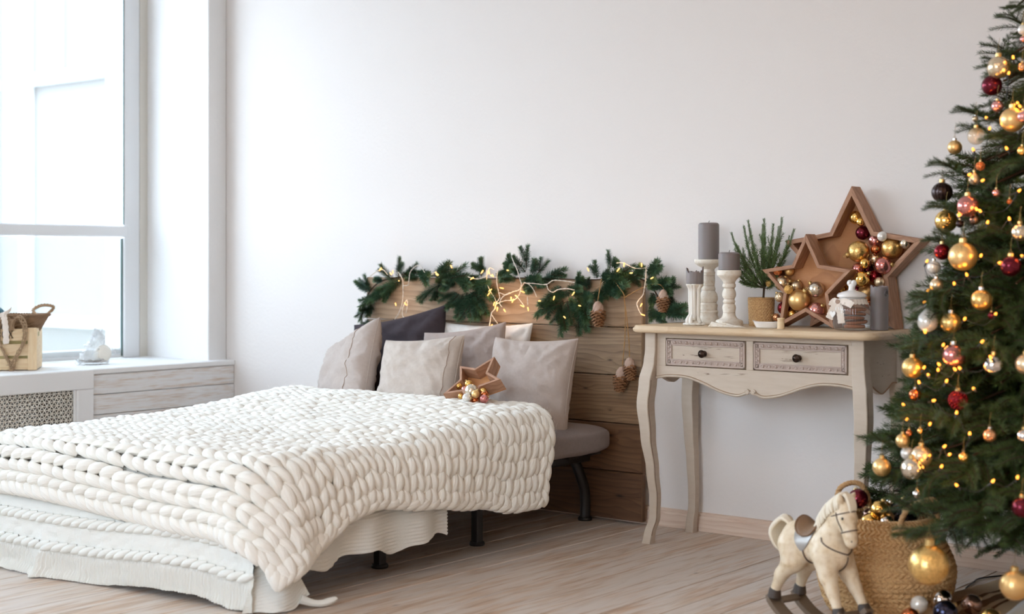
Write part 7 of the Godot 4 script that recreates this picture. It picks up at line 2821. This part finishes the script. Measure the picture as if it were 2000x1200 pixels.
	var across := Vector3(0.95, 0.31, 0.0).normalized()
	for band in [Vector3(0.134, 0.298, 0.0125), Vector3(0.113, 0.345, 0.006)]:
		var p := PackedVector3Array()
		for k in 30:
			var a := TAU * k / 30.0
			var q := skin(bones, kk, band, across * cos(a) + Vector3(0, 0, 1) * sin(a), 0.001)
			if q.distance_to(band) < 0.045: # not where the head grows into the neck
				p.append(q)
		g.tube(p, even(0.0017), 6, true)
	for s in [1.0, -1.0]:
		var cheek := PackedVector3Array()
		for k in 9:
			cheek.append(skin(bones, kk, Vector3(0.108, 0.347, 0.006).lerp(Vector3(0.13, 0.298, 0.0125), k / 8.0), Vector3(-0.3, 0, s), 0.001))
		g.tube(cheek, even(0.0017), 6)
	obj("bridle", g, M.leather_dark, o)
	# hooves
	for s in [1.0, -1.0]:
		for f in [[-0.1275, 0.084, -0.1], [0.128, 0.074, 0.2]]:
			g = Geo.new()
			g.lathe(v2([0.0, -0.016, 0.018, -0.016, 0.0205, -0.013, 0.017, 0.008, 0.0145, 0.014, 0.0, 0.014]), 18, Vector3(f[0], f[1], s * 0.05), Basis(Vector3(0, 0, 1), f[2]))
			obj("hoof", g, M.hoof, o)
	# rockers: two bent boards and the cross bars between them
	for s in [1.0, -1.0]:
		g = Geo.new()
		var R := 0.19
		var n := 40
		var ring := [[0.021, 0.0], [0.021, 0.0145], [-0.021, 0.0145], [-0.021, 0.0]]
		for side in 4:
			var a0: Array = ring[side]
			var a1: Array = ring[(side + 1) % 4]
			var k0 := g.v.size()
			for k in n + 1:
				var a := lerpf(-0.9, 0.9, float(k) / n)
				var taper := 1.0 - 0.35 * smoothstep(0.8, 0.9, absf(a))
				for q in [a0, a1]:
					var rr: float = R - q[1]
					g.add(Vector3(sin(a) * rr * 1.02, R - cos(a) * rr, s * 0.05 + q[0] * taper))
			g.weave(k0, n + 1, 2)
		for a in [-0.9, 0.9]:
			var c: Array = []
			for q in ring:
				var rr: float = R - q[1]
				c.append(Vector3(sin(a) * rr * 1.02, R - cos(a) * rr, s * 0.05 + q[0] * 0.65))
			g.quad(c[0], c[1], c[2], c[3], Vector3(signf(a), 0.4, 0))
		obj("rocker", g, M.rocker, o)
	for x in [-0.118, 0.118]:
		g = Geo.new()
		g.box(Vector3(x, 0.062, 0), Vector3(0.02, 0.012, 0.07), 0.002, Basis(Vector3(0, 0, 1), signf(x) * 0.65))
		obj("cross_bar", g, M.rocker, o)

# ---- kraft coloured cloth with brown stripes round the foot of the tree, loose baubles on it
func make_cloth() -> void:
	var o := thing("tree_cloth", "kraft coloured cloth with brown stripes bunched on the floor below the tree", "cloth", Vector3(1.9, 0, 0.7))
	var cuts := [0.0, 0.13, 0.146, 0.166, 0.216, 0.238, 0.25, 0.9]
	for k in cuts.size() - 1:
		var g := Geo.new()
		var nu := 60
		var nv := int(maxf(3.0, (cuts[k + 1] - cuts[k]) / 0.008))
		for r in nv + 1:
			var u := lerpf(cuts[k], cuts[k + 1], float(r) / nv)
			for c in nu + 1:
				var v := float(c) / nu
				g.add(cloth_at(u, v))
		g.weave(0, nv + 1, nu + 1, true)
		obj("stripe" if k % 2 == 1 or k == 3 else "cloth_field", g, M.stripe if k in [1, 3, 5] else M.kraft, o, true)
	# folded selvedge along the free edge
	var g := Geo.new()
	var path := PackedVector3Array()
	for c in 61:
		path.append(cloth_at(0.0, c / 60.0) + Vector3(0, 0.0, 0))
	g.tube(path, even(0.0045), 8)
	obj("hem", g, M.kraft, o, true)
	g = Geo.new()
	for r in 9:
		for c in 31:
			var v := c / 30.0
			g.add(cloth_at(0.30 + 0.05 * r / 8.0 + 0.02 * sin(v * 5.0), 0.25 + 0.7 * v) + Vector3(0, 0.004 + 0.022 * sin(PI * r / 8.0), 0))
	g.weave(0, 9, 31, true)
	obj("fleece_fold", g, M.fleece, o, true)
	var grp := "loose baubles below the tree"
	var spots := [[1.585, 0.954, 0.0247, M.pearl, "pearly silver bauble on the floor cloth nearest the basket"], [1.619, 0.877, 0.0308, M.chrome, "mirrored silver bauble on the floor cloth behind the steel blue one"], [1.696, 1.036, 0.0337, M.navy, "steel blue mirrored bauble on the floor cloth at the picture's bottom edge"], [1.71, 0.883, 0.0289, M.bronze_ball, "smoky bronze bauble lying on the striped cloth"], [1.812, 1.007, 0.0277, M.gold, "mirror gold bauble on the floor cloth cut by the picture's bottom edge"], [1.63, 1.115, 0.0252, M.copper, "copper bauble on the floor cloth below the pearly one"]]
	for s in spots:
		loose(s[4], Vector3(s[0], cloth_top(s[0], s[1]) + s[2] + 0.001, s[1]), s[2], s[3], "plain", grp, Vector3(0.3, 0.4, -0.8))
	# thin black cable lying along the cloth's edge
	g = Geo.new()
	g.tube(curve([Vector3(1.46, 0.003, 0.50), Vector3(1.49, 0.003, 0.44), Vector3(1.495, 0.004, 0.40), Vector3(1.475, 0.003, 0.33), Vector3(1.465, 0.003, 0.25), Vector3(1.46, 0.003, 0.17), Vector3(1.52, 0.003, 0.05)], 8), even(0.0028), 7)
	var cable := obj("cable", g, M.black)
	tag(cable, "thin black cable lying on the floorboards along the striped cloth's edge", "cable")

func cloth_top(x: float, z: float) -> float:
	var e := cloth_edge(z)
	return cloth_height(x - e, z)

func cloth_edge(z: float) -> float:
	return 1.515 + 0.03 * sin(z * 5.0 + 0.5) + 0.05 * smoothstep(0.75, 1.15, z)

func cloth_height(u: float, z: float) -> float:
	return 0.006 + 0.046 * smoothstep(0.0, 0.06, u) + 0.05 * smoothstep(0.14, 0.45, u) * smoothstep(0.95, 0.6, z) + 0.008 * wobble(Vector3(u, 0, z), 7.0) * smoothstep(0.0, 0.1, u)

func cloth_at(u: float, v: float) -> Vector3:
	var z := lerpf(0.06, 1.25, v)
	return Vector3(cloth_edge(z) + u, cloth_height(u, z), z)

# ------------------------------------------------------------------ on the window ledge
func make_ledge_things() -> void:
	make_crate()
	make_wrap()

func make_crate() -> void:
	# a slatted pine box turned towards the room; its axes: x to its own end, z to its lettered face
	var base := Vector3(-2.618, 0.55, 1.058)
	var turn := deg_to_rad(51.3)
	var o := thing("wooden_crate", "small slatted pine crate with dark lettering standing on the window ledge", "crate", base, turn)
	var g: Geo
	var w := 0.37
	var deep := 0.235
	var k := 0
	for row in [[0.137, 0.191], [0.068, 0.122], [0.004, 0.055]]:
		for z in [-0.0065, 0.0065 - deep]:
			g = Geo.new()
			g.box(Vector3(-w / 2.0, (row[0] + row[1]) / 2.0, z), Vector3(w, row[1] - row[0], 0.009), 0.0015, Basis(), Vector2(0.13 * k, 0.027 * k))
			obj("slat", g, M.pine, o)
			k += 1
	for x in [-0.006, 0.006 - w]:
		g = Geo.new()
		g.box(Vector3(x, 0.098, -deep / 2.0), Vector3(0.011, 0.188, deep - 0.024), 0.0015, Basis(), Vector2(0.3, 0.1))
		obj("end_panel", g, M.pine, o)
	for x in [-0.02, 0.02 - w]:
		for z in [0.0, -deep]:
			g = Geo.new()
			g.box(Vector3(x, 0.099, z), Vector3(0.04, 0.194, 0.008), 0.0015, Basis(), Vector2(0.2, 0.05))
			obj("corner_post", g, M.pine, o)
	g = Geo.new()
	g.box(Vector3(-w / 2.0, 0.007, -deep / 2.0), Vector3(w - 0.02, 0.008, deep - 0.02))
	obj("bottom", g, M.pine, o)
	g = Geo.new()
	g.box(Vector3(-w / 2.0, 0.098, -0.018), Vector3(w - 0.03, 0.17, 0.004))
	obj("lining", g, M.olive, o)
	g = Geo.new()
	g.box(Vector3(-0.0003, 0.165, -0.075), Vector3(0.002, 0.02, 0.045), 0.0008)
	obj("hand_hole", g, M.olive, o)
	var font := SystemFont.new()
	font.font_names = PackedStringArray(["Droid Serif"])
	for l in [["B", -0.167], ["O", -0.1415], ["X", -0.116]]:
		var t := TextMesh.new()
		t.text = l[0]
		t.font = font
		t.font_size = 32
		t.pixel_size = 0.0015
		t.depth = 0.0008
		reuse("letter", t, M.ink, o, Transform3D(Basis.from_scale(Vector3(0.8, 1, 1)), Vector3(l[1], 0.165, -0.0017)))
	var place := Transform3D(Basis(Vector3.UP, turn), base)
	# wicker tray resting in the crate, its looped handle above the rim
	var tray := thing("wicker_tray", "brown wicker tray basket resting in the pine crate, looped handle showing", "basket", place * Vector3(-0.16, 0.2, -0.12), turn)
	g = Geo.new()
	for r in 21:
		var f := r / 20.0
		for c in 193:
			var a := TAU * c / 192.0
			var rx := lerpf(0.15, 0.203, f)
			var rz := lerpf(0.075, 0.115, f)
			var b := 0.003 * sin(a * 32.0 + (PI if (r / 2) % 2 else 0.0))
			g.add(Vector3(cos(a) * (rx + b), lerpf(-0.04, 0.05, f) + 0.0025 * sin(a * 16.0), sin(a) * (rz + b)))
	g.weave(0, 21, 193)
	g.lathe(v2([0.0, -0.036, 0.075, -0.038]), 30, Vector3.ZERO, Basis.from_scale(Vector3(2.0, 1, 1.0)))
	obj("woven_body", g, M.wicker_dark, tray)
	g = Geo.new()
	for s in 2:
		var p := PackedVector3Array()
		for q in 240:
			var a := TAU * q / 240
			p.append(Vector3(cos(a) * (0.205 + 0.003 * cos(a * 50 + PI * s)), 0.051 + 0.0035 * sin(a * 50 + PI * s), sin(a) * (0.117 + 0.003 * cos(a * 50 + PI * s))))
		g.tube(p, even(0.0042), 5, true)
	obj("rim", g, M.wicker_dark, tray)
	for e in [-1.0, 1.0]:
		g = Geo.new()
		for s in 3:
			var line := curve([Vector3(e * 0.155, 0.05, 0.07), Vector3(e * 0.135, 0.075, 0.05), Vector3(e * 0.165, 0.094, 0.03), Vector3(e * 0.2, 0.096, 0.0), Vector3(e * 0.222, 0.083, -0.02), Vector3(e * 0.19, 0.05, -0.03)], 8)
			var p := PackedVector3Array()
			for q in line.size():
				var a := q * 0.7 + TAU * s / 3.0
				p.append(line[q] + Vector3(cos(a), sin(a), 0.0) * 0.0042)
			g.tube(p, even(0.0043), 5)
		obj("loop_handle", g, M.wicker, tray)
	var bundle := thing("knit_bundle", "blue grey yarn bundle lying in the wicker tray at the picture edge", "yarn", place * Vector3(-0.172, 0.255, -0.06), turn)
	g = Geo.new()
	var r := RandomNumberGenerator.new()
	r.seed = 5
	for q in 30:
		var c := Vector3(r.randf_range(-0.06, 0.02), r.randf_range(-0.015, 0.02), r.randf_range(-0.03, 0.03))
		var p: Array = []
		var ax := Vector3(r.randf_range(-1, 1), r.randf_range(-0.3, 0.3), r.randf_range(-1, 1)).normalized()
		for u in 6:
			p.append(c + ax * (u - 2.5) * 0.009 + Vector3(0, 0.009 * sin(u * 1.3), 0))
		g.tube(curve(p, 3), even(0.0045), 6)
	obj("yarn_loops", g, M.teal, bundle).set_meta("kind", "stuff")
	# wicker heart hanging over the lettered face, lace ribbon tied to it
	var h := thing("wicker_heart", "open wicker heart of pale twigs hanging over the front of the pine crate", "decoration", place * Vector3(-0.109, 0.145, 0.018), turn)
	var outline: Array = []
	for q in 40:
		var a := TAU * q / 40.0
		outline.append(Vector3(16.0 * pow(sin(a), 3.0) * 0.0037, (13.0 * cos(a) - 5.0 * cos(2 * a) - 2.0 * cos(3 * a) - cos(4 * a)) * 0.0085, 0))
	var ring := curve(outline, 3, true)
	g = Geo.new()
	for s in 6:
		var p := PackedVector3Array()
		for q in ring.size():
			var a := q * 0.26 + TAU * s / 6.0
			p.append(ring[q] + Vector3(cos(a) * 0.009, sin(a * 1.2) * 0.008, maxf(sin(a), -0.6) * 0.009))
		g.tube(p, even(0.0019), 5, true)
	obj("twig_frame", g, M.wicker, h)
	g = Geo.new()
	for q in range(0, ring.size(), 2):
		var c := ring[q]
		var d := Vector3(r.randf_range(-1, 1), r.randf_range(-1, 1), 0.25 * r.randf_range(-1, 1)).normalized() * 0.016
		g.tube(PackedVector3Array([c - d + Vector3(0, 0, 0.009), c + Vector3(0, 0, 0.012), c + d + Vector3(0, 0, 0.008)]), PackedFloat32Array([0.0012, 0.0018, 0.001]), 5)
	obj("twig_wrap", g, M.wicker, h).set_meta("kind", "stuff")
	g = Geo.new()
	for tail in [[Vector3(-0.04, 0.115, 0.0), Vector3(-0.03, 0.115, 0.018), Vector3(-0.02, 0.06, 0.024), Vector3(-0.022, -0.02, 0.014), Vector3(1, 0.15, 0), 0.013], [Vector3(-0.06, 0.105, 0.01), Vector3(-0.03, 0.12, 0.02), Vector3(-0.02, 0.115, 0.02), Vector3(0.0, 0.14, 0.006), Vector3(0.2, 1, 0), 0.010], [Vector3(-0.06, 0.1, 0.0), Vector3(-0.075, 0.11, 0.02), Vector3(-0.08, 0.07, 0.024), Vector3(-0.085, 0.02, 0.014), Vector3(1, -0.1, 0), 0.012]]:
		var first := g.v.size()
		for q in 21:
			var t := q / 20.0
			var a: Vector3 = tail[0]
			var p := a.bezier_interpolate(tail[1], tail[2], tail[3], t)
			var side: Vector3 = (tail[4] as Vector3).normalized() * (tail[5] * (1.0 + 0.14 * sin(q * 2.1)))
			g.add(p - side)
			g.add(p + Vector3(0, 0, 0.003 + 0.002 * sin(q * 0.9)))
			g.add(p + side)
		g.weave(first, 21, 3)
	obj("lace_ribbon", g, M.lace, h)

func make_wrap() -> void:
	# cream soap on a foil tray in crumpled clear film
	var at := Vector3(-2.76, 0.55, 0.66)
	var o := thing("wrapped_soap", "cream soap on a silver foil tray in crumpled clear film on the ledge", "gift", at)
	var g := Geo.new()
	for r in 11:
		for c in 41:
			var a := TAU * c / 40.0
			var f := r / 10.0
			var rad := lerpf(0.0, 0.085, f) * (1.0 + 0.12 * noise.get_noise_2d(cos(a) * 3.0, sin(a) * 3.0))
			g.add(Vector3(cos(a) * rad * 0.6, 0.004 + 0.016 * f * f + 0.012 * noise.get_noise_3d(cos(a) * 4.0, f * 5.0, sin(a) * 4.0) * f + 0.004, sin(a) * rad))
	g.weave(0, 11, 41, true)
	obj("foil_tray", g, M.foil, o)
	g = Geo.new()
	g.ball(Vector3(0.02, 0.05, -0.045), Vector3(0.034, 0.044, 0.045), 14, 22)
	obj("soap", g, M.soap, o)
	# film: a crumpled sheet of facets gathered to a peak
	g = Geo.new()
	var n := 46
	var rows := 26
	for r in rows + 1:
		var f := float(r) / rows
		for c in n + 1:
			var a := TAU * c / n
			var rad := 0.084 * pow(1.0 - f, 0.85) + 0.004
			var crinkle := 0.02 * noise.get_noise_3d(cos(a) * 3.4, f * 6.0, sin(a) * 3.4) + 0.012 * noise.get_noise_3d(cos(a) * 9.0, f * 14.0 + 4.0, sin(a) * 9.0)
			var flare := 0.012 * smoothstep(0.86, 1.0, f)
			g.add(Vector3(cos(a) * (rad + crinkle + flare) * 0.55, 0.004 + 0.165 * f * (1.0 + 0.25 * f * noise.get_noise_2d(cos(a) * 6.0, sin(a) * 6.0)) + crinkle * 0.7, sin(a) * (rad + crinkle + flare) - 0.035 * f))
	g.weave(0, rows + 1, n + 1)
	obj("clear_film", g, M.film, o)
	# a stray corner of the film
	g = Geo.new()
	for r in 9:
		for c in 9:
			var u := r / 8.0
			var v := c / 8.0
			g.add(Vector3(0.01 + 0.02 * noise.get_noise_2d(u * 5.0, v * 5.0), 0.07 + 0.045 * v - 0.02 * u + 0.015 * noise.get_noise_2d(u * 7.0 + 3.0, v * 7.0), -0.05 - 0.075 * u - 0.02 * v))
	g.weave(0, 9, 9)
	obj("film_corner", g, M.film, o)
